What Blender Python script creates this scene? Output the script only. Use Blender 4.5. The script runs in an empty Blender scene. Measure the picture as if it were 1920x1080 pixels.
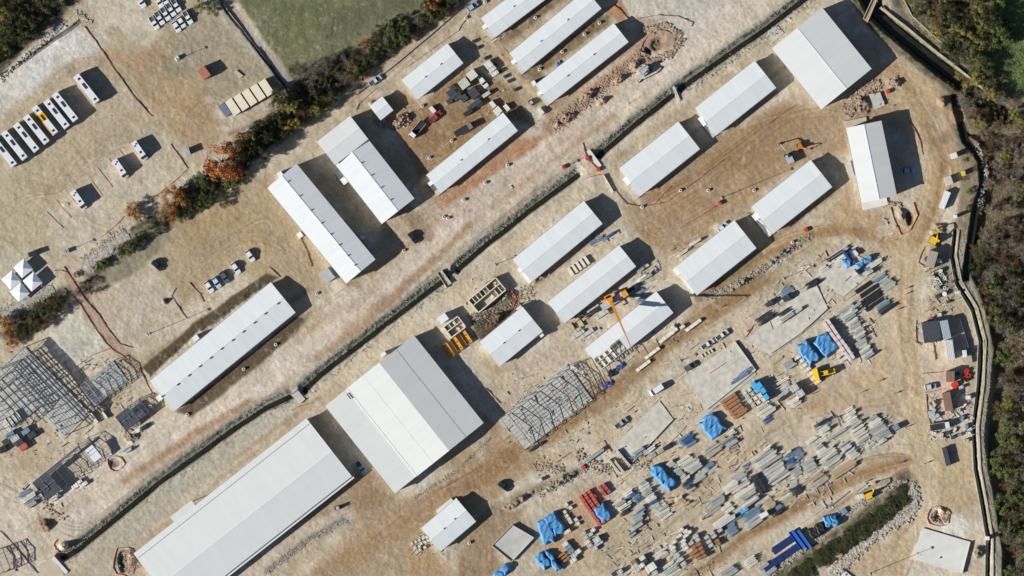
import bpy, bmesh, math, random
import numpy as np
from mathutils import Vector, Matrix
random.seed(7)
RNG = np.random.default_rng(11)
R = math.radians
sc = bpy.context.scene
COL = sc.collection

# ---------------------------------------------------------------- camera, sky, sun, exposure
H = 3000.0                      # survey height above the ground
SC = 0.185                      # metres per pixel of the 1920 wide photograph
cam_d = bpy.data.cameras.new('camera')
cam = bpy.data.objects.new('camera', cam_d); COL.objects.link(cam)
cam.location = (0, 0, H)
cam_d.sensor_width = 36.0
cam_d.lens = 36.0 * H / (1920 * SC)
cam_d.clip_start = 100.0
cam_d.clip_end = 8000.0
sc.camera = cam

SUN_EL, SUN_AZ = R(25.0), R(22.5)     # shadows run to the right and a little up
w = bpy.data.worlds.new('World'); sc.world = w; w.use_nodes = True
nt = w.node_tree
sky = nt.nodes.new('ShaderNodeTexSky'); sky.sky_type = 'NISHITA'; sky.sun_disc = False
sky.sun_elevation = SUN_EL; sky.sun_rotation = R(247.5)
sky.air_density = 0.6; sky.dust_density = 0.5; sky.ozone_density = 1.2
bg = nt.nodes['Background']; bg.inputs[1].default_value = 0.06
nt.links.new(sky.outputs[0], bg.inputs[0])
sd = bpy.data.lights.new('sun', 'SUN'); sd.energy = 5.0; sd.angle = R(0.5); sd.color = (1.0, 0.975, 0.925)
sun = bpy.data.objects.new('sun', sd); COL.objects.link(sun)
sun.location = (-200, -80, 150)
sdir = Vector((math.cos(SUN_EL) * math.cos(SUN_AZ), math.cos(SUN_EL) * math.sin(SUN_AZ), -math.sin(SUN_EL)))
sun.rotation_euler = sdir.to_track_quat('-Z', 'Y').to_euler()
sc.view_settings.view_transform = 'Standard'
sc.view_settings.look = 'None'
sc.view_settings.gamma = 1.0
sc.view_settings.exposure = 0.79

# ---------------------------------------------------------------- helpers
def P(px, py, z=0.0):
    k = SC * (H - z) / H
    return Vector(((px - 960) * k, (540 - py) * k, z))
def ang(dx, dy): return math.atan2(-dy, dx)
def lin(c):
    c = c / 255.0
    return c / 12.92 if c <= 0.04045 else ((c + 0.055) / 1.055) ** 2.4
KG = 1.22
def rgb(r, g, b, k=KG): return (lin(r) / k, lin(g) / k, lin(b) / k, 1.0)

MATS = {}
def mat(name, color, rough=0.7, metal=0.0, noise=0.0, scale=2.0, spec=0.3, seam=0.0, trans=0.0):
    if name in MATS: return MATS[name]
    m = bpy.data.materials.new(name); m.use_nodes = True
    t = m.node_tree; b = t.nodes['Principled BSDF']
    b.inputs['Base Color'].default_value = color
    b.inputs['Roughness'].default_value = rough
    b.inputs['Metallic'].default_value = metal
    b.inputs['Specular IOR Level'].default_value = spec
    if noise > 0 or seam > 0:
        tc = t.nodes.new('ShaderNodeTexCoord')
        n = t.nodes.new('ShaderNodeTexNoise'); n.inputs['Scale'].default_value = scale
        n.inputs['Detail'].default_value = 5
        mp = t.nodes.new('ShaderNodeMapping'); mp.inputs['Scale'].default_value = (6.0, .7, 1) if seam > 0 else (1, 1, 1)
        t.links.new(tc.outputs['Object'], mp.inputs['Vector']); t.links.new(mp.outputs[0], n.inputs['Vector'])
        mr = t.nodes.new('ShaderNodeMapRange')
        mr.inputs['From Min'].default_value = 0.3; mr.inputs['From Max'].default_value = 0.7
        mr.inputs['To Min'].default_value = 1 - noise; mr.inputs['To Max'].default_value = 1 + noise * 0.6
        t.links.new(n.outputs[0], mr.inputs['Value'])
        val = mr.outputs[0]
        if seam > 0:
            wv = t.nodes.new('ShaderNodeTexWave'); wv.wave_type = 'BANDS'; wv.bands_direction = 'X'
            wv.wave_profile = 'SIN'; wv.inputs['Scale'].default_value = 0.5
            t.links.new(tc.outputs['Object'], wv.inputs['Vector'])
            pw = t.nodes.new('ShaderNodeMath'); pw.operation = 'POWER'; pw.inputs[1].default_value = 14
            t.links.new(wv.outputs['Fac'], pw.inputs[0])
            mu = t.nodes.new('ShaderNodeMath'); mu.operation = 'MULTIPLY_ADD'
            mu.inputs[1].default_value = -seam; mu.inputs[2].default_value = 1.0
            t.links.new(pw.outputs[0], mu.inputs[0])
            m2 = t.nodes.new('ShaderNodeMath'); m2.operation = 'MULTIPLY'
            t.links.new(val, m2.inputs[0]); t.links.new(mu.outputs[0], m2.inputs[1]); val = m2.outputs[0]
        mx = t.nodes.new('ShaderNodeVectorMath'); mx.operation = 'SCALE'
        mx.inputs[0].default_value = color[:3]
        t.links.new(val, mx.inputs['Scale'])
        t.links.new(mx.outputs[0], b.inputs['Base Color'])
    MATS[name] = m
    return m

class MB:
    """collects shapes into ONE mesh object"""
    def __init__(s): s.v = []; s.f = []; s.mi = []; s.k = 0
    def poly(s, pts, faces):
        n = len(s.v); s.v += [tuple(p) for p in pts]
        for f in faces: s.f.append(tuple(n + i for i in f)); s.mi.append(s.k)
    def box(s, cx, cy, cz, lx, ly, lz, rz=0.0, top=1.0, topy=None):
        ty = top if topy is None else topy
        c, q = math.cos(rz), math.sin(rz); pts = []
        for dz, kx, ky in ((-.5, 1, 1), (.5, top, ty)):
            for sx, sy in ((-.5, -.5), (.5, -.5), (.5, .5), (-.5, .5)):
                x, y = sx * lx * kx, sy * ly * ky
                pts.append((cx + x * c - y * q, cy + x * q + y * c, cz + dz * lz))
        s.poly(pts, ((3, 2, 1, 0), (4, 5, 6, 7), (0, 1, 5, 4), (1, 2, 6, 5), (2, 3, 7, 6), (3, 0, 4, 7)))
    def bar(s, a, b, w_=0.1, h_=None):
        a, b = Vector(a), Vector(b); d = b - a; L = d.length
        if L < 1e-6: return
        d /= L; up = Vector((0, 0, 1)) if abs(d.z) < 0.95 else Vector((1, 0, 0))
        r = d.cross(up).normalized(); u = r.cross(d)
        h_ = w_ if h_ is None else h_
        pts = []
        for p in (a, b):
            for i, j in ((-.5, -.5), (.5, -.5), (.5, .5), (-.5, .5)): pts.append(p + r * w_ * i + u * h_ * j)
        s.poly(pts, ((3, 2, 1, 0), (4, 5, 6, 7), (0, 1, 5, 4), (1, 2, 6, 5), (2, 3, 7, 6), (3, 0, 4, 7)))
    def cyl(s, a, b, r0, r1=None, n=8, hole=0.0):
        r1 = r0 if r1 is None else r1
        a, b = Vector(a), Vector(b); d = (b - a).normalized()
        up = Vector((0, 0, 1)) if abs(d.z) < 0.95 else Vector((1, 0, 0))
        r = d.cross(up).normalized(); u = d.cross(r)
        pts = []
        for p, rr in ((a, r0), (b, r1)):
            for i in range(n):
                t = 2 * math.pi * i / n; pts.append(p + r * math.cos(t) * rr + u * math.sin(t) * rr)
        fs = [(i, (i + 1) % n, n + (i + 1) % n, n + i) for i in range(n)]
        if hole > 0:
            for p, rr in ((a, r0 * hole), (b, r1 * hole)):
                for i in range(n):
                    t = 2 * math.pi * i / n; pts.append(p + r * math.cos(t) * rr + u * math.sin(t) * rr)
            for i in range(n):
                j = (i + 1) % n
                fs += [(2*n+j, 2*n+i, 3*n+i, 3*n+j), (i, 2*n+i, 2*n+j, j), (n+j, 3*n+j, 3*n+i, n+i)]
        else: fs += [tuple(range(n))[::-1], tuple(range(n, 2 * n))]
        s.poly(pts, fs)
    def prism(s, pts2, z0, z1):
        n = len(pts2)
        ar = sum(pts2[i][0]*pts2[(i+1)%n][1]-pts2[(i+1)%n][0]*pts2[i][1] for i in range(n))
        if ar < 0: pts2 = pts2[::-1]
        pts = [(p[0], p[1], z0) for p in pts2] + [(p[0], p[1], z1) for p in pts2]
        s.poly(pts, [tuple(range(n))[::-1], tuple(range(n, 2*n))] + [(i, (i+1) % n, n+(i+1) % n, n+i) for i in range(n)])
    def mesh(s, name, m):
        me = bpy.data.meshes.new(name)
        me.from_pydata(s.v, [], s.f)
        for mm in (m if isinstance(m, (list, tuple)) else [m]): me.materials.append(mm)
        if s.k or any(s.mi): me.polygons.foreach_set('material_index', s.mi)
        me.update(); return me
    def build(s, name, m, parent=None, loc=None, rz=None):
        o = bpy.data.objects.new(name, s.mesh(name, m)); COL.objects.link(o)
        if parent: o.parent = parent
        if loc is not None: o.location = loc
        if rz is not None: o.rotation_euler = (0, 0, rz)
        return o
def tag(o, label=None, cat=None, group=None, kind=None):
    if label: o['label'] = label
    if cat: o['category'] = cat
    if group: o['group'] = group
    if kind: o['kind'] = kind
    return o
def empty(name, loc, rz=0.0):
    o = bpy.data.objects.new(name, None); COL.objects.link(o)
    o.location = loc; o.rotation_euler = (0, 0, rz); o.empty_display_size = 0.5
    return o
KIDS = {}
def kids(o):
    if o.name not in KIDS: KIDS[o.name] = list(o.children)
    return KIDS[o.name]
def dup(o, loc=None, rz=None, label=None, group=None, scale=None, parent=None):
    c = o.copy(); COL.objects.link(c)
    if parent: c.parent = parent
    if loc is not None: c.location = loc
    if rz is not None: c.rotation_euler = (0, 0, rz)
    if scale is not None: c.scale = scale
    if label: c['label'] = label
    if group: c['group'] = group
    for ch in kids(o): dup(ch, parent=c)
    return c
# ---------------------------------------------------------------- ground sheet: heights and soil colours
GX0, GX1, GY0, GY1 = -100.0, 2020.0, -100.0, 1180.0     # in photograph pixels
STEP = 1.5
xs = np.arange(GX0, GX1 + STEP, STEP); ys = np.arange(GY0, GY1 + STEP, STEP)
NX, NY = len(xs), len(ys)
GXX, GYY = np.meshgrid(xs, ys)

def vnoise(scale, octaves=4, seed=0, gain=0.5):
    r = np.random.default_rng(seed); out = np.zeros_like(GXX); amp, tot = 1.0, 0.0
    for o in range(octaves):
        s = scale / 2 ** o
        n = (int((GX1 - GX0) / s) + 3, int((GY1 - GY0) / s) + 3)
        L = r.random(n)
        u = (GXX - GX0) / s; v = (GYY - GY0) / s
        i = u.astype(int); j = v.astype(int); fu = u - i; fv = v - j
        fu = fu * fu * (3 - 2 * fu); fv = fv * fv * (3 - 2 * fv)
        out += amp * (L[i, j] * (1-fu) * (1-fv) + L[i+1, j] * fu * (1-fv) + L[i, j+1] * (1-fu) * fv + L[i+1, j+1] * fu * fv)
        tot += amp; amp *= gain
    return out / tot
N1 = vnoise(160, 5, 1, 0.6); N2 = vnoise(46, 5, 2, 0.6); N3 = vnoise(15, 3, 3, 0.7); N4 = vnoise(6, 2, 4, 0.8)
# streaks that follow the site's long axis (wheel marks)
def anis(seed, a, s1, s2):
    r = np.random.default_rng(seed); c, q = math.cos(a), math.sin(a)
    u = (GXX * c - GYY * q + 3000) / s1; v = (GXX * q + GYY * c + 3000) / s2
    L = r.random((int(u.max()) + 3, int(v.max()) + 3))
    i = u.astype(int); j = v.astype(int); fu = u - i; fv = v - j
    fu = fu*fu*(3-2*fu); fv = fv*fv*(3-2*fv)
    return L[i, j]*(1-fu)*(1-fv) + L[i+1, j]*fu*(1-fv) + L[i, j+1]*(1-fu)*fv + L[i+1, j+1]*fu*fv
ST = 0.6 * anis(5, R(37), 90, 7) + 0.4 * anis(6, R(37), 50, 3.5)
WX = (N2 - 0.5); WY = (vnoise(40, 4, 9, 0.6) - 0.5)

def win(x0, y0, x1, y1, m):
    i0 = max(0, int((x0 - m - GX0) / STEP)); i1 = min(NX, int((x1 + m - GX0) / STEP) + 2)
    j0 = max(0, int((y0 - m - GY0) / STEP)); j1 = min(NY, int((y1 + m - GY0) / STEP) + 2)
    return slice(j0, j1), slice(i0, i1)
def line_dist(pts, m, warp=0.0):
    """distance, signed side and length along, to a polyline, inside a window"""
    p = np.array(pts, float)
    W = win(p[:, 0].min(), p[:, 1].min(), p[:, 0].max(), p[:, 1].max(), m)
    X = GXX[W] + WX[W] * warp; Y = GYY[W] + WY[W] * warp
    D = np.full(X.shape, 1e9); Sg = np.ones(X.shape); A = np.zeros(X.shape); run = 0.0
    for k in range(len(p) - 1):
        a, b = p[k], p[k+1]; d = b - a; L = math.hypot(*d); d = d / L
        t = (X - a[0]) * d[0] + (Y - a[1]) * d[1]; tc = np.clip(t, 0, L)
        ex = X - (a[0] + tc * d[0]); ey = Y - (a[1] + tc * d[1]); dist = np.hypot(ex, ey)
        sg = np.sign(ex * (-d[1]) + ey * d[0])
        u = dist < D
        D[u] = dist[u]; Sg[u] = sg[u]; A[u] = (run + tc)[u]; run += L
    return W, D, Sg, A
def poly_dist(pts, m, warp=0.0):
    W, D, _, _ = line_dist(list(pts) + [pts[0]], m, warp)
    X = GXX[W] + WX[W] * warp; Y = GYY[W] + WY[W] * warp
    ins = np.zeros(X.shape, bool); n = len(pts)
    for k in range(n):
        x1, y1 = pts[k]; x2, y2 = pts[(k+1) % n]
        if y1 == y2: continue
        c = ((y1 > Y) != (y2 > Y)) & (X < (x2 - x1) * (Y - y1) / (y2 - y1) + x1)
        ins ^= c
    return W, np.where(ins, -D, D)
def sm(x): x = np.clip(x, 0, 1); return x * x * (3 - 2 * x)

def C(r, g, b):
    c = np.array([lin(r), lin(g), lin(b)]) / KG; b0 = np.array([lin(197), lin(178), lin(152)]) / KG; c = b0 * (c / b0) ** 1.22; y = c @ np.array([.25, .6, .15])
    return y + (c - y) * 0.80
base = C(198, 179, 151)
col = np.ones(GXX.shape + (3,)) * base
def blend(mask, c, W=None):
    global col
    if W is None: W = (slice(None), slice(None))
    m_ = mask[..., None]; col[W] = col[W] * (1 - m_) + np.asarray(c) * m_
blend(sm((N1 - 0.44) * 5) * 0.6, C(178, 156, 124))
blend(sm((N2 - 0.52) * 6) * 0.5, C(214, 198, 176))
blend(sm((0.45 - N2) * 6) * 0.35, C(172, 148, 116))
HT = (N3 - 0.5) * 0.22 + (N4 - 0.5) * 0.14 + (N2 - .5) * .25
def area(pts, c, f=8, a=1.0, warp=14, nz=0.35):
    W, D = poly_dist(pts, f + warp + 4, warp)
    m_ = sm(0.5 - D / (2 * f)) * a * (1 - nz + nz * sm((N2[W] * .5 + N3[W] * .5 - 0.3) * 3))
    blend(m_, C(*c), W)
def stroke(pts, wd, c, f=5, a=1.0, warp=8, nz=0.4, dash=None):
    W, D, _, A = line_dist(pts, wd + f + warp + 4, warp)
    m_ = sm(0.5 - (D - wd / 2) / (2 * f)) * a * (1 - nz + nz * sm((N2[W] * .4 + N3[W] * .6 - 0.3) * 3))
    blend(m_, C(*c), W)
def tracks(pts, wd, c, a=0.5, n=5, sp=None):
    """wheel ruts: several narrow lines that run side by side"""
    if len(pts) > 2:                       # round the corners
        pp = [pts[0]] + list(pts) + [pts[-1]]; out = []
        for i in range(1, len(pp) - 2):
            p0, p1, p2, p3 = [np.array(v, float) for v in pp[i-1:i+3]]
            for s_ in range(6):
                t_ = s_ / 6; out.append(tuple(.5 * (2*p1 + (p2-p0)*t_ + (2*p0-5*p1+4*p2-p3)*t_**2 + (3*p1-p0-3*p2+p3)*t_**3)))
        pts = out + [pts[-1]]
    for k in range(n):
        off = (random.random() - .5) * wd; q = []; wob = random.uniform(0, 6); wa = random.uniform(0, 5); a0, a1 = sorted((random.random(), random.random()))
        if a1 - a0 < .4: a0, a1 = 0, 1
        for i, (x, y) in enumerate(pts):
            x0, y0 = pts[max(0, i-1)]; x1, y1 = pts[min(len(pts)-1, i+1)]
            L = math.hypot(x1-x0, y1-y0); o_ = off + wa * math.sin(wob + i * .35)
            if a0 <= i / len(pts) <= a1: q.append((x - (y1-y0)/L*o_, y + (x1-x0)/L*o_))
        if len(q) < 2: continue
        stroke(q, 1.6, c, 1.5, min(1, a * random.uniform(.8, 1.6)), 4, 0.6)

# --- large zones
area([(-100,-100),(150,-100),(150,0),(118,30),(60,78),(0,140),(-100,190)], (52,52,38), 9)
area([(-100,200),(0,150),(60,95),(120,45),(160,55),(200,100),(120,120),(0,215),(-100,280)], (206,197,184), 10)
area([(150,-20),(215,0),(265,0),(300,70),(240,110),(185,70)], (196,182,160), 8)
area([(180,95),(300,80),(380,120),(400,200),(420,255),(370,290),(300,230),(240,140)], (180,150,110), 14)
area([(215,40),(262,90),(238,105),(195,60)], (182,162,130), 6)
area([(300,40),(370,-10),(420,30),(510,130),(520,160),(400,190),(330,130)], (166,150,122), 14)
area([(0,230),(150,120),(235,190),(330,300),(340,350),(160,420),(60,400),(0,330)], (186,166,136), 18)
area([(-100,340),(60,300),(110,420),(120,470),(30,480),(-100,520)], (186,168,134), 18)
area([(80,400),(300,240),(400,330),(180,470),(110,470)], (196,180,154), 14)
area([(0,470),(60,470),(90,500),(60,570),(10,590),(-60,560)], (190,178,150), 8)
area([(440,-100),(860,-100),(860,-5),(800,20),(740,55),(690,75),(640,100),(560,128),(532,128),(505,85),(470,35),(445,0)], (124,122,86), 5, 1, 16, .3)
area([(470,0),(620,0),(600,60),(520,80)], (110,116,72), 25, .8)
area([(620,20),(760,-20),(780,10),(680,60),(600,90)], (108,106,84), 20, .7)
stroke([(396,-20),(430,25),(470,75),(520,130),(545,160)], 24, (170,160,146), 5)
stroke([(372,-40),(395,10),(450,70),(490,110),(530,160)], 16, (176,164,142), 5)
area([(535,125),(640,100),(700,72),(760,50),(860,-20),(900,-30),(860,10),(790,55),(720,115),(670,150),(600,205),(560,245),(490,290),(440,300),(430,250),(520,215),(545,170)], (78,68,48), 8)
stroke([(470,245),(430,262),(380,290)], 14, (190,172,148), 4)
# hedge stream on the left
stroke([(470,280),(430,330),(380,365),(310,410),(240,450),(175,505)], 40, (74,70,50), 8)
stroke([(235,440),(200,465),(165,500)], 24, (196,182,168), 5)
stroke([(330,360),(260,412),(232,436)], 5, (206,178,140), 3)
stroke([(232,432),(150,478)], 7, (204,186,156), 3)
area([(255,430),(310,420),(322,455),(250,515),(190,540),(180,520)], (150,140,112), 6)
area([(330,395),(500,320),(600,470),(620,540),(540,560),(430,500),(360,560),(280,640),(230,640),(190,570),(300,480)], (180,156,118), 16)
area([(330,400),(440,380),(520,470),(440,470),(330,460)], (178,150,106), 22, .8)
area([(195,560),(290,500),(340,560),(330,620),(250,645),(205,620)], (198,180,158), 10)
area([(120,575),(165,600),(205,660),(130,700),(95,650)], (200,190,170), 8)
stroke([(20,625),(60,590),(120,555),(150,545)], 34, (74,66,48), 8)
stroke([(130,520),(170,580),(215,650),(262,690)], 20, (178,146,120), 3)
stroke([(262,688),(300,660),(345,630),(400,590),(470,545),(500,520)], 16, (180,148,118), 3)
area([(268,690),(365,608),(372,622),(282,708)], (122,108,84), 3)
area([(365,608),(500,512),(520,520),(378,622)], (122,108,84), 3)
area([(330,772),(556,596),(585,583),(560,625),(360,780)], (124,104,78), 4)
# main road band and the tracks on it
area([(-100,1100),(-100,960),(60,900),(250,790),(330,775),(580,640),(700,520),(820,400),(900,350),(1010,270),(1100,215),(1200,110),(1290,0),(1400,-80),(1500,-80),(1440,20),(1300,110),(1130,230),(1000,330),(860,460),(700,600),(560,715),(420,790),(260,920),(130,1010),(100,1100)], (206,188,166), 14)
for pts in ([(220,900),(330,830),(470,760),(560,700)], [(560,640),(640,580),(720,540),(800,470)], [(700,520),(860,400),(980,310)], [(120,960),(250,900),(350,840)], [(980,280),(1100,220),(1180,150)]):
    stroke(pts, 14, (178,146,106), 8, .75, 14)
for pts in ([(240,910),(450,780),(640,620),(840,440),(1000,320),(1180,190),(1400,20)], [(200,980),(420,820),(600,700),(800,520),(980,370),(1100,280)]):
    tracks(pts, 26, (160,134,102), .4, 7)
stroke([(150,1015),(300,900),(430,812),(540,735),(700,610),(860,470),(1000,360),(1090,295)], 3, (150,120,92), 2.5, .7, 3)
area([(1150,-60),(1420,-60),(1380,10),(1290,75),(1200,60),(1150,20)], (198,186,168), 12)
# south bank of the canal
stroke([(150,1050),(300,925),(440,820),(545,765)], 26, (190,176,152), 8)
stroke([(590,740),(700,655),(850,560),(950,470),(1100,350)], 22, (202,182,154), 6)
area([(200,1000),(330,900),(430,830),(500,800),(380,900),(250,1020),(230,1080),(150,1080)], (184,172,150), 12)
stroke([(1140,290),(1260,200),(1400,100),(1460,40),(1500,10)], 16, (204,184,158), 5)
# orange soil round the central sheds
area([(740,225),(790,200),(870,130),(960,160),(1010,240),(960,220),(800,330),(785,340),(760,280)], (158,124,82), 8)
area([(795,350),(975,250),(1010,262),(850,380),(810,375)], (186,138,98), 6)
stroke([(830,385),(930,312),(1010,262)], 14, (186,134,92), 5)
area([(690,190),(760,170),(790,200),(740,230),(700,220)], (170,134,96), 6)
stroke([(905,60),(930,90),(960,120),(990,160),(1000,190)], 22, (182,152,112), 5)
for pts in ([(945,72),(1010,22),(1050,-10)], [(1000,135),(1060,90),(1130,40)], [(985,140),(1010,150)]):
    stroke(pts, 24, (134,110,78), 5)
area([(1130,20),(1165,0),(1180,30),(1160,45)], (176,132,88), 4)
stroke([(1030,240),(1090,190),(1180,120),(1250,70)], 26, (176,140,112), 8)
area([(1195,30),(1250,50),(1280,60),(1275,90),(1220,120),(1190,100)], (178,150,124), 6)
stroke([(860,25),(760,90),(680,160),(650,190)], 22, (184,158,130), 5)
stroke([(880,10),(790,75),(700,150)], 20, (188,164,136), 5)
# eastern inner yard
area([(1170,390),(1330,275),(1470,190),(1540,205),(1590,235),(1590,290),(1520,290),(1400,385),(1270,480),(1220,470),(1180,420)], (176,144,102), 12)
area([(1320,290),(1440,220),(1520,240),(1450,300),(1350,340)], (164,132,90), 20, .8)
tracks([(1200,400),(1330,330),(1470,230),(1560,210)], 50, (140,104,66), .5, 10)
for cx, cy, rr in ((1235,420,22),(1235,420,29),(1238,416,15),(1390,290,24)):
    stroke([(cx + rr*math.cos(t/3), cy + rr*.9*math.sin(t/3)) for t in range(-3, 9)], 1.5, (130,98,64), 2, .7, 3)
area([(1545,205),(1640,130),(1690,120),(1740,200),(1700,260),(1660,230),(1590,240)], (182,150,110), 12)
stroke([(1640,250),(1600,180),(1570,205)], 10, (170,146,112), 5)
area([(1590,210),(1625,160),(1648,165),(1630,220)], (150,126,100), 5)
# ring road
area([(1680,110),(1760,150),(1800,290),(1770,380),(1730,450),(1690,480),(1650,440),(1720,380),(1745,300),(1700,200),(1650,130)], (192,162,120), 12)
stroke([(1690,150),(1730,240),(1760,320),(1740,400),(1700,470),(1690,560),(1700,700),(1730,830),(1735,960),(1680,1080)], 54, (200,176,138), 14)
tracks([(1680,120),(1730,230),(1755,320),(1735,400),(1695,480),(1694,560),(1704,700),(1730,830),(1735,960)], 40, (166,132,92), .55, 12)
stroke([(1330,545),(1410,490),(1500,445),(1590,428),(1650,445),(1690,485)], 34, (194,162,118), 10)
tracks([(1330,545),(1410,490),(1500,445),(1590,428),(1650,445),(1690,485)], 24, (160,126,84), .6, 8)
area([(1560,400),(1590,330),(1600,390),(1660,400),(1640,430),(1570,440)], (190,160,120), 8)
stroke([(930,850),(1080,770),(1180,700),(1330,590),(1440,520)], 40, (180,150,108), 12)
tracks([(860,900),(1010,800),(1180,700),(1330,590),(1440,520)], 34, (146,118,82), .5, 9)
area([(900,720),(960,700),(1060,620),(1130,690),(1080,690),(960,770),(930,760)], (196,174,146), 10)
area([(830,700),(880,620),(900,690),(930,740),(880,700)], (192,176,152), 6)
# bottom centre
area([(560,1090),(700,960),(780,930),(900,860),(950,850),(1010,880),(900,960),(800,1010),(860,1090)], (178,146,106), 14)
area([(620,900),(700,880),(740,930),(700,980),(600,1000),(560,960)], (166,142,110), 16)
area([(600,1080),(760,1000),(760,1080)], (176,156,120), 16)
stroke([(450,1090),(560,1000),(650,965)], 26, (198,178,158), 7)
stroke([(640,975),(580,1010),(500,1070)], 9, (140,132,122), 4, .9)
tracks([(640,1080),(780,960),(920,880),(1040,830)], 30, (150,114,74), .6, 9)
area([(860,1040),(900,960),(960,950),(980,960),(930,1040),(960,1080),(860,1090)], (158,128,96), 10)
area([(1010,870),(1110,850),(1130,880),(1040,920),(960,960),(930,940)], (204,190,168), 8)
stroke([(920,960),(1000,920),(1080,885)], 20, (156,138,112), 7)
stroke([(920,790),(930,860),(1010,870)], 30, (178,146,108), 12)
# storage yard
area([(1150,700),(1400,560),(1660,470),(1690,600),(1710,820),(1560,940),(1300,1080),(1080,1080),(1100,860)], (198,178,150), 16, .8)
area([(1240,860),(1400,820),(1500,730),(1680,690),(1700,780),(1540,770),(1420,830),(1380,900),(1280,990),(1120,1080),(1010,1080),(1120,1010)], (194,166,130), 18, .7)
area([(1130,990),(1250,970),(1340,930),(1250,1010),(1160,1050),(1060,1080)], (184,166,134), 14, .7)
area([(1040,960),(1120,900),(1150,940),(1080,1040),(1020,1040)], (188,150,112), 8, .8)
stroke([(1280,1100),(1380,1020),(1500,950),(1620,890),(1720,860)], 22, (186,154,112), 7)
tracks([(1280,1100),(1380,1020),(1500,950),(1620,890),(1720,860)], 22, (158,126,86), .6, 9)
stroke([(1440,1100),(1560,1020),(1680,930),(1700,900)], 40, (98,88,60), 8)
area([(1700,1010),(1730,930),(1780,940),(1820,990),(1810,1020),(1720,1000)], (212,200,178), 8)
area([(1560,1080),(1640,1000),(1700,960),(1700,1080)], (192,164,124), 10)
area([(1700,1050),(1820,1080),(1840,1120),(1700,1120)], (210,196,172), 8)
# lots on the east edge
area([(1725,600),(1810,595),(1815,820),(1740,820)], (206,184,156), 6)
area([(1740,560),(1800,550),(1805,600),(1745,600)], (180,160,128), 6)
area([(1750,830),(1825,830),(1830,950),(1760,980)], (192,166,126), 8)
area([(1750,480),(1800,470),(1810,540),(1760,560)], (150,138,120), 6)
# east stream, its banks and the woodland floor
area([(1640,-100),(2020,-100),(2020,1180),(1880,1180),(1870,1050),(1848,900),(1862,720),(1850,600),(1812,520),(1810,440),(1850,330),(1830,260),(1790,200),(1740,120),(1690,60)], (108,98,76), 7)
area([(1860,-20),(1870,40),(1850,90),(1880,140),(1900,170),(2020,190),(2020,-60)], (84,118,58), 9)
area([(1890,-100),(1960,-100),(1960,60),(1890,30)], (98,128,74), 12, .8)
area([(1760,170),(1810,190),(1850,260),(1870,330),(1820,330),(1790,260)], (134,112,88), 8)
area([(1790,140),(1870,190),(1960,300),(1880,380),(1850,300)], (128,112,86), 12, .7)
area([(1860,560),(1960,560),(1960,800),(1870,700)], (92,78,60), 16, .8)
stroke([(1685,-20),(1700,25),(1740,60),(1765,95),(1830,140),(1880,190)], 8, (172,156,128), 3)
stroke([(1668,-20),(1652,15),(1700,50),(1745,90),(1800,135),(1870,190)], 12, (180,164,138), 3)
stroke([(1818,540),(1848,600),(1855,700),(1845,800),(1848,880),(1864,990),(1880,1090)], 14, (160,150,128), 3)
stroke([(1808,430),(1798,480),(1818,540)], 14, (176,164,136), 3)
area([(1805,250),(1832,260),(1846,330),(1826,400),(1808,450),(1790,440),(1800,380),(1800,320)], (150,132,104), 6)
# light gravel patches, spoil
for (x, y, r, c) in ((1080,700,24,(210,196,174)),(1230,110,30,(200,182,158)),(1590,620,26,(206,196,178)),(1130,860,24,(212,200,182)),(1660,1010,14,(206,190,164)),
                     (455,905,24,(148,134,112)),(960,1080,20,(190,174,148)),(140,1000,14,(206,184,156)),(85,985,16,(158,130,102)),(820,640,14,(200,180,150)),(480,620,30,(196,178,156)),(1000,500,26,(190,172,146))):
    area([(x + r*math.cos(t*.7), y + r*.8*math.sin(t*.7)) for t in range(9)], c, 8, .9)
area([(880,592),(950,550),(975,560),(968,592),(905,640),(890,632)], (84,76,66), 4)
area([(1590,470),(1565,480),(1480,545),(1400,625),(1420,650),(1500,600),(1560,560),(1600,500)], (196,184,164), 10, .7)
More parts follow.
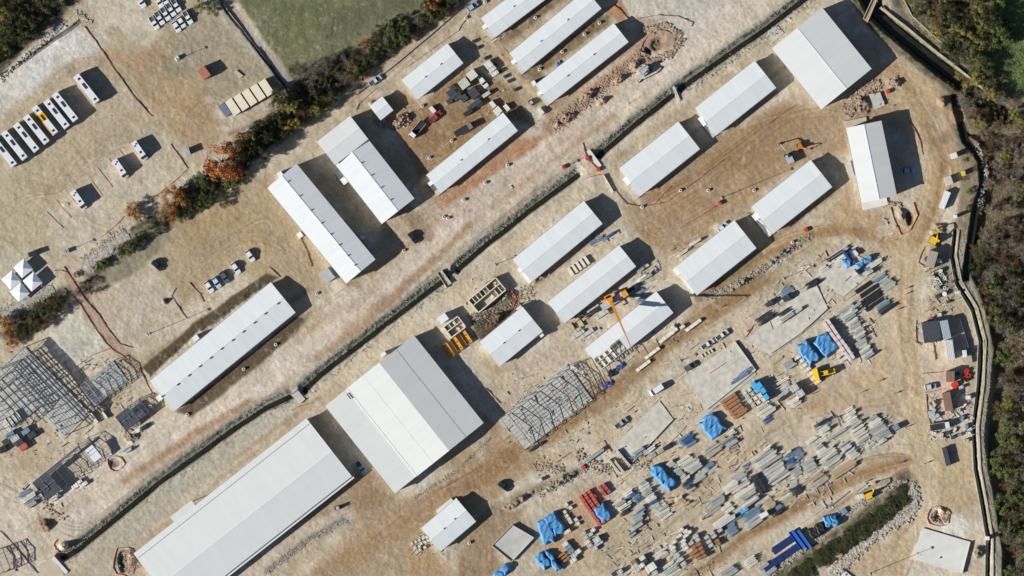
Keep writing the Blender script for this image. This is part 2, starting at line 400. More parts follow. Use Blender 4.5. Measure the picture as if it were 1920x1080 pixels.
# curving wheel marks
for pts, wd, a in (
   ([(330,300),(300,230),(250,150),(190,110),(120,130),(60,190)],30,.5),([(340,320),(260,250),(200,240),(110,330),(60,420)],40,.45),([(20,330),(100,350),(200,280),(300,250)],30,.4),([(0,400),(80,360),(200,420),(260,380)],36,.4),
   ([(430,240),(370,230),(320,170),(300,110),(310,60)],30,.6),([(440,235),(400,170),(330,130),(280,100)],34,.6),([(350,290),(360,220),(400,190),(470,230)],24,.5),([(420,120),(380,100),(350,60)],20,.4),
   ([(340,520),(420,450),(500,410),(530,470),(600,560)],34,.6),([(560,640),(600,560),(560,480),(480,440),(380,470)],30,.55),([(520,560),(620,600),(700,540)],28,.5),([(360,640),(420,600),(500,560),(600,590)],20,.4),
   ([(60,1000),(160,930),(260,860),(360,800),(470,750)],40,.5),([(-20,900),(60,940),(140,990),(200,960),(300,880)],36,.5),([(0,860),(80,900),(60,960),(100,1050)],26,.5),
   ([(700,560),(780,480),(760,420),(790,400),(900,340),(1010,280)],36,.55),([(600,600),(720,520),(840,470),(960,360),(1080,260),(1200,170),(1330,70)],44,.5),([(1060,300),(1150,250),(1160,330),(1200,400)],18,.5),
   ([(880,20),(800,80),(720,150),(660,200)],16,.5),([(900,40),(950,120),(1000,180),(1040,220)],16,.5),([(800,220),(860,240),(930,190),(980,170)],30,.5),([(740,260),(780,300),(850,260)],26,.5),
   ([(1180,400),(1260,440),(1350,400),(1450,330),(1560,250),(1600,190)],50,.6),([(1400,390),(1330,360),(1300,300),(1380,250),(1480,220)],40,.5),([(1220,430),(1290,380),(1360,330)],40,.5),
   ([(1560,440),(1600,400),(1590,340),(1570,290)],22,.5),([(1640,130),(1700,160),(1760,250),(1780,330),(1740,430)],34,.7),([(1700,500),(1660,520),(1700,600),(1690,720),(1660,800),(1560,850),(1440,910)],44,.6),
   ([(1740,960),(1720,860),(1640,850),(1540,900),(1400,980),(1260,1080)],34,.7),([(1730,700),(1700,760),(1600,770),(1520,720)],44,.5),([(1480,860),(1420,820),(1500,770),(1640,740)],40,.45),
   ([(1180,1080),(1260,1000),(1340,930),(1400,860),(1480,800)],30,.6),([(1060,860),(1000,850),(920,870),(800,950),(700,1020),(620,1080)],34,.65),([(700,930),(800,960),(900,900),(1000,830)],40,.6),([(720,1080),(760,980),(860,920)],30,.5),
   ([(620,980),(700,940),(740,960),(780,1060)],30,.5),([(1120,790),(1200,740),(1180,690),(1260,640)],30,.5),([(1300,620),(1400,560),(1440,500),(1520,450)],26,.6),([(1700,920),(1720,1000),(1700,1080)],24,.5),([(1640,1080),(1680,1000),(1740,950),(1800,900)],30,.4)):
    tracks(pts, wd, (162,134,98), a * .8, 9)
    tracks(pts, wd, (208,192,168), a * .35, 3)
for pts, wd in (([(40,960),(250,850),(420,760),(560,690),(700,570),(860,440),(1000,330),(1180,200),(1420,30)],30),):
    stroke(pts, wd, (214,196,174), 8, .55, 16)
for pts in ([(330,860),(440,790),(540,730)], [(600,670),(700,600),(800,500),(860,440)], [(880,420),(1000,310),(1120,220)], [(640,520),(720,560),(640,620)], [(760,470),(720,520),(660,570)]):
    stroke(pts, 12, (172,136,94), 7, .8, 16)
for x, y, rx, c in ((700,920,50,(162,134,98)),(1000,640,30,(212,198,176)),(1140,640,20,(206,188,164)),(600,470,20,(196,170,140)),(1480,620,30,(204,190,168)),(1620,720,40,(196,164,122)),(1400,800,30,(200,178,150)),(1540,760,24,(188,150,108)),(1300,900,30,(190,164,128)),(860,860,30,(172,138,98)),(330,130,30,(160,146,120)),(420,140,24,(156,142,118)),(560,300,14,(170,150,124)),(1770,260,16,(150,120,90)),(1660,430,20,(206,188,160))):
    area([(x + rx*math.cos(t*.8), y + rx*.7*math.sin(t*.8)) for t in range(8)], c, 10, .8, 20)
for pts, wd, c in (
   ([(900,880),(960,850),(1060,800),(1150,740),(1240,660),(1330,590),(1420,530)], 26, (162,126,82)), ([(860,930),(960,860)], 30, (160,124,82)), ([(1080,770),(1180,700),(1290,620)], 12, (150,118,78)),
   ([(1290,1090),(1390,1012),(1500,945),(1610,885),(1690,856)], 13, (170,136,92)), ([(1340,545),(1420,490),(1500,448),(1580,430),(1640,445)], 18, (172,138,92)),
   ([(1695,480),(1692,560),(1702,700),(1720,800)], 30, (196,168,126)), ([(1560,760),(1640,720),(1680,640)], 40, (198,172,134)), ([(1680,130),(1730,220),(1765,300),(1750,390),(1710,460)], 22, (176,144,100)),
   ([(620,1070),(740,1000),(860,930)], 34, (172,140,100)), ([(240,905),(330,850),(430,790)], 16, (176,144,104)), ([(700,505),(760,470),(820,420),(900,370)], 20, (180,148,108))):
    stroke(pts, wd, c, 8, .85, 18, .3)
for x, y, rx, ry, c in ((1250,960,90,26,(190,178,154)),(1420,900,90,40,(194,182,160)),(1560,840,60,40,(198,186,164)),(1190,930,60,40,(194,182,160)),(1500,600,60,40,(196,186,166)),(1320,1030,60,30,(190,178,156)),(1240,1000,60,20,(182,166,136)),(1230,800,60,30,(202,188,168)),(1660,820,30,30,(196,178,148))):
    area([(x + rx*math.cos(t*.7 + .6)*.9, y - rx*math.sin(t*.7)*.25 + ry*math.sin(t*.7)) for t in range(9)], c, 14, .75, 24)
blend(np.clip((ST - 0.55) * 2.2, 0, 1) * 0.22 * (GXX < 1740), C(164, 138, 104))

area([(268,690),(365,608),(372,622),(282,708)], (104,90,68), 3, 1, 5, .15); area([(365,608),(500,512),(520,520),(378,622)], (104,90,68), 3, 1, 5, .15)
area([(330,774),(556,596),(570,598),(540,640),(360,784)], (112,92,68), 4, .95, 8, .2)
for pts, wd, c, a_ in (([(150,960),(300,850),(440,760),(580,650),(720,530),(860,410),(1010,300),(1180,170),(1400,10)], 40, (212,192,172), .55), ([(230,900),(340,830),(470,752)], 16, (174,140,100), .9), ([(590,670),(700,590),(790,505),(880,425)], 14, (176,142,104), .9), ([(920,390),(1040,300),(1150,215)], 12, (180,148,112), .8),
   ([(1695,480),(1690,600),(1705,740),(1730,860),(1735,980)], 46, (206,182,142), .6), ([(1690,490),(1688,600),(1700,740)], 5, (168,138,98), .9), ([(1712,490),(1708,600),(1722,740)], 5, (170,140,100), .9), ([(1735,230),(1768,300),(1760,380),(1722,450)], 8, (160,126,86), .9),
   ([(1500,1000),(1600,930),(1700,880)], 6, (156,122,82), .9), ([(1290,1080),(1400,1005),(1520,940)], 6, (152,118,78), .9), ([(1350,530),(1430,478),(1520,440),(1620,430)], 6, (160,126,82), .9), ([(0,160),(60,110),(150,60)], 18, (216,200,192), .7)):
    stroke(pts, wd, c, 6, a_, 12, .35)
# worn soil margins beside the barracks, footpaths to their porches, damp stains
for pts, wd, c in (([(290,760),(430,650),(575,545)],10,(160,136,102)),([(505,350),(580,440),(655,535)],9,(164,132,100)),([(640,260),(720,350),(800,440)],30,(150,122,92)),([(1030,205),(1110,140),(1185,85)],16,(176,132,96)),
   ([(1205,375),(1310,290)],12,(172,136,98)),([(1345,262),(1455,174)],12,(160,128,90)),([(1000,538),(1130,430)],14,(176,150,116)),([(1060,612),(1190,508)],12,(188,164,132)),([(1310,560),(1420,474)],16,(142,120,88)),([(1450,446),(1560,358)],14,(150,122,84)),
   ([(905,60),(940,110),(1000,180)],8,(206,182,148)),([(1150,330),(1200,380)],10,(208,188,158)),([(830,640),(900,760),(940,790)],16,(208,190,162)),([(600,745),(440,860)],8,(182,146,112)),([(240,1040),(400,910),(560,790)],8,(178,150,118)),([(1560,60),(1440,150),(1300,250)],8,(176,150,116))):
    stroke(pts, wd, c, 4, .8, 8, .5)
for k in range(70):
    x, y = random.uniform(0, 1740), random.uniform(0, 1080); r_ = random.uniform(3, 14)
    if col[int((y - GY0) / STEP), int((x - GX0) / STEP), 0] < .22: continue
    area([(x + r_*math.cos(t_)*random.uniform(.7, 1.3), y + .7*r_*math.sin(t_)*random.uniform(.7, 1.3)) for t_ in range(6)], random.choice(((172,142,108),(160,140,116),(214,200,180),(186,150,110))), 5, .6, 12)

# --- heights: canals, pits, heaps
def trench(pts, wid, depth, nw=1.0, se=1.0, bank=None, floor=None):
    """V section: floor of width wid px, north-west slope nw*wid, south-east slope se*wid"""
    m_ = wid * (1 + max(nw, se) * 2) + 6
    W, D, Sg, A = line_dist(pts, m_, 5)
    s = D * Sg
    up = np.where(s < 0, nw, se) * wid
    d = np.clip(1 - (np.abs(s) - wid / 2) / np.maximum(up, .5), 0, 1)
    HT[W] = HT[W] * (1 - d) - depth * sm(d) + (N4[W] - .5) * 0.25 * (d > .02) * (d < .98)
    if bank is not None: blend(sm(d * 3) * 0.9, C(*bank), W)
    if floor is not None: blend(sm((d - .9) * 10), C(*floor), W)
CANAL_A = [(118,1046),(145,1032),(300,905),(440,805),(500,765),(548,742)]
CANAL_B = [(572,732),(600,704),(720,612),(800,550),(838,522)]
CANAL_C = [(858,506),(900,470),(990,398),(1085,328)]
CANAL_D = [(1122,294),(1190,235),(1262,178)]
CANAL_E = [(1272,170),(1330,128),(1440,52),(1520,-10),(1600,-70)]
CANALS = (CANAL_A, CANAL_B, CANAL_C, CANAL_D, CANAL_E)
for cpts in CANALS:
    stroke([(x - 8, y - 12) for x, y in cpts], 14, (158,152,138), 4, .9, 6, .7)
    trench(cpts, 8.5, 1.35, 1.5, 0.5, bank=(160,150,130), floor=(50,42,28))
    for k in range(int(len(cpts) * 14)):
        i_ = random.randrange(len(cpts) - 1); f_ = random.random(); x = cpts[i_][0] + (cpts[i_+1][0] - cpts[i_][0])*f_ - 7; y = cpts[i_][1] + (cpts[i_+1][1] - cpts[i_][1])*f_ - 10; r_ = random.uniform(2, 5)
        area([(x + r_*1.5*math.cos(t_), y - r_*.7*math.cos(t_) + r_*.7*math.sin(t_)) for t_ in range(6)], random.choice(((104,96,80),(96,88,70),(172,166,152))), 2.5, .8, 5)
RIVER = [(1600,-60),(1640,20),(1672,52),(1730,98),(1800,152),(1838,188),(1880,215)]
stroke([(x - 10, y + 12) for x, y in RIVER], 30, (96,92,66), 5)
trench(RIVER, 18, 2.6, .7, .6, bank=(92,90,62), floor=(60,60,42))
BROOK = [(1790,185),(1812,262),(1842,300),(1846,345),(1832,392),(1822,450),(1812,520)]
trench(BROOK, 7, 1.3, 1.0, 1.0, bank=(84,80,62), floor=(48,44,34))
DITCH = [(1792,432),(1786,480),(1796,530),(1826,580),(1842,640),(1838,720),(1828,800),(1832,880),(1846,950),(1856,1010),(1854,1075),(1856,1150)]
trench(DITCH, 3, 1.0, .5, .5, bank=(140,128,106), floor=(60,54,42))
trench([(395,-30),(425,20),(460,65),(500,115),(545,180)], 2, .7, .8, .8, bank=(120,104,80))
trench([(150,40),(120,62),(80,90),(30,125),(-40,170)], 3, .8, 1, 1, bank=(120,112,100))
def heap(x, y, rx, ry, a, h, c=None, rough=0.5):
    r = max(rx, ry) * 1.4
    W = win(x, y, x, y, r)
    dx = GXX[W] - x; dy = GYY[W] - y; ca, sa = math.cos(a), math.sin(a)
    u = (dx * ca - dy * sa) / rx; v = (dx * sa + dy * ca) / ry
    q = 1 - np.hypot(u, v) + (N3[W] - .5) * rough
    m_ = sm(q * 1.4)
    HT[W] += m_ * h * (1 + (N4[W] - .5) * rough * 2.5 + (N3[W] - .5) * 1.6)
    if c: blend(sm(q * 4) * .85, C(*c), W)
HEAPS = [(1232,82,20,14,.6,-.9,(150,124,96)),(1215,95,8,10,.6,-1.0,(110,92,70)),(1130,190,14,8,.6,1.5,(176,142,112)),(1100,180,20,9,.6,1.6,(172,136,106)),(1065,220,22,10,.6,1.4,(170,130,98)),(1160,150,16,8,.6,1.4,(174,140,110)),
  (1190,120,14,8,.6,1.3,(178,150,122)),(1046,232,12,8,.6,1.2,(178,150,124)),(232,1052,13,24,0,-1.2,(96,84,70)),(245,1050,8,18,0,.6,(212,192,168)),(120,1024,10,10,.6,1.6,(200,180,152)),
  (215,868,12,11,0,-.4,(140,120,98)),(1760,968,17,13,.3,-.9,(176,144,112)),(1766,960,8,10,.3,.8,(206,186,158)),(1705,408,9,16,.1,-1.5,(96,80,58)),(1690,400,8,16,.3,.8,(160,140,112)),
  (248,822,16,10,.3,1.0,(180,170,150)),(455,905,26,18,.3,.9,(136,122,100)),(700,195,10,8,0,.8,None),(750,228,26,12,.6,1.0,(110,84,60)),(1080,690,16,10,0,.6,(208,196,176)),
  (950,555,24,8,.6,1.2,(90,80,66)),(930,600,26,10,.7,1.4,(104,90,70)),(1760,430,16,14,0,1.2,(168,142,106)),(1795,215,16,22,.8,1.2,(150,120,94)),(1770,190,14,14,.6,1.4,(160,128,98)),
  (1835,1035,10,14,0,1.4,(120,112,98)),(1055,900,42,9,.55,1.3,(160,142,114)),(970,940,40,9,.55,1.1,(150,128,100)),(1460,480,34,7,.6,1.2,(150,140,120)),(1390,530,30,6,.6,.9,(160,146,122)),
  (310,565,7,7,0,1.0,(112,100,82)),(124,384,8,5,0,.3,None),(1620,200,16,20,.4,1.3,(150,120,96)),(1680,155,12,8,.4,1.0,(200,172,140)),
  (85,985,18,14,.4,1.1,(150,122,96)),(1010,520,20,10,.6,1.0,(160,140,112)),(1720,1040,10,12,0,.5,None)]
for h_ in HEAPS: heap(*h_[:6], h_[6])
# pads for spoil between the northern sheds
for pts in ([(985,130),(1060,78),(1130,30)], [(930,66),(1000,18)], [(290,690),(480,540)]):
    W, D, _, A = line_dist(pts, 26, 6); m_ = sm(1 - D / 13.0); HT[W] += m_ * (N3[W] - .3) * 0.9

# tone variation that belongs to the soil itself
DRP = [(1812,250),(1838,262),(1858,330),(1840,400),(1822,450),(1818,500),(1850,570),(1868,650),(1858,740),(1850,820),(1858,890),(1874,960),(1884,1040),(1884,1180),(2100,1180),(2100,250)]
W, D = poly_dist(DRP, 12, 6); HT[W] -= 2.6 * sm(.5 - D / 10.0)
N5 = vnoise(80, 5, 31, .65); N6 = vnoise(26, 4, 32, .7)
col *= (1 + (N4 - .5) * .22 + (N3 - .5) * .18 + (N5 - .5) * .20 + (N6 - .5) * .16)[..., None]
warm = ((vnoise(60, 4, 33, .6) - .5) * .22)[..., None] * np.array([.35, 0, -.6]); col *= 1 + warm
hot = sm((vnoise(9, 3, 34, .8) - .62) * 9)[..., None] * ((GXX < 1760) & (N5 > .45))[..., None]; col += hot * (np.array(C(220,208,190)) - col) * .16
col = np.clip(col * np.array([.93, .945, .93]), .004, .8)
me = bpy.data.meshes.new('ground')
KX = SC
far = 3500.0
vx = (GXX - 960) * KX; vy = (540 - GYY) * KX
verts = np.stack([vx, vy, HT], -1).reshape(-1, 3)
edge = np.zeros(GXX.shape, bool); edge[0, :] = edge[-1, :] = edge[:, 0] = edge[:, -1] = True
verts[edge.reshape(-1), 2] = 0
idx = np.arange(NX * NY).reshape(NY, NX)
q = np.stack([idx[1:, :-1], idx[1:, 1:], idx[:-1, 1:], idx[:-1, :-1]], -1).reshape(-1, 4)
nv = len(verts)
corner = [idx[0, 0], idx[0, -1], idx[-1, -1], idx[-1, 0]]
fv = np.array([[-far, far, 0], [far, far, 0], [far, -far, 0], [-far, -far, 0]])
verts = np.vstack([verts, fv])
sk = [list(range(nv + 1, nv - 1, -1)) + [int(i) for i in idx[0, :]],
      [nv + 2, nv + 1] + [int(i) for i in idx[:, -1]],
      [nv + 3, nv + 2] + [int(i) for i in idx[-1, ::-1]],
      [nv, nv + 3] + [int(i) for i in idx[::-1, 0]]]
ls = np.concatenate([q.reshape(-1)] + [np.array(k) for k in sk]).astype(np.int32)
cnt = np.concatenate([np.full(len(q), 4), [len(k) for k in sk]]).astype(np.int32)
st = np.concatenate([[0], np.cumsum(cnt)[:-1]]).astype(np.int32)
me.vertices.add(len(verts)); me.vertices.foreach_set('co', verts.astype(np.float32).reshape(-1))
me.loops.add(len(ls)); me.loops.foreach_set('vertex_index', ls)
me.polygons.add(len(cnt)); me.polygons.foreach_set('loop_start', st); me.polygons.foreach_set('loop_total', cnt)
me.polygons.foreach_set('use_smooth', np.ones(len(cnt), bool))
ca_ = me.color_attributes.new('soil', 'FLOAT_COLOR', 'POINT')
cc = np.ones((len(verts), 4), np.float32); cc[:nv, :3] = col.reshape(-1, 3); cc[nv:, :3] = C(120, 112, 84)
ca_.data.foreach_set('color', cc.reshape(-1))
me.update(calc_edges=True); me.validate()
gm = bpy.data.materials.new('soil and gravel'); gm.use_nodes = True
t = gm.node_tree; b = t.nodes['Principled BSDF']; b.inputs['Roughness'].default_value = 1.0; b.inputs['Specular IOR Level'].default_value = 0.05
at = t.nodes.new('ShaderNodeAttribute'); at.attribute_name = 'soil'
ge = t.nodes.new('ShaderNodeNewGeometry')
def nz_(scale, det, lo, hi, fa=.3, fb=.7):
    n = t.nodes.new('ShaderNodeTexNoise'); n.inputs['Scale'].default_value = scale; n.inputs['Detail'].default_value = det; n.inputs['Roughness'].default_value = .7
    t.links.new(ge.outputs['Position'], n.inputs['Vector'])
    mr = t.nodes.new('ShaderNodeMapRange'); mr.inputs['From Min'].default_value = fa; mr.inputs['From Max'].default_value = fb
    mr.inputs['To Min'].default_value = lo; mr.inputs['To Max'].default_value = hi
    t.links.new(n.outputs[0], mr.inputs['Value']); return n, mr
n1, m1 = nz_(1.3, 6, .80, 1.16)
n2, m2 = nz_(0.22, 5, .90, 1.10)
mu = t.nodes.new('ShaderNodeMath'); mu.operation = 'MULTIPLY'; t.links.new(m1.outputs[0], mu.inputs[0]); t.links.new(m2.outputs[0], mu.inputs[1])
vo = t.nodes.new('ShaderNodeTexVoronoi'); vo.inputs['Scale'].default_value = 1.1; t.links.new(ge.outputs['Position'], vo.inputs['Vector'])
mv = t.nodes.new('ShaderNodeMapRange'); mv.inputs['From Max'].default_value = 0.28; mv.inputs['To Min'].default_value = 1.10; mv.inputs['To Max'].default_value = 1.0
t.links.new(vo.outputs['Distance'], mv.inputs['Value'])
m3 = t.nodes.new('ShaderNodeMath'); m3.operation = 'MULTIPLY'; t.links.new(mu.outputs[0], m3.inputs[0]); t.links.new(mv.outputs[0], m3.inputs[1])
sv = t.nodes.new('ShaderNodeVectorMath'); sv.operation = 'SCALE'
t.links.new(at.outputs['Color'], sv.inputs[0]); t.links.new(m3.outputs[0], sv.inputs['Scale']); t.links.new(sv.outputs[0], b.inputs['Base Color'])
bp = t.nodes.new('ShaderNodeBump'); bp.inputs['Strength'].default_value = 0.6; bp.inputs['Distance'].default_value = 0.12
n5, _ = nz_(2.2, 5, 0, 1); t.links.new(n5.outputs[0], bp.inputs['Height']); t.links.new(bp.outputs[0], b.inputs['Normal'])
me.materials.append(gm)
ground = bpy.data.objects.new('ground', me); COL.objects.link(ground); tag(ground, kind='structure')
HTF = verts[:nv, 2].reshape(NY, NX)
def gz(px, py):
    i = min(NX-1, max(0, int(round((px - GX0) / STEP)))); j = min(NY-1, max(0, int(round((py - GY0) / STEP))))
    return float(HTF[j, i])
def G(px, py): return P(px, py, gz(px, py))

# water in the canals
wm = mat('canal water', (0.018, 0.018, 0.012, 1), 0.15, 0, .4, .3, .5)
def ribbon(pts, wd, z, name, m, kind='structure'):
    b_ = MB(); V = [P(x, y, z) for x, y in pts]; L = []; Rr = []
    for i, p in enumerate(V):
        d = (V[min(i+1, len(V)-1)] - V[max(0, i-1)]).normalized(); n = Vector((-d.y, d.x, 0)) * wd / 2
        L.append(p + n); Rr.append(p - n)
    n = len(V); b_.poly(L + Rr, [(i, n+i, n+i+1, i+1) for i in range(n-1)])
    o = b_.build(name, m); tag(o, kind=kind); return o
for cpts in CANALS: ribbon(cpts, 1.8, -1.15, 'water', wm)
ribbon(RIVER, 3.2, -1.95, 'water', wm); ribbon(BROOK, 1.8, -1.05, 'water', wm)
# ---------------------------------------------------------------- buildings
M_ROOF = mat('white roof sheet', (0.56, 0.58, 0.58, 1), 0.55, 0, .05, .12, .25, seam=.05)
M_ROOFF = mat('plain roof membrane', (0.545, 0.55, 0.53, 1), 0.6, 0, .035, .10, .2, seam=.03)
M_WALL = mat('pale wall panel', (0.50, 0.49, 0.46, 1), 0.7, 0, .08, .8)
M_TRIM = mat('grey metal trim', (0.22, 0.24, 0.26, 1), 0.5, .2, .1, 1)
M_DARK = mat('dark metal', (0.03, 0.033, 0.038, 1), 0.5, .2)
M_CONC = mat('concrete', (0.40, 0.39, 0.35, 1), 0.9, 0, .14, .35, .1)
M_CONCW = mat('pale concrete', (0.54, 0.53, 0.49, 1), 0.9, 0, .10, .25, .1)
M_CONCT = mat('tan concrete', (0.42, 0.36, 0.27, 1), 0.9, 0, .12, .4, .1)
M_GLASS = mat('window glass', (0.02, 0.025, 0.03, 1), 0.1, 0, 0, 1, .5)
M_WHITE = mat('white paint', (0.62, 0.63, 0.63, 1), 0.4, 0, .05, 1)
M_GREYB = mat('grey box paint', (0.33, 0.36, 0.38, 1), 0.5, 0, .1, 1)
def local_frame(a, b_, c, d, z):
    A, B, Cc, D = [P(x, y, z) for x, y in (a, b_, c, d)]
    u = ((B - A) + (Cc - D)); L = u.length / 2; rz = math.atan2(u.y, u.x)
    W_ = ((A - D).length + (B - Cc).length) / 2
    o = (A + B + Cc + D) / 4; o.z = 0
    return o, rz, L, W_
def to_local(o, rz, px, py, z):
    p = P(px, py, z) - o; c, s = math.cos(-rz), math.sin(-rz)
    return p.x * c - p.y * s, p.x * s + p.y * c
def gable(name, label, quad, h, slope=.14, t=.5, vents=(), extra=None, group=None, cat='building', roofm=None, vent_w=(.9, .35), porch=None, gut=True, doors=True):
    o, rz, L, W_ = local_frame(*quad, h)
    root = empty(name, o, rz); tag(root, label, cat, group)
    y0, y1 = W_ / 2, -W_ / 2; yr = y0 - W_ * t; ra = slope * W_ / 2; rise = ra
    i = .3; bot = -.4
    m = MB(); xa, xb = -L/2 + i, L/2 - i; ya, yb = y0 - i, y1 + i; zr = h + rise - .22; ze = h - .05
    m.poly([(xa, ya, bot), (xa, ya, ze), (xa, yr, zr), (xa, yb, ze), (xa, yb, bot), (xb, ya, bot), (xb, ya, ze), (xb, yr, zr), (xb, yb, ze), (xb, yb, bot)],
           [(4,3,2,1,0), (5,6,7,8,9), (0,1,6,5), (1,2,7,6), (2,3,8,7), (3,4,9,8)])
    m.build('wall', M_WALL, root)
    m = MB(); th = .12
    for ys in (y0, y1):
        q = [(-L/2, ys, h), (L/2, ys, h), (L/2, yr, h + rise), (-L/2, yr, h + rise)]
        if ys == y1: q = q[::-1]
        q = q[::-1] if ys == y0 else q[::-1]
        qq = [(x, y, z + th) for x, y, z in q] + list(q)
        m.poly(qq, [(0,1,2,3), (7,6,5,4), (0,4,5,1), (1,5,6,2), (2,6,7,3), (3,7,4,0)])
    roof = m.build('roof', roofm or M_ROOF, root)
    m = MB(); m.box(0, yr, h + rise + th + .02, L + .02, .34, .06); m.build('ridge_cap', M_WHITE, roof)
    for vx_, vy_ in vents:
        lx, ly = to_local(o, rz, vx_, vy_, h + rise * .9)
        zz = h + rise * (1 - abs(ly - yr) / (abs((y0 if ly > yr else y1) - yr))) + th
        m = MB(); m.box(0, 0, .12, vent_w[0], vent_w[1], .24); m.box(0, 0, .28, vent_w[0] * 1.15, vent_w[1] * 1.15, .08, 0, .7)
        m.build('roof_vent', M_DARK, roof, (lx, ly, zz - .04))
    if gut:
        for s, ys in ((1, y0), (-1, y1)):
            m = MB(); m.box(0, ys + s * .09, h - .06, L, .16, .14); m.build('gutter', M_TRIM, root)
    if doors:
        m = MB(); m.box(0, 0, 1.05, .06, 1.2, 2.1); dr = m.build('door', M_TRIM, root, (xa - .03, yr + W_ * .12, 0))
        m = MB(); m.box(-.05, .45, 1.0, .05, .12, .12); m.build('handle', M_DARK, dr)
        nw = max(2, min(6, int(L / 8)))
        for k in range(nw):
            for s, ys in ((1, ya), (-1, yb)):
                f = MB(); f.box(0, 0, 0, 1.3, .05, .9); fo = f.build('window', M_WHITE, root, (-L/2 + (k + .5) * L / nw, ys + s * .025, min(1.6, h * .5)))
                f = MB(); f.box(0, s * .03, 0, 1.14, .03, .74); f.build('pane', M_GLASS, fo)
    if porch:                                  # ramp and lobby along the near gable end
        side, wd, f0, f1, mm = porch
        x = (-L/2 - wd/2 + .2) if side < 0 else (L/2 + wd/2 - .2)
        m = MB(); yy0, yy1 = y0 - W_ * f0, y0 - W_ * f1
        m.box(x, (yy0 + yy1)/2, .35, wd, abs(yy1 - yy0), .7); pr = m.build('porch', mm, root)
        m = MB(); m.box(x, yy0 - (yy0 - yy1) * .14, 1.5, wd * .95, abs(yy1 - yy0) * .24, 1.9); m.build('lobby', M_WHITE, pr)
        m = MB(); xo = x - side * -wd * .42 if False else x + side * wd * .44
        m.bar((xo, yy0, 1.5), (xo, yy1, 1.5), .07); n_ = 6
        for k in range(n_ + 1):
            y = yy0 + (yy1 - yy0) * k / n_; m.bar((xo, y, .6), (xo, y, 1.5), .05)
        m.build('railing', M_TRIM, pr)
    if extra: extra(root, o, rz, L, W_, h)
    return root
def addbox(px, py, lx, ly, h_, a_deg, name, m_, z0=0):
    """a box part at a photograph pixel; size in photo px, angle of its long side in the photo"""
    def f(root, o, rz, L, W_, h):
        x, y = to_local(o, rz, px, py, h_)
        m = MB(); m.box(0, 0, z0 + (h_ - z0) / 2, lx * SC, ly * SC, h_ - z0)
        m.box(0, 0, h_ + .04, lx * SC + .15, ly * SC + .15, .1)
        m.build(name, m_, root, (x, y, 0), R(a_deg) - rz)
    return f
def multi(*fs):
    def f(*a):
        for g in fs: g(*a)
    return f
def steps_slab(pts, h_, m_, name='entrance_slab'):
    def f(root, o, rz, L, W_, h):
        m = MB(); m.prism([to_local(o, rz, x, y, h_) for x, y in pts], -.3, h_); m.build(name, m_, root)
    return f
PO = (-1, 1.7, .28, 1.0, M_CONC)
# the two halls with steep bright south west slopes
gable('long_hall', 'longest white hall running down right, west of the stepped twin hall', [(500,352),(650,532),(703,486),(557,307)], 5.2,
      vents=[(541,340),(563,367),(584,394),(604,418),(621,439),(637,459),(653,479),(666,497)], vent_w=(.3,.6), group='white halls', cat='hall', porch=None,
      extra=multi(addbox(525,327,9,8,3.0,37,'entrance_lobby',M_WHITE), addbox(562,441,9,9,2.6,37,'entrance_lobby',M_WHITE), addbox(614,516,17,23,2.6,37,'side_annex',M_GREYB), addbox(680,445,7,7,2.8,37,'entrance_lobby',M_WHITE), addbox(690,458,22,7,.9,-54,'ramp',M_CONC)))
gable('stepped_hall', 'white hall joined under a taller cross roofed block at its upper end', [(628,307),(715,419),(778,373),(690,261)], 4.6,
      vents=[(679,305),(698,328),(716,351),(734,374)], vent_w=(.3,.6), group='white halls', cat='hall',
      extra=multi(addbox(645,339,9,12,2.6,37,'entrance_lobby',M_WHITE), steps_slab([(628,325),(640,318),(650,333),(640,345)],.4,M_CONC)))
gable('cross_hall', 'taller flat looking white block at the top of the stepped hall', [(594,266),(656,217),(691,261),(628,309)], 5.6, slope=.1, group='white halls', cat='hall', roofm=M_ROOFF)
gable('long_barrack', 'very long ribbed white barrack with dark vents beside the parked white cars', [(279,714),(508,531),(554,584),(329,771)], 2.8,
      vents=[(305,743),(334,721),(355,704),(375,687),(396,671),(416,654),(437,638),(457,622),(478,605),(498,588),(522,569)], group='white halls', cat='barrack',
      extra=multi(addbox(367,634,10,9,2.6,37,'entrance_lobby',M_WHITE), addbox(299,746,9,10,2.4,37,'entrance_lobby',M_WHITE)))
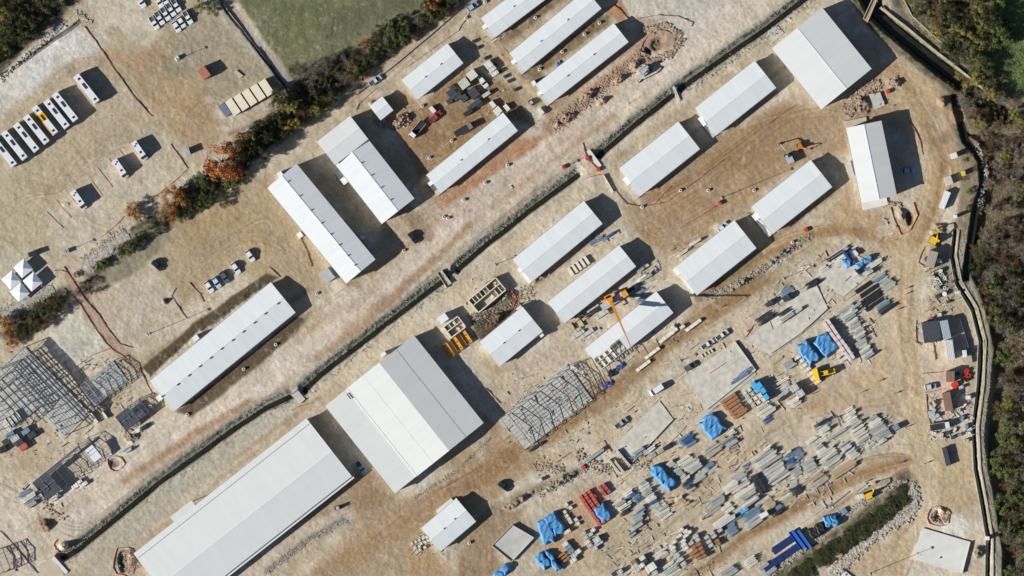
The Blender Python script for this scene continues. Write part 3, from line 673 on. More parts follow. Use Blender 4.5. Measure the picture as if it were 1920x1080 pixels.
def hangar():
    # asymmetric big hangar: flat lean on the left, bright slope, grey slope
    q = [(741,923),(608,762),(778,628),(906,795)]; h = 4.0
    o, rz, L, W_ = local_frame(*q, h)
    root = empty('big_hangar', o, rz); tag(root, 'widest hangar, near square with two white bands and one grey band', 'hangar', 'white halls')
    y = lambda f: W_/2 - W_ * f
    y0 = y(0); y1 = y(.25); y2 = y(.61); y3 = y(1.0)
    z0, z1, z1b, z2, z3 = h, h + .1, h + .35, h + 2.0, h - .2
    m = MB(); i = .3
    pts = [(y0 - i, -.3), (y0 - i, z0 - .1), (y1, z1 - .1), (y2, z2 - .3), (y3 + i, z3 - .1), (y3 + i, -.3)]
    n = len(pts); m.poly([(-L/2 + i, a, z) for a, z in pts] + [(L/2 - i, a, z) for a, z in pts], [tuple(range(n))[::-1], tuple(range(n, 2*n))] + [(k, (k+1) % n, n + (k+1) % n, n + k) for k in range(n)])
    m.build('wall', M_WALL, root)
    def slab(ya, za, yb, zb, mm, nm, ov=0.0):
        m = MB(); th = .14
        q = [(-L/2 - ov, ya, za), (-L/2 - ov, yb, zb), (L/2 + ov, yb, zb), (L/2 + ov, ya, za)]
        m.poly([(x, a, z + th) for x, a, z in q] + q, [(0,1,2,3), (7,6,5,4), (0,4,5,1), (1,5,6,2), (2,6,7,3), (3,7,4,0)])
        return m.build(nm, mm, root)
    slab(y0, z0, y1 + .2, z1, M_ROOFF, 'roof'); r2 = slab(y1 - .0, z1b, y2, z2, M_ROOFF, 'roof', .1); r3 = slab(y2, z2, y3, z3, M_ROOFF, 'roof', .06)
    m = MB(); m.box(0, y1 + .12, z1b + .02, L + .3, .18, .36); m.build('fascia', M_WHITE, r2)
    m = MB(); m.box(0, y(.43), z1b + .5*(z2-z1b) + .15, L, .09, .05); m.build('seam_strip', M_ROOF, r2)
    m = MB(); m.box(0, y(.80), z2 + (z3-z2)*.487 + .15, L, .09, .05); m.build('seam_strip', M_TRIM, r3)
    x, yy = to_local(o, rz, 654, 743, h); m = MB(); m.box(0, 0, .2, 2.4, .35, .3); m.build('roof_vent', M_DARK, root, (x, yy, z0 + .5))
    for s, ys, zz in ((1, y0, z0), (-1, y3, z3)):
        m = MB(); m.box(0, ys + s * .1, zz - .06, L, .18, .16); m.build('gutter', M_TRIM, root)
    addbox(719,664,9,6,3.0,37,'side_annex',M_WHITE)(root, o, rz, L, W_, h)
    m = MB(); m.box(0, 0, 1.9, .1, 6, 3.8); m.build('rolling_door', M_GREYB, root, (L/2 - .24, 2, 0))
hangar()
def warehouse():
    q = [(251,1037),(575,784),(659,893),(335,1148)]
    def ex(root, o, rz, L, W_, h):
        # lower lean-to along the south east eave, projecting canopy on the north west one
        m = MB(); pts = [to_local(o, rz, x, y, h - .7) for x, y in ((335,1148),(657,894),(659,897),(341,1156))]
        y1 = -W_/2; m.box(.3, y1 - .55, h - .5, L, .9, .14); m.build('lower_eave', M_ROOFF, root)
        m = MB(); m.prism([to_local(o, rz, x, y, h) for x, y in ((319,969),(359,938),(372,955),(332,987))], h - .3, h + .13); cn = m.build('canopy', M_ROOFF, root)
        m = MB()
        for x, y in ((320,970),(340,955),(358,940)):
            a, b_ = to_local(o, rz, x, y, 1); m.bar((a, b_ - .2, 0), (a, b_ - .2, h - .2), .2)
        m.build('canopy_posts', M_TRIM, root) 
        for f in (.045,):
            m = MB(); m.box(0, W_/2 - W_ * .085, h + .18 * W_ * .085 + .14, L - .4, .09, .05); m.build('seam_strip', M_TRIM, root)
    gable('long_warehouse', 'huge pale warehouse cut by the bottom edge with a small jutting canopy', q, 3.7, slope=.12, t=.56, group='white halls', cat='warehouse', roofm=M_ROOFF, extra=ex, doors=False)
warehouse()
gable('small_barrack', 'short white barrack near the bottom with pale block stacks at its end', [(791,989),(856,934),(892,978),(826,1034)], 2.9, vents=[(853,973),(833,991)], vent_w=(.6,.3), group='white halls', cat='barrack',
      extra=multi(steps_slab([(817,957),(846,934),(850,939),(855,933),(859,938),(822,968)],1.0,M_CONCW), steps_slab([(788,990),(791,988),(828,1033),(825,1036)],.5,M_CONC)))
B = [
 ('roadside_barrack','white barrack by the hedge road above the small square hut',[(753,149),(838,82),(869,117),(784,187)],2.9,[(798,144),(827,120)],None,None),
 ('small_hut','tiny square hut with a half white half grey roof in the upper middle',[(716,181),(692,200),(714,225),(738,206)],2.6,[],None,None),
 ('edge_barrack','white barrack cut by the top edge of the photo, leftmost of three',[(900,36),(1050,-78),(1080,-44),(930,68)],2.9,[(964,12)],PO,None),
 ('mid_barrack','middle white barrack of the three parallel ones at the top',[(956,99),(1099,-19),(1127,16),(983,136)],3.0,[(1015,77),(1065,37)],PO,None),
 ('ribbed_barrack','white barrack beside the rubble heap and the netted pit, third of three',[(1003,158),(1151,45),(1178,77),(1033,195)],3.2,[(1065,142),(1114,102)],PO,addbox(1001,156,9,7,2.6,-54,'lobby_box',M_WHITE)),
 ('yard_barrack','narrow white barrack below the yard of dark crates and red pickup',[(798,328),(944,212),(970,244),(828,363)],3.0,[(865,300),(916,261)],PO,None),
 ('canal_barrack','white barrack between the canal and the biggest square shed',[(1303,202),(1415,114),(1455,164),(1343,254)],3.2,[],PO,addbox(1319,231,9,7,2.5,-54,'lobby_box',M_WHITE)),
 ('crossing_barrack','white barrack just right of the canal crossing with red nets',[(1160,316),(1272,228),(1312,279),(1202,367)],3.1,[],PO,addbox(1177,342,9,8,2.5,-54,'lobby_box',M_WHITE)),
 ('east_barrack','white barrack left of the steep roofed north south shed',[(1408,388),(1520,300),(1560,350),(1449,439)],3.1,[],(-1,2.0,.2,1.0,M_CONCW),None),
 ('curve_barrack','white barrack above the curved dirt road with rubble along its lower side',[(1265,502),(1376,413),(1419,465),(1307,553)],3.2,[],(-1,1.2,.0,.9,M_CONCW),None),
 ('bank_barrack','white barrack south of the canal, upper left of the crane',[(961,485),(1096,377),(1128,419),(997,530)],3.3,[],(-1,1.3,.35,1.0,M_WHITE),None),
 ('central_barrack','white barrack touching the crane base on its upper left side',[(1026,567),(1160,460),(1193,499),(1059,606)],3.3,[],None,None),
 ('vented_barrack','short ribbed white barrack right of the ochre trays with two vents',[(901,641),(979,574),(1018,622),(936,687)],3.0,[(945,643),(973,620)],None,multi(addbox(974,579,10,7,2.6,37,'entrance_lobby',M_WHITE),addbox(1015,628,7,7,2.4,37,'entrance_lobby',M_WHITE))),
]
for nm, lb, q, h, v, po, ex in B:
    gable(nm, lb, q, h, vents=v, vent_w=(.6,.3), group='white halls', cat='hut' if 'hut' in nm else 'barrack', porch=po, extra=ex)
gable('square_shed', 'big square white shed in the upper right corner beside the stream', [(1447,91),(1540,205),(1634,129),(1542,14)], 4.6, slope=.08, group='white halls', cat='shed', roofm=M_ROOFF)
gable('tilted_shed', 'bright white shed turned north south with the blue car in its shadow', [(1586,240),(1616,381),(1681,366),(1653,226)], 4.9, slope=.15, group='white halls', cat='shed', roofm=M_ROOFF,
      extra=multi(steps_slab([(1582,228),(1624,219),(1626,231),(1585,240)],.5,M_CONCT), steps_slab([(1616,378),(1662,370),(1665,384),(1618,394)],.5,M_CONCW), addbox(1594,317,8,26,1.2,14,'ramp',M_CONC)))
def half_built():
    q = [(1096,655),(1230,546),(1263,587),(1129,693)]; h = 3.3
    o, rz, L, W_ = local_frame(*q, h); root = empty('half_roofed_barrack', o, rz)
    tag(root, 'half roofed white barrack under the crane boom with open timber bays', 'barrack', 'white halls')
    rise = .18 * W_ / 2; th = .12; xo = -L/2 + L * .36
    m = MB(); m.poly([(x, y, z + k) for k in (th, 0) for x, y, z in ((-L/2, W_/2, h), (-L/2, 0, h + rise), (L/2, 0, h + rise), (L/2, W_/2, h))], [(0,1,2,3), (7,6,5,4), (0,4,5,1), (1,5,6,2), (2,6,7,3), (3,7,4,0)]); m.build('roof', M_ROOF, root)
    m = MB(); m.poly([(x, y, z + k) for k in (th, 0) for x, y, z in ((xo, 0, h + rise), (xo, -W_/2, h), (L/2, -W_/2, h), (L/2, 0, h + rise))], [(0,1,2,3), (7,6,5,4), (0,4,5,1), (1,5,6,2), (2,6,7,3), (3,7,4,0)]); m.build('roof', M_ROOF, root)
    m = MB(); i = .25; t_ = .2
    m.box(0, W_/2 - i, h/2 - .1, L - .5, t_, h); m.box((xo + L/2)/2, -W_/2 + i, h/2 - .1, L/2 - xo - .3, t_, h); m.box(L/2 - i, 0, h/2 - .1, t_, W_ - .9, h)
    m.box(xo/2 - L/4, -W_/2 + i, .3, xo + L/2 - .3, t_, .6); m.box(-L/2 + i, 0, .4, t_, W_ - .9, .8)
    m.build('wall', M_WALL, root)
    m = MB(); m.box(0, 0, .12, L - .1, W_ - .1, .24); m.build('floor_slab', M_CONCW, root)
    tim = mat('pale timber', rgb(214, 200, 168), .8, 0, .1, 1)
    for k in range(7):
        x = -L/2 + .3 + k * (xo + L/2 - .3) / 6; m = MB()
        m.bar((x, 0, h + rise - .1), (x, -W_/2 + .1, h - .1), .12, .2); m.bar((x, 0, h - .3), (x, -W_/2 + .3, h - .3), .1, .15); m.bar((x, -W_*.25, h + rise*.4), (x, -W_*.25, h - .3), .1)
        m.build('rafter', tim, root)
    for k in range(4):
        m = MB(); y = -.4 - k * (W_/2 - .8) / 3; z = h + rise * (1 + y / (W_/2)); m.bar((-L/2, y, z), (xo, y, z), .09); m.build('purlin', tim, root)
    m = MB()
    for x in (-L/2 + 2.2, -L/2 + 4.6, -L/2 + 7): m.box(x, -W_/4, .5, .14, W_/2 - .8, .6)
    m.box(-L/2 + 4.5, -W_ * .2, .5, 8.5, .14, .6); m.build('partition', M_CONCW, root)
    m = MB(); m.box(0, W_/2 + .09, h - .06, L, .16, .14); m.build('gutter', M_TRIM, root)
half_built()

# ---------------------------------------------------------------- concrete slabs
SLABS = []
def slab(pts, h, label, m_=M_CONC, kerb=None, name='concrete_slab', group=None):
    SLABS.append((pts, h))
    c = P(sum(p[0] for p in pts)/len(pts), sum(p[1] for p in pts)/len(pts)); q = [P(x, y) - c for x, y in pts]
    m = MB(); m.prism([(v.x, v.y) for v in q], -.5, h); o = m.build(name, m_, None, c); tag(o, label, 'slab', group)
    if kerb:
        for i in kerb:
            a, b_ = q[i], q[(i+1) % len(q)]; m = MB(); m.bar((a.x, a.y, h + .2), (b_.x, b_.y, h + .2), .22, .5); m.build('kerb_upstand', M_CONC, o)
    return o
M_SL = mat('dusty concrete', (.47,.44,.38,1), .95, 0, .22, .5, .05)
slab([(1284,708),(1378,640),(1417,694),(1325,768)], .3, 'blank concrete slab right of the half roofed barrack, blue beams on its right rim', M_SL, kerb=(1,2), group='bare slabs')
slab([(1300,790),(1322,765),(1350,745),(1416,697),(1418,703),(1306,794)], .22, 'thin concrete edge strip above the brown lumber', M_CONC)
slab([(1150,838),(1237,752),(1262,786),(1185,868)], .25, 'bare slab corner above the grey beams with pale precast posts', M_SL, kerb=(2,), group='bare slabs')
slab([(1398,640),(1430,612),(1478,568),(1528,528),(1552,578),(1500,625),(1443,664)], .3, 'irregular bare slab left of the pink packs, upright steel posts at its edge', M_SL, kerb=(4,5), group='bare slabs')
slab([(1530,520),(1556,490),(1590,470),(1650,500),(1620,525),(1582,556)], .2, 'slab with blue steel bundles near the road bend', M_SL, group='bare slabs')
slab([(1731,990),(1819,1016),(1804,1075),(1707,1047)], .45, 'clean white slab in the lower right corner', M_CONCW, kerb=(1,), group='bare slabs')
slab([(922,1023),(960,984),(1001,1008),(959,1053)], .8, 'grey foundation slab at the bottom with dark frame at its right end', M_CONC, kerb=(0,1,2,3), group='bare slabs')
slab([(1629,177),(1650,173),(1659,197),(1640,205)], .7, 'small square plinth in rubble under the square shed', M_CONC, group='bare slabs')
slab([(1440,58),(1458,48),(1470,62),(1447,82)], .2, 'grey apron beside the upper left side of the square shed', M_CONC)
slab([(438,135),(444,132),(456,142),(449,147)], .5, 'little hollow concrete footing near the red cabin', M_CONCT)
slab([(1560,1080),(1580,1066),(1602,1085),(1590,1100)], .5, 'white slab corner touching the bottom edge', M_CONCW)
slab([(545,740),(557,730),(572,748),(562,757)], .25, 'small grey bridge deck over the canal beside the hangar', M_CONC, kerb=(0,2), name='bridge_deck')
slab([(97,1048),(101,1042),(128,1072),(124,1076)], .5, 'low white parapet at the canal mouth, bottom left', M_CONCW, name='parapet')
slab([(70,1062),(96,1044),(120,1078),(100,1100),(92,1100)], .1, 'tan concrete crossing at the bottom left canal mouth', M_CONCT)
slab([(1260,164),(1264,160),(1276,188),(1273,191)], .5, 'thin curved headwall across the canal at the weir', M_CONC, name='headwall')
slab([(1100,284),(1106,280),(1128,310),(1124,314)], .5, 'rough stone headwall at the red netted canal crossing', M_CONCW, name='headwall')
slab([(955,350),(958,347),(962,352),(959,355)], .3, 'pebble sized concrete cap on the gravel track', M_CONC)
slab([(0,690),(48,652),(170,775),(120,824),(70,768),(10,818),(-40,770)], .35, 'grey floor slab under the large steel skeleton at left', M_CONC)
slab([(150,725),(212,676),(239,715),(178,760)], .3, 'floor slab under the small tangled steel frame', M_CONC)
slab([(935,788),(1063,683),(1111,750),(985,842)], .35, 'floor slab under the steel skeleton right of the hangar', M_CONC)
slab([(60,908),(164,820),(191,857),(89,938)], .25, 'floor slab under the long narrow steel frame at left', M_CONCT)
slab([(214,783),(259,749),(281,772),(238,806)], .3, 'floor slab below the dark gridded frame at left', M_CONC)
slab([(-20,1030),(18,1024),(32,1070),(0,1095)], .2, 'gravel coloured slab under the corner steel frame', M_CONCT)
slab([(820,512),(828,507),(846,531),(838,540)], .5, 'small culvert deck across the canal above the ruined walls', M_CONCT, kerb=(1,3), name='bridge_deck')
slab([(1618,36),(1640,-12),(1647,-8),(1626,42)], .6, 'brown plank footbridge over the stream at the top right', mat('brown plank', rgb(176,140,104), .8, 0, .2, 1.5), kerb=(0,2), name='footbridge')
slab([(1762,1045),(1764,1043),(1766,1046),(1764,1047)], .6, 'stub bolt plate on the white corner slab', M_DARK, name='anchor_plate')

# ---------------------------------------------------------------- steel skeletons
M_STEEL = mat('grey steel', (.12,.135,.16,1), .5, .3, .1, 1)
M_STEELL = mat('galvanised steel', (.34,.37,.40,1), .45, .3, .1, 1)
M_DECK = mat('dark ribbed deck', (.055,.06,.075,1), .6, 0, .1, 1)
def frame(name, label, quad, h, bays, purl, slope=.16, deck=(), sheet=(), bw=.28, pw=.12, skip=(), m_=None, brace=True, parts_r=True):
    m_ = m_ or M_STEEL
    o, rz, L, W_ = local_frame(*quad, h); root = empty(name, o, rz); tag(root, label, 'steel frame', 'steel skeletons')
    rise = slope * W_ / 2; zf = lambda y: h + rise * (1 - abs(y) / (W_ / 2))
    for k in range(bays + 1):
        x = -L/2 + L * k / bays
        m = MB(); m.bar((x, W_/2, h), (x, 0, h + rise), bw); m.bar((x, 0, h + rise), (x, -W_/2, h), bw)
        m.bar((x, W_/2, h - .6), (x, -W_/2, h - .6), bw * .5)
        for f_ in (-.3, 0, .3): m.bar((x, f_*W_, h - .6), (x, f_*W_, zf(f_*W_)), bw * .5)
        m.build('truss', m_, root)
        for y in (-W_/2, W_/2):
            m = MB(); m.bar((x, y, 0), (x, y, h), bw * 1.1); m.build('column', m_, root)
    for j in range(purl + 1):
        y = -W_/2 + W_ * j / purl
        if j in skip: continue
        x0 = -L/2 if j % 3 else -L/2 + random.choice((0, 0, L/bays))
        m = MB(); m.bar((x0, y, zf(y) + .12), (L/2, y, zf(y) + .12), pw); m.build('purlin', m_, root)
    if brace:
        for k in (0, bays - 1):
            x = -L/2 + L * k / bays; x2 = x + L / bays
            for s in (-1, 1):
                m = MB(); m.bar((x, s*W_/2, h), (x2, s*W_*.1, h + rise*.8), .08); m.bar((x2, s*W_/2, h), (x, s*W_*.1, h + rise*.8), .08); m.build('cross_brace', m_, root)
    for x0, x1, y0, y1, mm in sheet:
        xa, xb = -L/2 + L*x0, -L/2 + L*x1; ya, yb = W_/2 - W_*y0, W_/2 - W_*y1
        m = MB(); m.poly([(x, y, zf(y) + .2 + k) for k in (.08, 0) for x, y in ((xa, ya), (xa, yb), (xb, yb), (xb, ya))], [(0,1,2,3), (7,6,5,4), (0,4,5,1), (1,5,6,2), (2,6,7,3), (3,7,4,0)])
        sh = m.build('roof_sheet', mm, root)
        if mm is M_DECK:
            n = max(2, int((xb - xa) / 2.2)); m = MB()
            for k in range(n + 1): x = xa + (xb - xa) * k / n; m.bar((x, ya, zf(ya) + .32), (x, yb, zf(yb) + .32), .07)
            ym = (ya + yb) / 2; m.bar((xa, ym, zf(ym) + .32), (xb, ym, zf(ym) + .32), .08); m.build('deck_rib', M_STEELL, sh)
    return root, o, rz, L, W_
frame('steel_skeleton', 'largest dark truss skeleton standing beside the autumn bushes at left', [(46,653),(166,776),(120,815),(2,690)], 4.2, 12, 12, bw=.2, pw=.17)
frame('steel_skeleton', 'open truss skeleton cut by the left edge below the autumn bushes', [(0,692),(70,768),(10,818),(-60,742)], 4.2, 6, 9, bw=.2, pw=.16)
frame('steel_skeleton', 'small tangled steel frame left of the long ribbed barrack', [(150,725),(212,676),(239,715),(178,760)], 2.7, 6, 9, bw=.15, pw=.12, m_=M_STEELL)
frame('decked_skeleton', 'low frame with dark gridded deck below the small tangled frame', [(214,783),(259,749),(281,772),(238,806)], 2.6, 5, 3, bw=.2, sheet=((0,.55,0,1,M_DECK),(.55,.85,.55,1,M_DECK)))
frame('narrow_skeleton', 'long narrow frame with dark deck at one end and white sheet at the other', [(60,907),(164,820),(191,857),(89,938)], 3.0, 8, 6, bw=.13, pw=.08, sheet=((0,.26,0,1,M_DECK),(.26,.5,0,.2,M_DECK),(.5,.85,0,.1,M_DECK),(.86,.995,.35,1,M_WHITE)))
frame('steel_skeleton', 'grey steel skeleton right of the hangar, the first on its slab', [(938,786),(1063,684),(1109,750),(984,841)], 2.4, 7, 11, bw=.14, pw=.11, m_=M_STEEL, skip=(2,))
frame('steel_skeleton', 'small steel frame in the bottom left corner', [(-18,1034),(20,1026),(30,1062),(-6,1082)], 3.0, 3, 3, bw=.2)
frame('scaffold', 'light scaffold frame standing just right of the grey skeleton', [(1065,690),(1088,680),(1128,730),(1104,745)], 2.6, 2, 3, bw=.12, pw=.08, slope=.02, brace=False)

# ---------------------------------------------------------------- ruined walls and trays
def ruin(name, label, quad, h, nx, ny, rubble=True):
    o, rz, L, W_ = local_frame(*quad, h); root = empty(name, o, rz); tag(root, label, 'building')
    mw = mat('rough block wall', rgb(216, 208, 188), .9, 0, .2, .8)
    m = MB(); m.box(0, 0, .15, L, W_, .3); m.build('floor_slab', M_CONCT, root)
    rr = random.Random(5)
    for y in (W_/2, -W_/2): m = MB(); m.box(0, y, h/2, L, .4, h); m.build('wall', mw, root)
    for x in (-L/2, L/2): m = MB(); m.box(x, 0, h/2, .4, W_ - .41, h); m.build('wall', mw, root)
    m = MB(); m.box(0, W_ * .05, h/2, L - .5, .35, h * .95); m.build('partition', mw, root)
    for k in range(nx):
        x = -L/2 + L * (k + 1) / (nx + 1); m = MB(); hh = h * rr.uniform(.6, 1)
        up = rr.random() > .45; m.box(x, W_ * (.27 if up else -.24), hh/2, .3, W_ * .4, hh); m.build('partition', mw, root)
    for k in range(6):
        m = MB(); m.box(rr.uniform(-L*.4, L*.4), rr.uniform(-W_*.35, W_*.35), .6, rr.uniform(.8, 2), rr.uniform(.6, 1.2), .7, rr.random()); m.build('rubble_block', mw, root)
ruin('roofless_house', 'roofless pale block house with open rooms south of the culvert', [(878,562),(929,521),(948,543),(897,587)], 2.2, 7, 2)
ruin('roofless_annex', 'small roofless foundation above the ochre trays', [(832,612),(858,594),(873,612),(846,634)], 1.8, 2, 1)
M_OCH = mat('ochre formwork', rgb(205, 155, 70), .7, 0, .15, 1.2)
tray0 = None
for px, py, a, lb in ((873,632,-56,'ochre formwork tray nearest the vented barrack'), (856,645,-56,'middle ochre formwork tray of three'), (840,657,-56,'ochre formwork tray nearest the hangar')):
    if tray0 is None:
        tray0 = empty('formwork_tray', (0,0,0)); m = MB(); m.box(0,0,.5,5.0,2.1,.25); m.build('tray_floor', M_OCH, tray0)
        for s in (-1, 1): m = MB(); m.box(0, s*1.1, .75, 5.2, .14, .8); m.build('side_board', M_OCH, tray0)
        for s in (-1, 1): m = MB(); m.box(s*2.55, 0, .72, .14, 2.0, .7); m.build('end_board', M_OCH, tray0)
        m = MB()
        for k in range(4): m.box(-1.8 + k*1.2, .3 if k % 2 else -.4, .72, .35, .35, .2)
        m.build('spacer', mat('brown spacer', rgb(130, 92, 50), .8), tray0); tag(tray0, lb, 'formwork', 'ochre formwork trays'); o = tray0
    else: o = dup(tray0, label=lb)
    o.location = G(px, py); o.rotation_euler = (0,0,R(a))
M_RED = mat('red plastic', rgb(205, 52, 44), .6, 0, .1, 1)

# ---------------------------------------------------------------- tents, cabins, containers
def tent4():
    root0 = None; tm = mat('white tent fabric', (.60,.61,.63,1), .7, 0, .04, .5)
    cs = [(25.5,521),(43,506),(58,533),(39,547)]
    cs = [(22,525),(44,503),(62,528),(38,548)]
    lbs = ['white pyramid canopy with its peak farthest left of four','white pyramid canopy uppermost of the four at the left edge','white pyramid canopy rightmost of the four, by the shaded strip','white pyramid canopy lowest of the four at the left edge']
    for (x, y), lb in zip(cs, lbs):
        root = empty('canopy_tent', G(x, y), R(40)); tag(root, lb, 'tent', 'white canopy tents')
        s = 2.45; m = MB(); m.poly([(-s,-s,2.4),(s,-s,2.4),(s,s,2.4),(-s,s,2.4),(0,0,3.35),(-s,-s,2.1),(s,-s,2.1),(s,s,2.1),(-s,s,2.1)], [(0,1,4),(1,2,4),(2,3,4),(3,0,4),(5,6,1,0),(6,7,2,1),(7,8,3,2),(8,5,0,3)])
        m.build('canopy', tm, root)
        for a in (-1, 1):
            for b_ in (-1, 1): m = MB(); m.cyl((a*s*.97, b_*s*.97, 0), (a*s*.97, b_*s*.97, 2.4), .05); m.build('pole', M_TRIM, root)
tent4()
def cabin(name, label, px, py, lx, ly, h, a, m_, cat='cabin', group=None, roof=None, door=True, mono=0.0):
    root = empty(name, G(px, py), R(a)); root.location.z = max(-.1, root.location.z - .05); tag(root, label, cat, group); lx *= SC; ly *= SC
    m = MB(); m.box(0, 0, h/2, lx, ly, h)
    for sx in (-1, 1):
        for sy in (-1, 1): m.box(sx*lx/2, sy*ly/2, h/2, .12, .12, h - .04)
    m.build('body', m_, root)
    m = MB(); m.box(0, 0, h + .06, lx + .2, ly + .2, .12)
    n = int(lx / .6)
    for k in range(n): m.box(-lx/2 + (k + .5) * lx / n, 0, h + .14, .1, ly + .1, .05)
    m.build('roof', roof or m_, root)
    if door and h > 1.6:
        m = MB(); m.box(lx/2 + .04, 0, 1.0, .05, .9, 1.9); m.build('door', M_TRIM, root)
        m = MB(); m.box(0, -ly/2 - .03, h*.6, lx*.3, .05, .7); m.build('window', M_GLASS, root)
    return root
M_CREAM = mat('cream container paint', rgb(226,216,192), .6, 0, .06, .6)
M_SLATE = mat('slate container paint', rgb(112,122,138), .6, 0, .1, .6)
M_BRICK = mat('red cabin roof', rgb(172,112,92), .7, 0, .1, .8)
M_TANR = mat('tan roof sheet', rgb(170,158,140), .7, 0, .1, .6)
M_BRN = mat('brown roof sheet', rgb(146,112,102), .7, 0, .1, .6)
cabin('container','slate grey container at the lower left end of the cream row',422,206,24,12,2.5,-53,M_SLATE,'container','row of containers')
for k, lb in enumerate(('first cream container, next to the slate grey one','second cream container from the slate grey one','third cream container, in the middle of the row','fourth cream container, second from the dark fence end','fifth cream container, last beside the dark fence corner')):
    cabin('container', lb, 437 + 15.6*k, 201 - 9.1*k, 30, 14, 2.5, -56, M_CREAM, 'container', 'row of containers')
cabin('guard_cabin','brick red roofed cabin above the cream container row',383,137,21,15,2.8,-53,M_BRICK,'cabin')
cabin('light_box','small white box at the foot of the upper lighting mast',332,110,7,6,1.2,40,M_WHITE,'box',None,None,False)
cabin('site_hut','tan roofed hut beside the netted material pit on the east lane',1746,486,16,30,2.9,-16,M_TANR,'hut')
cabin('workshop_hut','pale metal roofed hut above the white striped one, right of the black tarp roof',1772,618,14,34,2.8,12,M_GREYB,'hut')
cabin('workshop_hut','white roofed hut directly below the pale metal roofed hut',1780,656,14,36,2.8,8,mat('striped pale roof',rgb(206,208,208),.6,0,.1,1),'hut')
cabin('tarp_roof_hut','black ribbed tarp roof hut on the east side lots',1746,622,32,38,2.4,8,M_DECK,'hut')
cabin('brown_hut','small maroon roofed hut beside the red barrels',1781,706,15,19,2.6,0,M_BRN,'hut')
cabin('brown_hut','long mauve brown roofed hut above the round tanks',1776,753,14,34,2.6,10,M_BRN,'hut')
cabin('toilet_cabin','white toilet cabin at the right bank, on dark shade',1808,663,7,12,2.2,8,M_WHITE,'cabin')
cabin('toilet_cabin','white cube cabin standing high beside the stream bend',1788,292,11,9,2.5,20,M_WHITE,'cabin')
cabin('storage_box','light grey box between the toilet cabin and the white trailer',1778,339,13,15,1.6,20,mat('pale lid',rgb(205,200,186),.7,0,.1,1),'box')
cabin('storage_box','yellow and black box near the bank above the white trailer',1806,325,6,8,1.6,10,mat('yellow paint',rgb(214,190,80),.6),'box')
cabin('trailer','long white trailer with a dark central strip on the east lane',1771,375,10,33,1.6,-22,M_WHITE,'trailer')
cabin('storage_box','white cube beside the tan roofed hut',1760,489,8,7,1.8,10,M_WHITE,'box')
cabin('storage_box','white cube on the concrete ditch wall',1791,406,5,5,2.4,10,M_WHITE,'box')
cabin('storage_box','white cube near the junk piles, right of the mauve hut',1815,745,8,6,1.6,0,M_WHITE,'box')
cabin('storage_box','white box between cluttered slabs near the road end',1432,965,15,8,2.2,32,M_WHITE,'box')
cabin('work_hut','white roofed cube above the ochre trays',831,597,13,16,3.2,-54,M_WHITE,'hut')
cabin('container','long black container lying along the lower east road',1774,856,8,34,1.6,14,M_DECK,'container')
cabin('yard_canopy','square pale canopy between crates and the upper barrack end',885,141,16,15,2.8,37,M_CONCW,'canopy')
cabin('yard_canopy','tarnished green white canopy left of the square pale one',870,157,17,16,2.4,37,mat('greenish lid',rgb(196,200,186),.8,0,.15,1),'canopy')
cabin('pump_house','pale cube on the ditch edge in the lower right corner',1851,1009,6,6,2.4,0,M_WHITE,'cabin')
cabin('guard_box','grey cabin at the orange tree side of the bus lot',351,285,9,12,2.2,20,M_GREYB,'cabin')
cabin('shelter','dark topped shelter beside the canopy tents',62,476,16,8,2.0,15,M_DARK,'shelter')
cabin('mast_base','cabinet at the foot of the lower left lighting mast',124,472,10,7,1.2,20,M_GREYB,'cabinet',None,None,False)
# ---------------------------------------------------------------- vehicles
M_TYRE = mat('black rubber', (.02,.02,.02,1), .85); M_RIM = mat('rim', (.3,.3,.31,1), .4, .6)
M_CG = mat('car glass', (.015,.018,.022,1), .12, 0, 0, 1, .5)
M_LAMP = mat('headlamp lens', (.5,.5,.5,1), .2); M_TAIL = mat('tail lamp', (.35,.02,.02,1), .3)
def paint(name, c): return mat(name, c, .3, .1, .04, 1, .5)
PAINT = {'white': paint('white car paint', (.64,.65,.66,1)), 'silver': paint('silver car paint', (.36,.38,.40,1)), 'blue': paint('light blue car paint', (.28,.40,.55,1)),
         'black': paint('black car paint', (.02,.022,.028,1)), 'red': paint('red car paint', (.50,.03,.03,1)), 'grey': paint('grey car paint', (.09,.10,.12,1)), 'green': paint('green grey truck paint', (.16,.19,.17,1)), 'pale': paint('pale blue car paint', (.45,.52,.6,1))}
def loft(m, st):
    """st: list of (x, halfwidth, z0, z1, top halfwidth) cross sections"""
    pts = []
    for x, hw, z0, z1, tw in st:
        zm = z0 + (z1 - z0) * .6
        pts += [(x, -hw*.92, z0), (x, -hw, zm), (x, -tw, z1), (x, tw, z1), (x, hw, zm), (x, hw*.92, z0)]
    n = 6; fs = []
    for k in range(len(st) - 1):
        for i in range(n):
            a = k*n + i; b_ = k*n + (i+1) % n; fs.append((a, b_, b_ + n, a + n))
    fs = [f[::-1] for f in fs]
    fs += [tuple(range(n)), tuple(range((len(st)-1)*n, len(st)*n))[::-1]]
    m.poly(pts, [f[::-1] for f in fs])
PROTO = {}
def wheels(root, L, w_, r, xs_):
    for x in xs_:
        for s in (-1, 1):
            m = MB(); m.cyl((0, -.11, 0), (0, .11, 0), r, None, 12); wo = m.build('wheel', M_TYRE, root, (x, s*(w_/2 - .1), r))
            m = MB(); m.cyl((0, -.125, 0), (0, .125, 0), r*.55, None, 10); m.build('rim', M_RIM, wo)
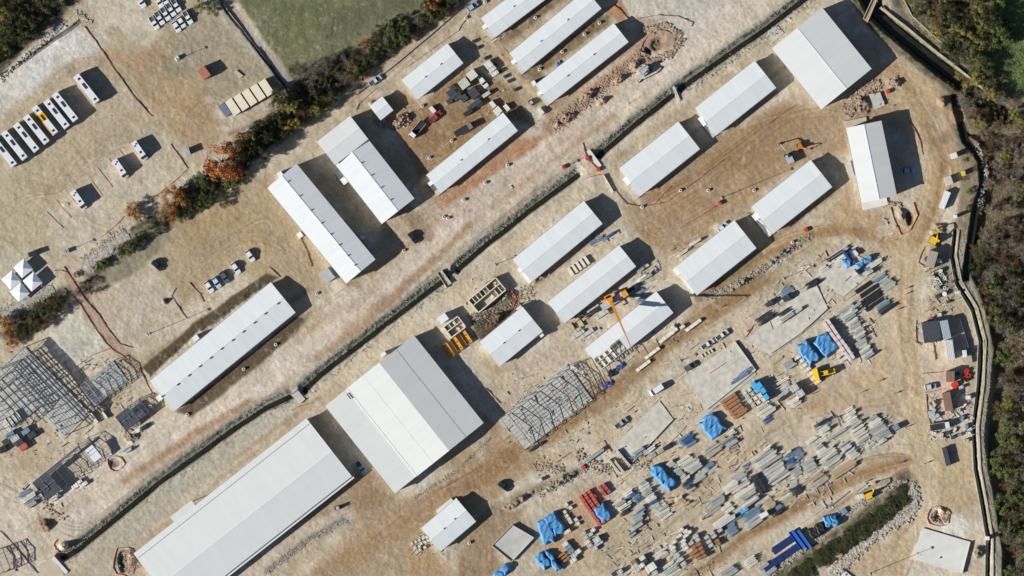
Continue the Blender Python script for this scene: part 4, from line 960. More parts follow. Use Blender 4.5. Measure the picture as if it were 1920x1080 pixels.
def car(kind, color):
    if (kind, color) in PROTO: return PROTO[(kind, color)]
    root = empty({'suv':'parked_car','hatch':'parked_car','pickup':'pickup_truck','van':'van','minibus':'minibus','bus':'bus','flatbed':'flatbed_truck'}[kind], (0,0,-50)); pm = PAINT[color]; g = M_CG
    if kind in ('suv', 'hatch', 'pickup'):
        L = {'suv':4.5,'hatch':4.2,'pickup':5.2}[kind]; w_ = 1.88; h2 = .98
        m = MB(); loft(m, [(-L/2, w_*.42, .35, .8, w_*.38), (-L/2+.15, w_*.49, .25, h2, w_*.45), (L*.2, w_*.5, .22, h2, w_*.46), (L/2-.35, w_*.48, .25, .88, w_*.42), (L/2, w_*.40, .35, .7, w_*.34)])
        m.build('body', pm, root)
        x0, x1 = ((-L*.12, L*.22) if kind == 'pickup' else (-L/2+.2, L*.2)); tr = x0 + (.15 if kind == 'pickup' else .55); tf = x1 - .75
        m = MB(); loft(m, [(x0, w_*.46, h2-.05, h2+.02, w_*.45), (tr, w_*.45, h2-.05, 1.5, w_*.37), (tf, w_*.45, h2-.05, 1.5, w_*.37), (x1, w_*.45, h2-.05, h2+.02, w_*.44)]); cb = m.build('cabin_glass', g, root)
        m = MB(); m.box((tr+tf)/2, 0, 1.52, tf-tr+.12, w_*.80, .05); m.build('roof', pm, root)
        if kind == 'pickup':
            m = MB(); m.box((-L/2+.15+x0)/2, 0, h2+.012, x0+L/2-.3, w_*.78, .03); m.build('cargo_bed', mat('bed liner', (.05,.055,.06,1), .8), root)
            for s in (-1,1): m = MB(); m.box((-L/2+.1+x0)/2, s*w_*.43, h2+.1, x0+L/2-.15, .1, .22); m.build('bed_side', pm, root)
            m = MB(); m.box(-L/2+.12, 0, h2+.1, .1, w_*.84, .22); m.build('tailgate', pm, root)
        wheels(root, L, w_, .34, (-L*.3, L*.31))
        for s in (-1,1):
            m = MB(); m.box(L/2-.08, s*.62, .68, .12, .3, .14); m.build('headlight', M_LAMP, root)
            m = MB(); m.box(-L/2+.06, s*.68, .78, .1, .2, .2); m.build('tail_light', M_TAIL, root)
            m = MB(); m.box(x1-.35, s*(w_/2+.08), 1.02, .16, .2, .12); m.build('mirror', pm, root)
    elif kind in ('van', 'minibus'):
        L, w_, h = (5.2, 2.0, 2.1) if kind == 'van' else (7.4, 2.25, 2.9)
        m = MB(); loft(m, [(-L/2, w_*.48, .3, h-.08, w_*.44), (-L/2+.1, w_*.5, .3, h, w_*.47), (L/2-1.5, w_*.5, .3, h, w_*.47)]); m.build('body', pm, root)
        m = MB(); loft(m, [(L/2-1.5, w_*.49, .3, 1.15, w_*.48), (L/2-.5, w_*.49, .3, 1.1, w_*.46), (L/2, w_*.44, .35, .85, w_*.4)]); m.build('hood', pm, root)
        m = MB(); loft(m, [(L/2-1.5, w_*.47, 1.05, h-.06, w_*.44), (L/2-1.2, w_*.46, 1.05, h-.25, w_*.42), (L/2-.55, w_*.45, 1.0, 1.12, w_*.43)]); m.build('windshield', g, root)
        for s in (-1,1):
            m = MB(); m.box(-L*.06, s*(w_/2*.985), h*.68, L*.55, .06, h*.22); m.build('side_window', g, root)
            m = MB(); m.box(L/2-.06, s*.7, .75, .1, .3, .18); m.build('headlight', M_LAMP, root)
        if kind == 'minibus':
            for x, l in ((-L*.36, .5), (-L*.3, .5), (L*.08, .75)): m = MB(); m.box(x, 0 if l > .6 else .4*(1 if x < -L*.33 else -1), h+.07, l, l*.9, .14); m.build('roof_hatch', M_DARK, root)
        wheels(root, L, w_, .36, (-L*.3, L*.31))
    elif kind == 'bus':
        L, w_, h = 12.0, 2.5, 3.15
        m = MB(); loft(m, [(-L/2, w_*.46, .4, h-.2, w_*.40), (-L/2+.15, w_*.5, .35, h, w_*.46), (L/2-.25, w_*.5, .35, h, w_*.46), (L/2, w_*.46, .4, h-.3, w_*.4)]); m.build('body', pm, root)
        m = MB(); m.box(L/2, 0, 1.9, .08, w_*.84, 1.3); m.build('windshield', g, root); m = MB(); m.box(-L/2, 0, 2.1, .08, w_*.8, .9); m.build('rear_window', g, root)
        for s in (-1,1):
            m = MB(); m.box(-.2, s*(w_/2), 1.95, L*.86, .04, .95); m.build('side_window', g, root)
            m = MB(); m.box(L/2, s*.95, .8, .08, .3, .2); m.build('headlight', M_LAMP, root)
            m = MB(); m.box(-L/2, s*1.0, 1.0, .08, .2, .35); m.build('tail_light', M_TAIL, root)
        for x, l, ww in ((-L*.36, .75, .75), (L*.38, .75, .75)): m = MB(); m.box(x, 0, h+.08, l, ww, .16); m.build('roof_hatch', M_DARK, root)
        m = MB(); m.box(-L*.1, 0, h+.12, 2.3, .62, .24); m.build('air_conditioner', M_DARK, root)
        wheels(root, L, w_, .48, (-L*.27, L*.3))
    elif kind == 'flatbed':
        L, w_ = 7.2, 2.3
        m = MB(); loft(m, [(L/2-1.9, w_*.48, .5, 2.3, w_*.45), (L/2-.5, w_*.48, .5, 2.3, w_*.44), (L/2, w_*.46, .5, 1.4, w_*.42)]); cbn = m.build('cab', pm, root)
        m = MB(); m.poly([(L/2-.46,-w_*.42,2.25),(L/2-.02,-w_*.4,1.45),(L/2-.02,w_*.4,1.45),(L/2-.46,w_*.42,2.25),(L/2-.6,-w_*.42,2.2),(L/2-.3,-w_*.4,1.4),(L/2-.3,w_*.4,1.4),(L/2-.6,w_*.42,2.2)],[(0,1,2,3),(7,6,5,4),(0,4,5,1),(2,6,7,3),(3,7,4,0)]); m.build('windshield', g, cbn)
        m = MB(); m.box(-.95, 0, .95, L-1.95, w_, .2); m.build('load_bed', M_DARK, root)
        for s in (-1,1): m = MB(); m.box(-.95, s*w_/2, 1.25, L-1.95, .07, .5); m.build('side_board', pm, root)
        wheels(root, L, w_, .45, (-L*.28, L*.33))
    PROTO[(kind, color)] = root; root['_used'] = 0
    return root
CATS = {'suv':'car','hatch':'car','pickup':'pickup truck','van':'van','minibus':'minibus','bus':'bus','flatbed':'truck'}
def park(kind, color, px, py, a, label, group=None, z=None):
    p = car(kind, color); loc = P(px, py); loc.z = max(gz(px, py), -.1) + .02
    if z is not None: loc.z = z
    if p['_used']: o = dup(p)
    else: kids(p); [kids(c) for c in kids(p)]; p['_used'] = 1; o = p
    o.location = loc; o.rotation_euler = (0, 0, R(a)); o['category'] = CATS[kind]; o['label'] = label
    if group: o['group'] = group
    elif 'group' in o: del o['group']
    return o
BG = 'white coaches on the gravel lot'
bl = [(163,167,'white coach parked alone right of the others'),(123,201,'white coach at the right end of the row of seven'),(107,214,'white coach just right of the yellow striped one'),(85,226,'white coach with a yellow stripe across its roof'),(69,243,'white coach just left of the yellow striped one'),(50,258,'third white coach from the left edge'),(28,273,'second white coach from the left edge'),(8,286,'white coach nearest the left edge')]
for x, y, lb in bl:
    o = park('bus', 'white', x, y, -51.5, lb, BG)
    if 'yellow striped' not in lb and 'yellow' in lb:
        m = MB(); m.box(-1.5, 0, 3.17, 2.9, 2.4, .05); m.build('roof_stripe', mat('yellow stripe', rgb(236,178,30), .5), o, None)
        m = MB(); m.box(.4, -1.05, 3.17, 10.5, .32, .05); m.build('roof_stripe', mat('yellow stripe', (0,0,0,1)), o)
for x, y, lb in ((262,283,'white minibus uppermost of the three in the marked bays'),(226,317,'middle white minibus of the three in the marked bays'),(148,375,'white minibus lowest of the three in the marked bays')):
    park('minibus', 'white', x, y, -55, lb, 'minibuses in the marked bays')
for i, (x, y) in enumerate(((289,43),(299,34),(310,26),(320,18),(330,10))): park('pickup','white',x,y,-57,['leftmost white pickup of the front row at the top','second white pickup from the left in the front row','middle white pickup of the front row','fourth white pickup of the front row','rightmost white pickup of the front row at the top'][i],'white pickups at the top left')
park('hatch','white',331,50,-57,'white car in front of the pickup row, leftmost of three','white cars at the top left'); park('hatch','white',340,42,-57,'white car in the middle of the front three','white cars at the top left'); park('pickup','white',352,33,-57,'white pickup at the right of the front three','white pickups at the top left')
park('pickup','white',264,2,-57,'white pickup cut by the top edge, far left','white pickups at the top left'); park('pickup','white',297,2,-57,'white pickup in the upper row near the fence','white pickups at the top left'); park('pickup','white',307,-3,-57,'white pickup at the top edge right of its neighbour','white pickups at the top left')
park('suv','white',469,480,-55,'white car parked apart, highest of the lot above the long barrack','cars above the long barrack'); park('suv','white',442,503,-55,'white car second from the top in the lot row','cars above the long barrack')
park('suv','grey',421,520,-55,'dark grey car between pale ones in the lot row','cars above the long barrack'); park('hatch','pale',406,530,-55,'pale blue car in the lot row','cars above the long barrack'); park('suv','white',392,538,-55,'white car lowest in the lot row','cars above the long barrack')
park('suv','black',295,498,-40,'black car alone on the dirt lot beside the hedge bend'); park('suv','black',775,446,-50,'black car alone on the gravel road right of the long hall')
park('suv','blue',886,12,37,'light blue car on the road by the top edge hedge'); park('pickup','pale',704,151,37,'pale blue pickup in the shade of the hedge road')
park('suv','white',906,154,-52,'white car beside the dark crates in the upper yard'); park('pickup','red',817,219,42,'red pickup with grey bed in the orange dirt yard')
park('flatbed','white',782,243,-130,'white cab truck with dark bed on the orange dirt'); park('flatbed','green',870,243,30,'grey green truck above the narrow barrack')
park('suv','blue',1704,320,3,'blue car in the shadow of the tilted shed',z=0.02); park('pickup','white',1354,628,37,'white pickup nearest the crane boom shadow end'); park('pickup','white',1327,645,35,'white pickup behind the other on the yard road')
park('suv','grey',1294,687,33,'dark car beside the blank concrete slab'); park('van','white',1231,731,214,'white van on the yard road below the blue tarp bundle'); park('pickup','silver',1165,793,38,'silver pickup on the road left of the bare slab corner')
park('pickup','blue',677,877,-55,'blue car in the dark gap between hangar and warehouse'); park('hatch','pale',1745,725,8,'little pale car by the brown roofed huts'); park('flatbed','white',1763,799,10,'white flatbed truck at the lower east lots')
park('suv','black',945,912,-35,'black car on the dirt beside the mound'); park('hatch','white',1356,426,50,'small pale cart on the inner yard')

M_YEL = mat('yellow machine paint', rgb(228,178,40), .5, 0, .08, 1); M_ORG = mat('orange machine paint', rgb(198,120,40), .5, 0, .1, 1)
def excavator(px, py, a, am, label, m_, s=1.0):
    root = empty('excavator', G(px, py), R(a)); root.scale = (s,)*3; tag(root, label, 'excavator')
    for y in (-1, 1):
        m = MB(); loft(m, [(-1.9, .25, .3, .7, .2), (-1.5, .28, 0, .9, .26), (1.5, .28, 0, .9, .26), (1.9, .25, .3, .7, .2)]); tr = m.build('track', M_TYRE, root, (0, y*1.1, 0))
    m = MB(); m.box(-.5, 0, 1.6, 2.8, 2.4, 1.1, 0, .92); h_ = m.build('engine_house', m_, root)
    m = MB(); m.box(-1.6, 0, 1.6, .7, 2.3, 1.0, 0, .8); m.build('counterweight', M_DARK, root)
    m = MB(); m.box(.9, .65, 1.95, 1.3, .95, 1.5, 0, .85); cb = m.build('cab', M_CG, root); m = MB(); m.box(.9, .65, 2.74, 1.1, .85, .06); m.build('cab_roof', m_, cb)
    c, q = math.cos(am), math.sin(am); d = Vector((c, q, 0)); p0 = Vector((.8, -.2, 1.5)); p1 = p0 + d*2.6 + Vector((0,0,2.0)); p2 = p1 + d*2.0 - Vector((0,0,.4)); p3 = p2 + d*.6 - Vector((0,0,2.4))
    m = MB(); m.bar(p0, p1, .35, .5); m.bar(p1, p2, .3, .42); m.build('boom', m_, root)
    m = MB(); m.bar(p2, p3, .26, .35); m.build('arm', m_, root); m = MB(); m.box(p3.x, p3.y, p3.z - .3, .9, .9, .7, am, .6); m.build('bucket', M_DARK, root)
    return root
excavator(1480,297,115,.2,'excavator with raised arm in the eastern inner yard',M_GREYB,1.0)
excavator(1211,132,40,-2.9,'blue grey excavator working beside the rubble ridge',M_GREYB,1.0)
excavator(1752,452,-30,2.0,'yellow armed excavator above the tan roofed hut',M_YEL,1.0)
excavator(1500,275,-60,1.0,'small excavator among the spoil below the canal barrack',M_ORG,.7)
excavator(966,590,40,.5,'small ochre digger at the head of the vented barrack',M_YEL,.7)
excavator(1630,929,25,.8,'yellow excavator at the tip of the planted mound',M_YEL,.9)
excavator(1145,700,80,.4,'dark small digger beside the scaffold frame',M_DARK,.6)
def loader(px, py, a, label):
    root = empty('wheel_loader', G(px, py), R(a)); tag(root, label, 'loader')
    m = MB(); m.box(-1.2, 0, 1.3, 2.6, 1.7, 1.3, 0, .85); m.build('engine_hood', M_YEL, root)
    m = MB(); m.box(.5, 0, 1.9, 1.4, 1.5, 1.9, 0, .85); c = m.build('cab', M_CG, root); m = MB(); m.box(.5, 0, 2.9, 1.4, 1.4, .1); m.build('cab_roof', M_YEL, c)
    for s in (-1, 1): m = MB(); m.bar((.8, s*.6, 1.4), (2.7, s*.6, 1.6), .22, .35); m.build('lift_arm', M_YEL, root)
    m = MB(); m.poly([(2.6,-1.9,.7),(3.9,-1.9,.6),(4.3,-1.9,2.0),(2.8,-1.9,2.2),(2.6,1.9,.7),(3.9,1.9,.6),(4.3,1.9,2.0),(2.8,1.9,2.2)],[(0,1,2,3),(7,6,5,4),(0,4,5,1),(1,5,6,2),(2,6,7,3),(3,7,4,0)]); m.build('bucket', mat('worn yellow', rgb(232,186,30), .55, 0, .15, 1), root)
    wheels(root, 5, 2.3, .65, (-1.5, 1.3)); return root
loader(1551,698,194,'yellow wheel loader with wide bucket beside the short pale packs').scale = (1.15,1.15,1.0)
def roller(px, py, a, label):
    root = empty('forklift', G(px, py), R(a)); tag(root, label, 'forklift')
    m = MB(); m.box(-.3, 0, .8, 2.0, 1.2, .9, 0, .85); m.build('body', M_DARK, root); m = MB(); m.box(-.2, 0, 1.9, 1.1, 1.05, .08); m.build('overhead_guard', M_GREYB, root)
    for x in (-.65, .3):
        for s in (-1, 1): m = MB(); m.bar((x, s*.48, 1.2), (x, s*.48, 1.9), .07); m.build('guard_post', M_DARK, root)
    for s in (-1, 1): m = MB(); m.bar((.8, s*.35, .15), (2.1, s*.35, .15), .12, .06); m.build('fork', M_TRIM, root)
    m = MB(); m.bar((.8, -.4, .1), (.8, -.4, 2.2), .12); m.bar((.8, .4, .1), (.8, .4, 2.2), .12); m.build('mast', M_TRIM, root)
    wheels(root, 2, 1.3, .28, (-.8, .5))
roller(634,952,15,'small dark forklift on the dirt right of the warehouse')
roller(997,193,-40,'forklift in the shaded yard between three barracks')

def crane():
    bx, by = 1143, 566
    root = empty('mobile_crane', G(bx, by), R(-62)); tag(root, 'orange mobile crane with its boom raised over the half roofed barrack', 'crane')
    cm = mat('crane orange', rgb(222,150,50), .5, 0, .08, 1)
    c, s = math.cos(R(62)), math.sin(R(62))
    def loc(px, py, z=0): p = P(px, py, z) - root.location; return Vector((p.x*c - p.y*s, p.x*s + p.y*c, z))
    m = MB(); a, b_ = loc(1128,578), loc(1168,552); d = (b_ - a); an = math.atan2(d.y, d.x); mid = (a + b_)/2
    m.box(mid.x, mid.y, 1.15, d.length, 2.5, .7, an); m.build('carrier', M_GREYB, root)
    cb = loc(1171,551); m = MB(); m.box(cb.x, cb.y, 1.9, 2.2, 2.4, 1.8, an, .9); k = m.build('driver_cab', cm, root); m = MB(); m.box(cb.x + math.cos(an)*.9, cb.y + math.sin(an)*.9, 2.1, .5, 2.0, .8, an); m.build('windshield', M_CG, k)
    for t_ in (-.4, -.2, .2, .38):
        for q in (-1, 1):
            x = mid.x + math.cos(an)*d.length*t_ - math.sin(an)*q*1.15; y = mid.y + math.sin(an)*d.length*t_ + math.cos(an)*q*1.15
            m = MB(); m.cyl((x + math.sin(an)*.15, y - math.cos(an)*.15, .55), (x - math.sin(an)*.15, y + math.cos(an)*.15, .55), .55, None, 12); m.build('wheel', M_TYRE, root)
    for (x0, y0), (x1, y1) in (((1134,574),(1126,562)), ((1134,574),(1143,588)), ((1158,558),(1150,546)), ((1158,558),(1168,572))):
        p, q = loc(x0, y0), loc(x1, y1); m = MB(); m.bar((p.x, p.y, .8), (q.x, q.y, .7), .25); m.cyl((q.x, q.y, 0), (q.x, q.y, .75), .25, None, 8); m.build('outrigger', cm, root)
    p = loc(1143, 562); m = MB(); m.cyl((p.x, p.y, 1.4), (p.x, p.y, 1.8), 1.2, None, 14); m.box(p.x, p.y, 2.3, 3.2, 2.2, 1.2, 0, .9); m.build('turntable_house', cm, root)
    p2 = loc(1140, 556); m = MB(); m.box(p2.x, p2.y, 2.3, 1.2, 2.6, 1.2, 0, .9); m.build('counterweight', cm, root)
    A = loc(1146, 566, 3.0); T = loc(1182, 648, 21.0)
    for f0, f1, wd in ((0, .42, .95), (.42, .7, .62), (.7, 1.0, .36)):
        m = MB(); m.bar(A.lerp(T, f0), A.lerp(T, f1 + .01), wd, wd*1.05); m.build('boom_section', cm, root)
    m = MB(); m.bar(A + Vector((0,0,-.8)), A.lerp(T, .22), .35); m.build('lift_cylinder', M_TRIM, root)
    m = MB(); m.bar(T, T - Vector((0,0,4)), .06); m.box(T.x, T.y, T.z - 4.3, .4, .4, .6); m.build('hook_block', M_DARK, root)
crane()
# ---------------------------------------------------------------- stacked material in the yard
BC = {'white': rgb(226,222,208), 'grey': rgb(192,194,188), 'tan': rgb(200,180,146), 'green': rgb(198,204,192), 'blue': rgb(66,98,152), 'steelblue': rgb(122,146,168), 'dark': rgb(62,66,72), 'brown': rgb(166,116,80), 'pink': rgb(222,206,202), 'red': rgb(198,92,84), 'black': rgb(40,42,44), 'cyan': rgb(70,178,230)}
BM = {k: mat(k + ' stock', v, .6, 0, .16, 1.0) for k, v in BC.items()}
M_TIM = mat('stacking timber', rgb(170,140,100), .85, 0, .2, 1)
rs = random.Random(3)
def inpoly(x, y, pts):
    ins = False; n = len(pts)
    for k in range(n):
        x1, y1 = pts[k]; x2, y2 = pts[(k+1) % n]
        if (y1 > y) != (y2 > y) and x < (x2-x1)*(y-y1)/(y2-y1)+x1: ins = not ins
    return ins
def gz(px, py, g0=gz):
    z = g0(px, py)
    for pts, h in SLABS:
        if abs(pts[0][0] - px) < 200 and abs(pts[0][1] - py) < 200 and inpoly(px, py, pts): z = max(z, h)
    return z
def beam_mesh(c, var):
    """unit bundle: 1 m long, about 1 m wide; scaled along x only"""
    m = MB(); n = rs.choice((2, 3, 3, 4)); w_ = .92 / n; hh = rs.uniform(.7, 1.45)
    for layer in range(rs.choice((1, 2))):
        for k in range(n):
            L = rs.uniform(.82, 1.0); x = rs.uniform(-.06, .06); y = -.46 + w_ * (k + .5); z = .12 + layer * hh * .5
            m.box(x, y, z + hh*.5 - .02, L, w_ * rs.uniform(.5, .8), .04); m.box(x, y, z + hh*.25, L, w_ * .16, hh*.44); m.box(x, y, z + .02, L, w_ * .7, .04)
            m.box(x, y, z + hh * .25, L * .98, w_ * rs.choice((.3, .6)), hh * .3)
    return m.mesh('beam_bundle', BM[c])
def ladder_mesh(c):
    m = MB()
    for y in (-.42, .42): m.box(0, y, .45, 1, .12, .5)
    for k in range(14): m.box(-.47 + k * .072, 0, .5, .022, .75, .3)
    return m.mesh('lattice_girder', BM[c])
def pack_mesh(c, L, W_, h):
    m = MB(); nl = max(2, int(h / .45))
    for k in range(nl):
        m.box(rs.uniform(-.04,.04), rs.uniform(-.03,.03), .12 + (k+.5)*(h-.12)/nl, L*rs.uniform(.96,1), W_*rs.uniform(.95,1), (h-.12)/nl - .03)
    n = 3
    return m
BEAMS = {}; CNT = {}
def bundle(px, py, length, c, a, where, kind='beam', wid=1.0, group=None):
    key = (kind, c)
    if key not in BEAMS: BEAMS[key] = [ladder_mesh(c)] if kind == 'ladder' else [beam_mesh(c, v) for v in range(4)]
    nm = {'beam': 'beam_bundle', 'ladder': 'lattice_girder'}[kind]
    z = gz(px, py)
    o = bpy.data.objects.new(nm, rs.choice(BEAMS[key])); COL.objects.link(o)
    p = P(px, py); o.location = (p.x, p.y, z - .05); o.rotation_euler = (0, 0, R(a)); o.scale = (length * SC, wid, rs.uniform(.8, 1.15))
    cn = {'steelblue': 'steel blue', 'green': 'greenish grey'}.get(c, c)
    tim_ = c in ('tan', 'brown') and kind == 'beam'
    if tim_: o.name = 'timber_bundle'
    kw = 'steel lattice girder' if kind == 'ladder' else ('timber bundle' if tim_ else 'steel beam bundle')
    tag(o, f'{cn} {kw} {where}', 'timber' if tim_ else 'steel beams', group or (f'timber bundles {where}' if tim_ else f'steel bundles {where}'))
    return o
def column(p0, p1, n, L, cols, where, a=34, wid=None, kind='beam', jit=1.2):
    sp = math.hypot(p1[0]-p0[0], p1[1]-p0[1]) / max(1, n-1) * SC
    for k in range(n):
        f = k / max(1, n-1); x = p0[0] + (p1[0]-p0[0])*f + rs.uniform(-jit, jit); y = p0[1] + (p1[1]-p0[1])*f + rs.uniform(-jit, jit)*.5
        wd = wid or min(1.6, sp*.98 if n > 1 else 1.1)
        bundle(x, y, L*rs.uniform(.98, 1.3), (lambda c_: rs.choice(('white','grey')) if c_ == 'blue' and rs.random() < .4 else c_)(rs.choice(cols)), a + rs.uniform(-3, 3), where, kind, wd)
G_, W__, BL, SB = 'grey', 'white', 'blue', 'steelblue'
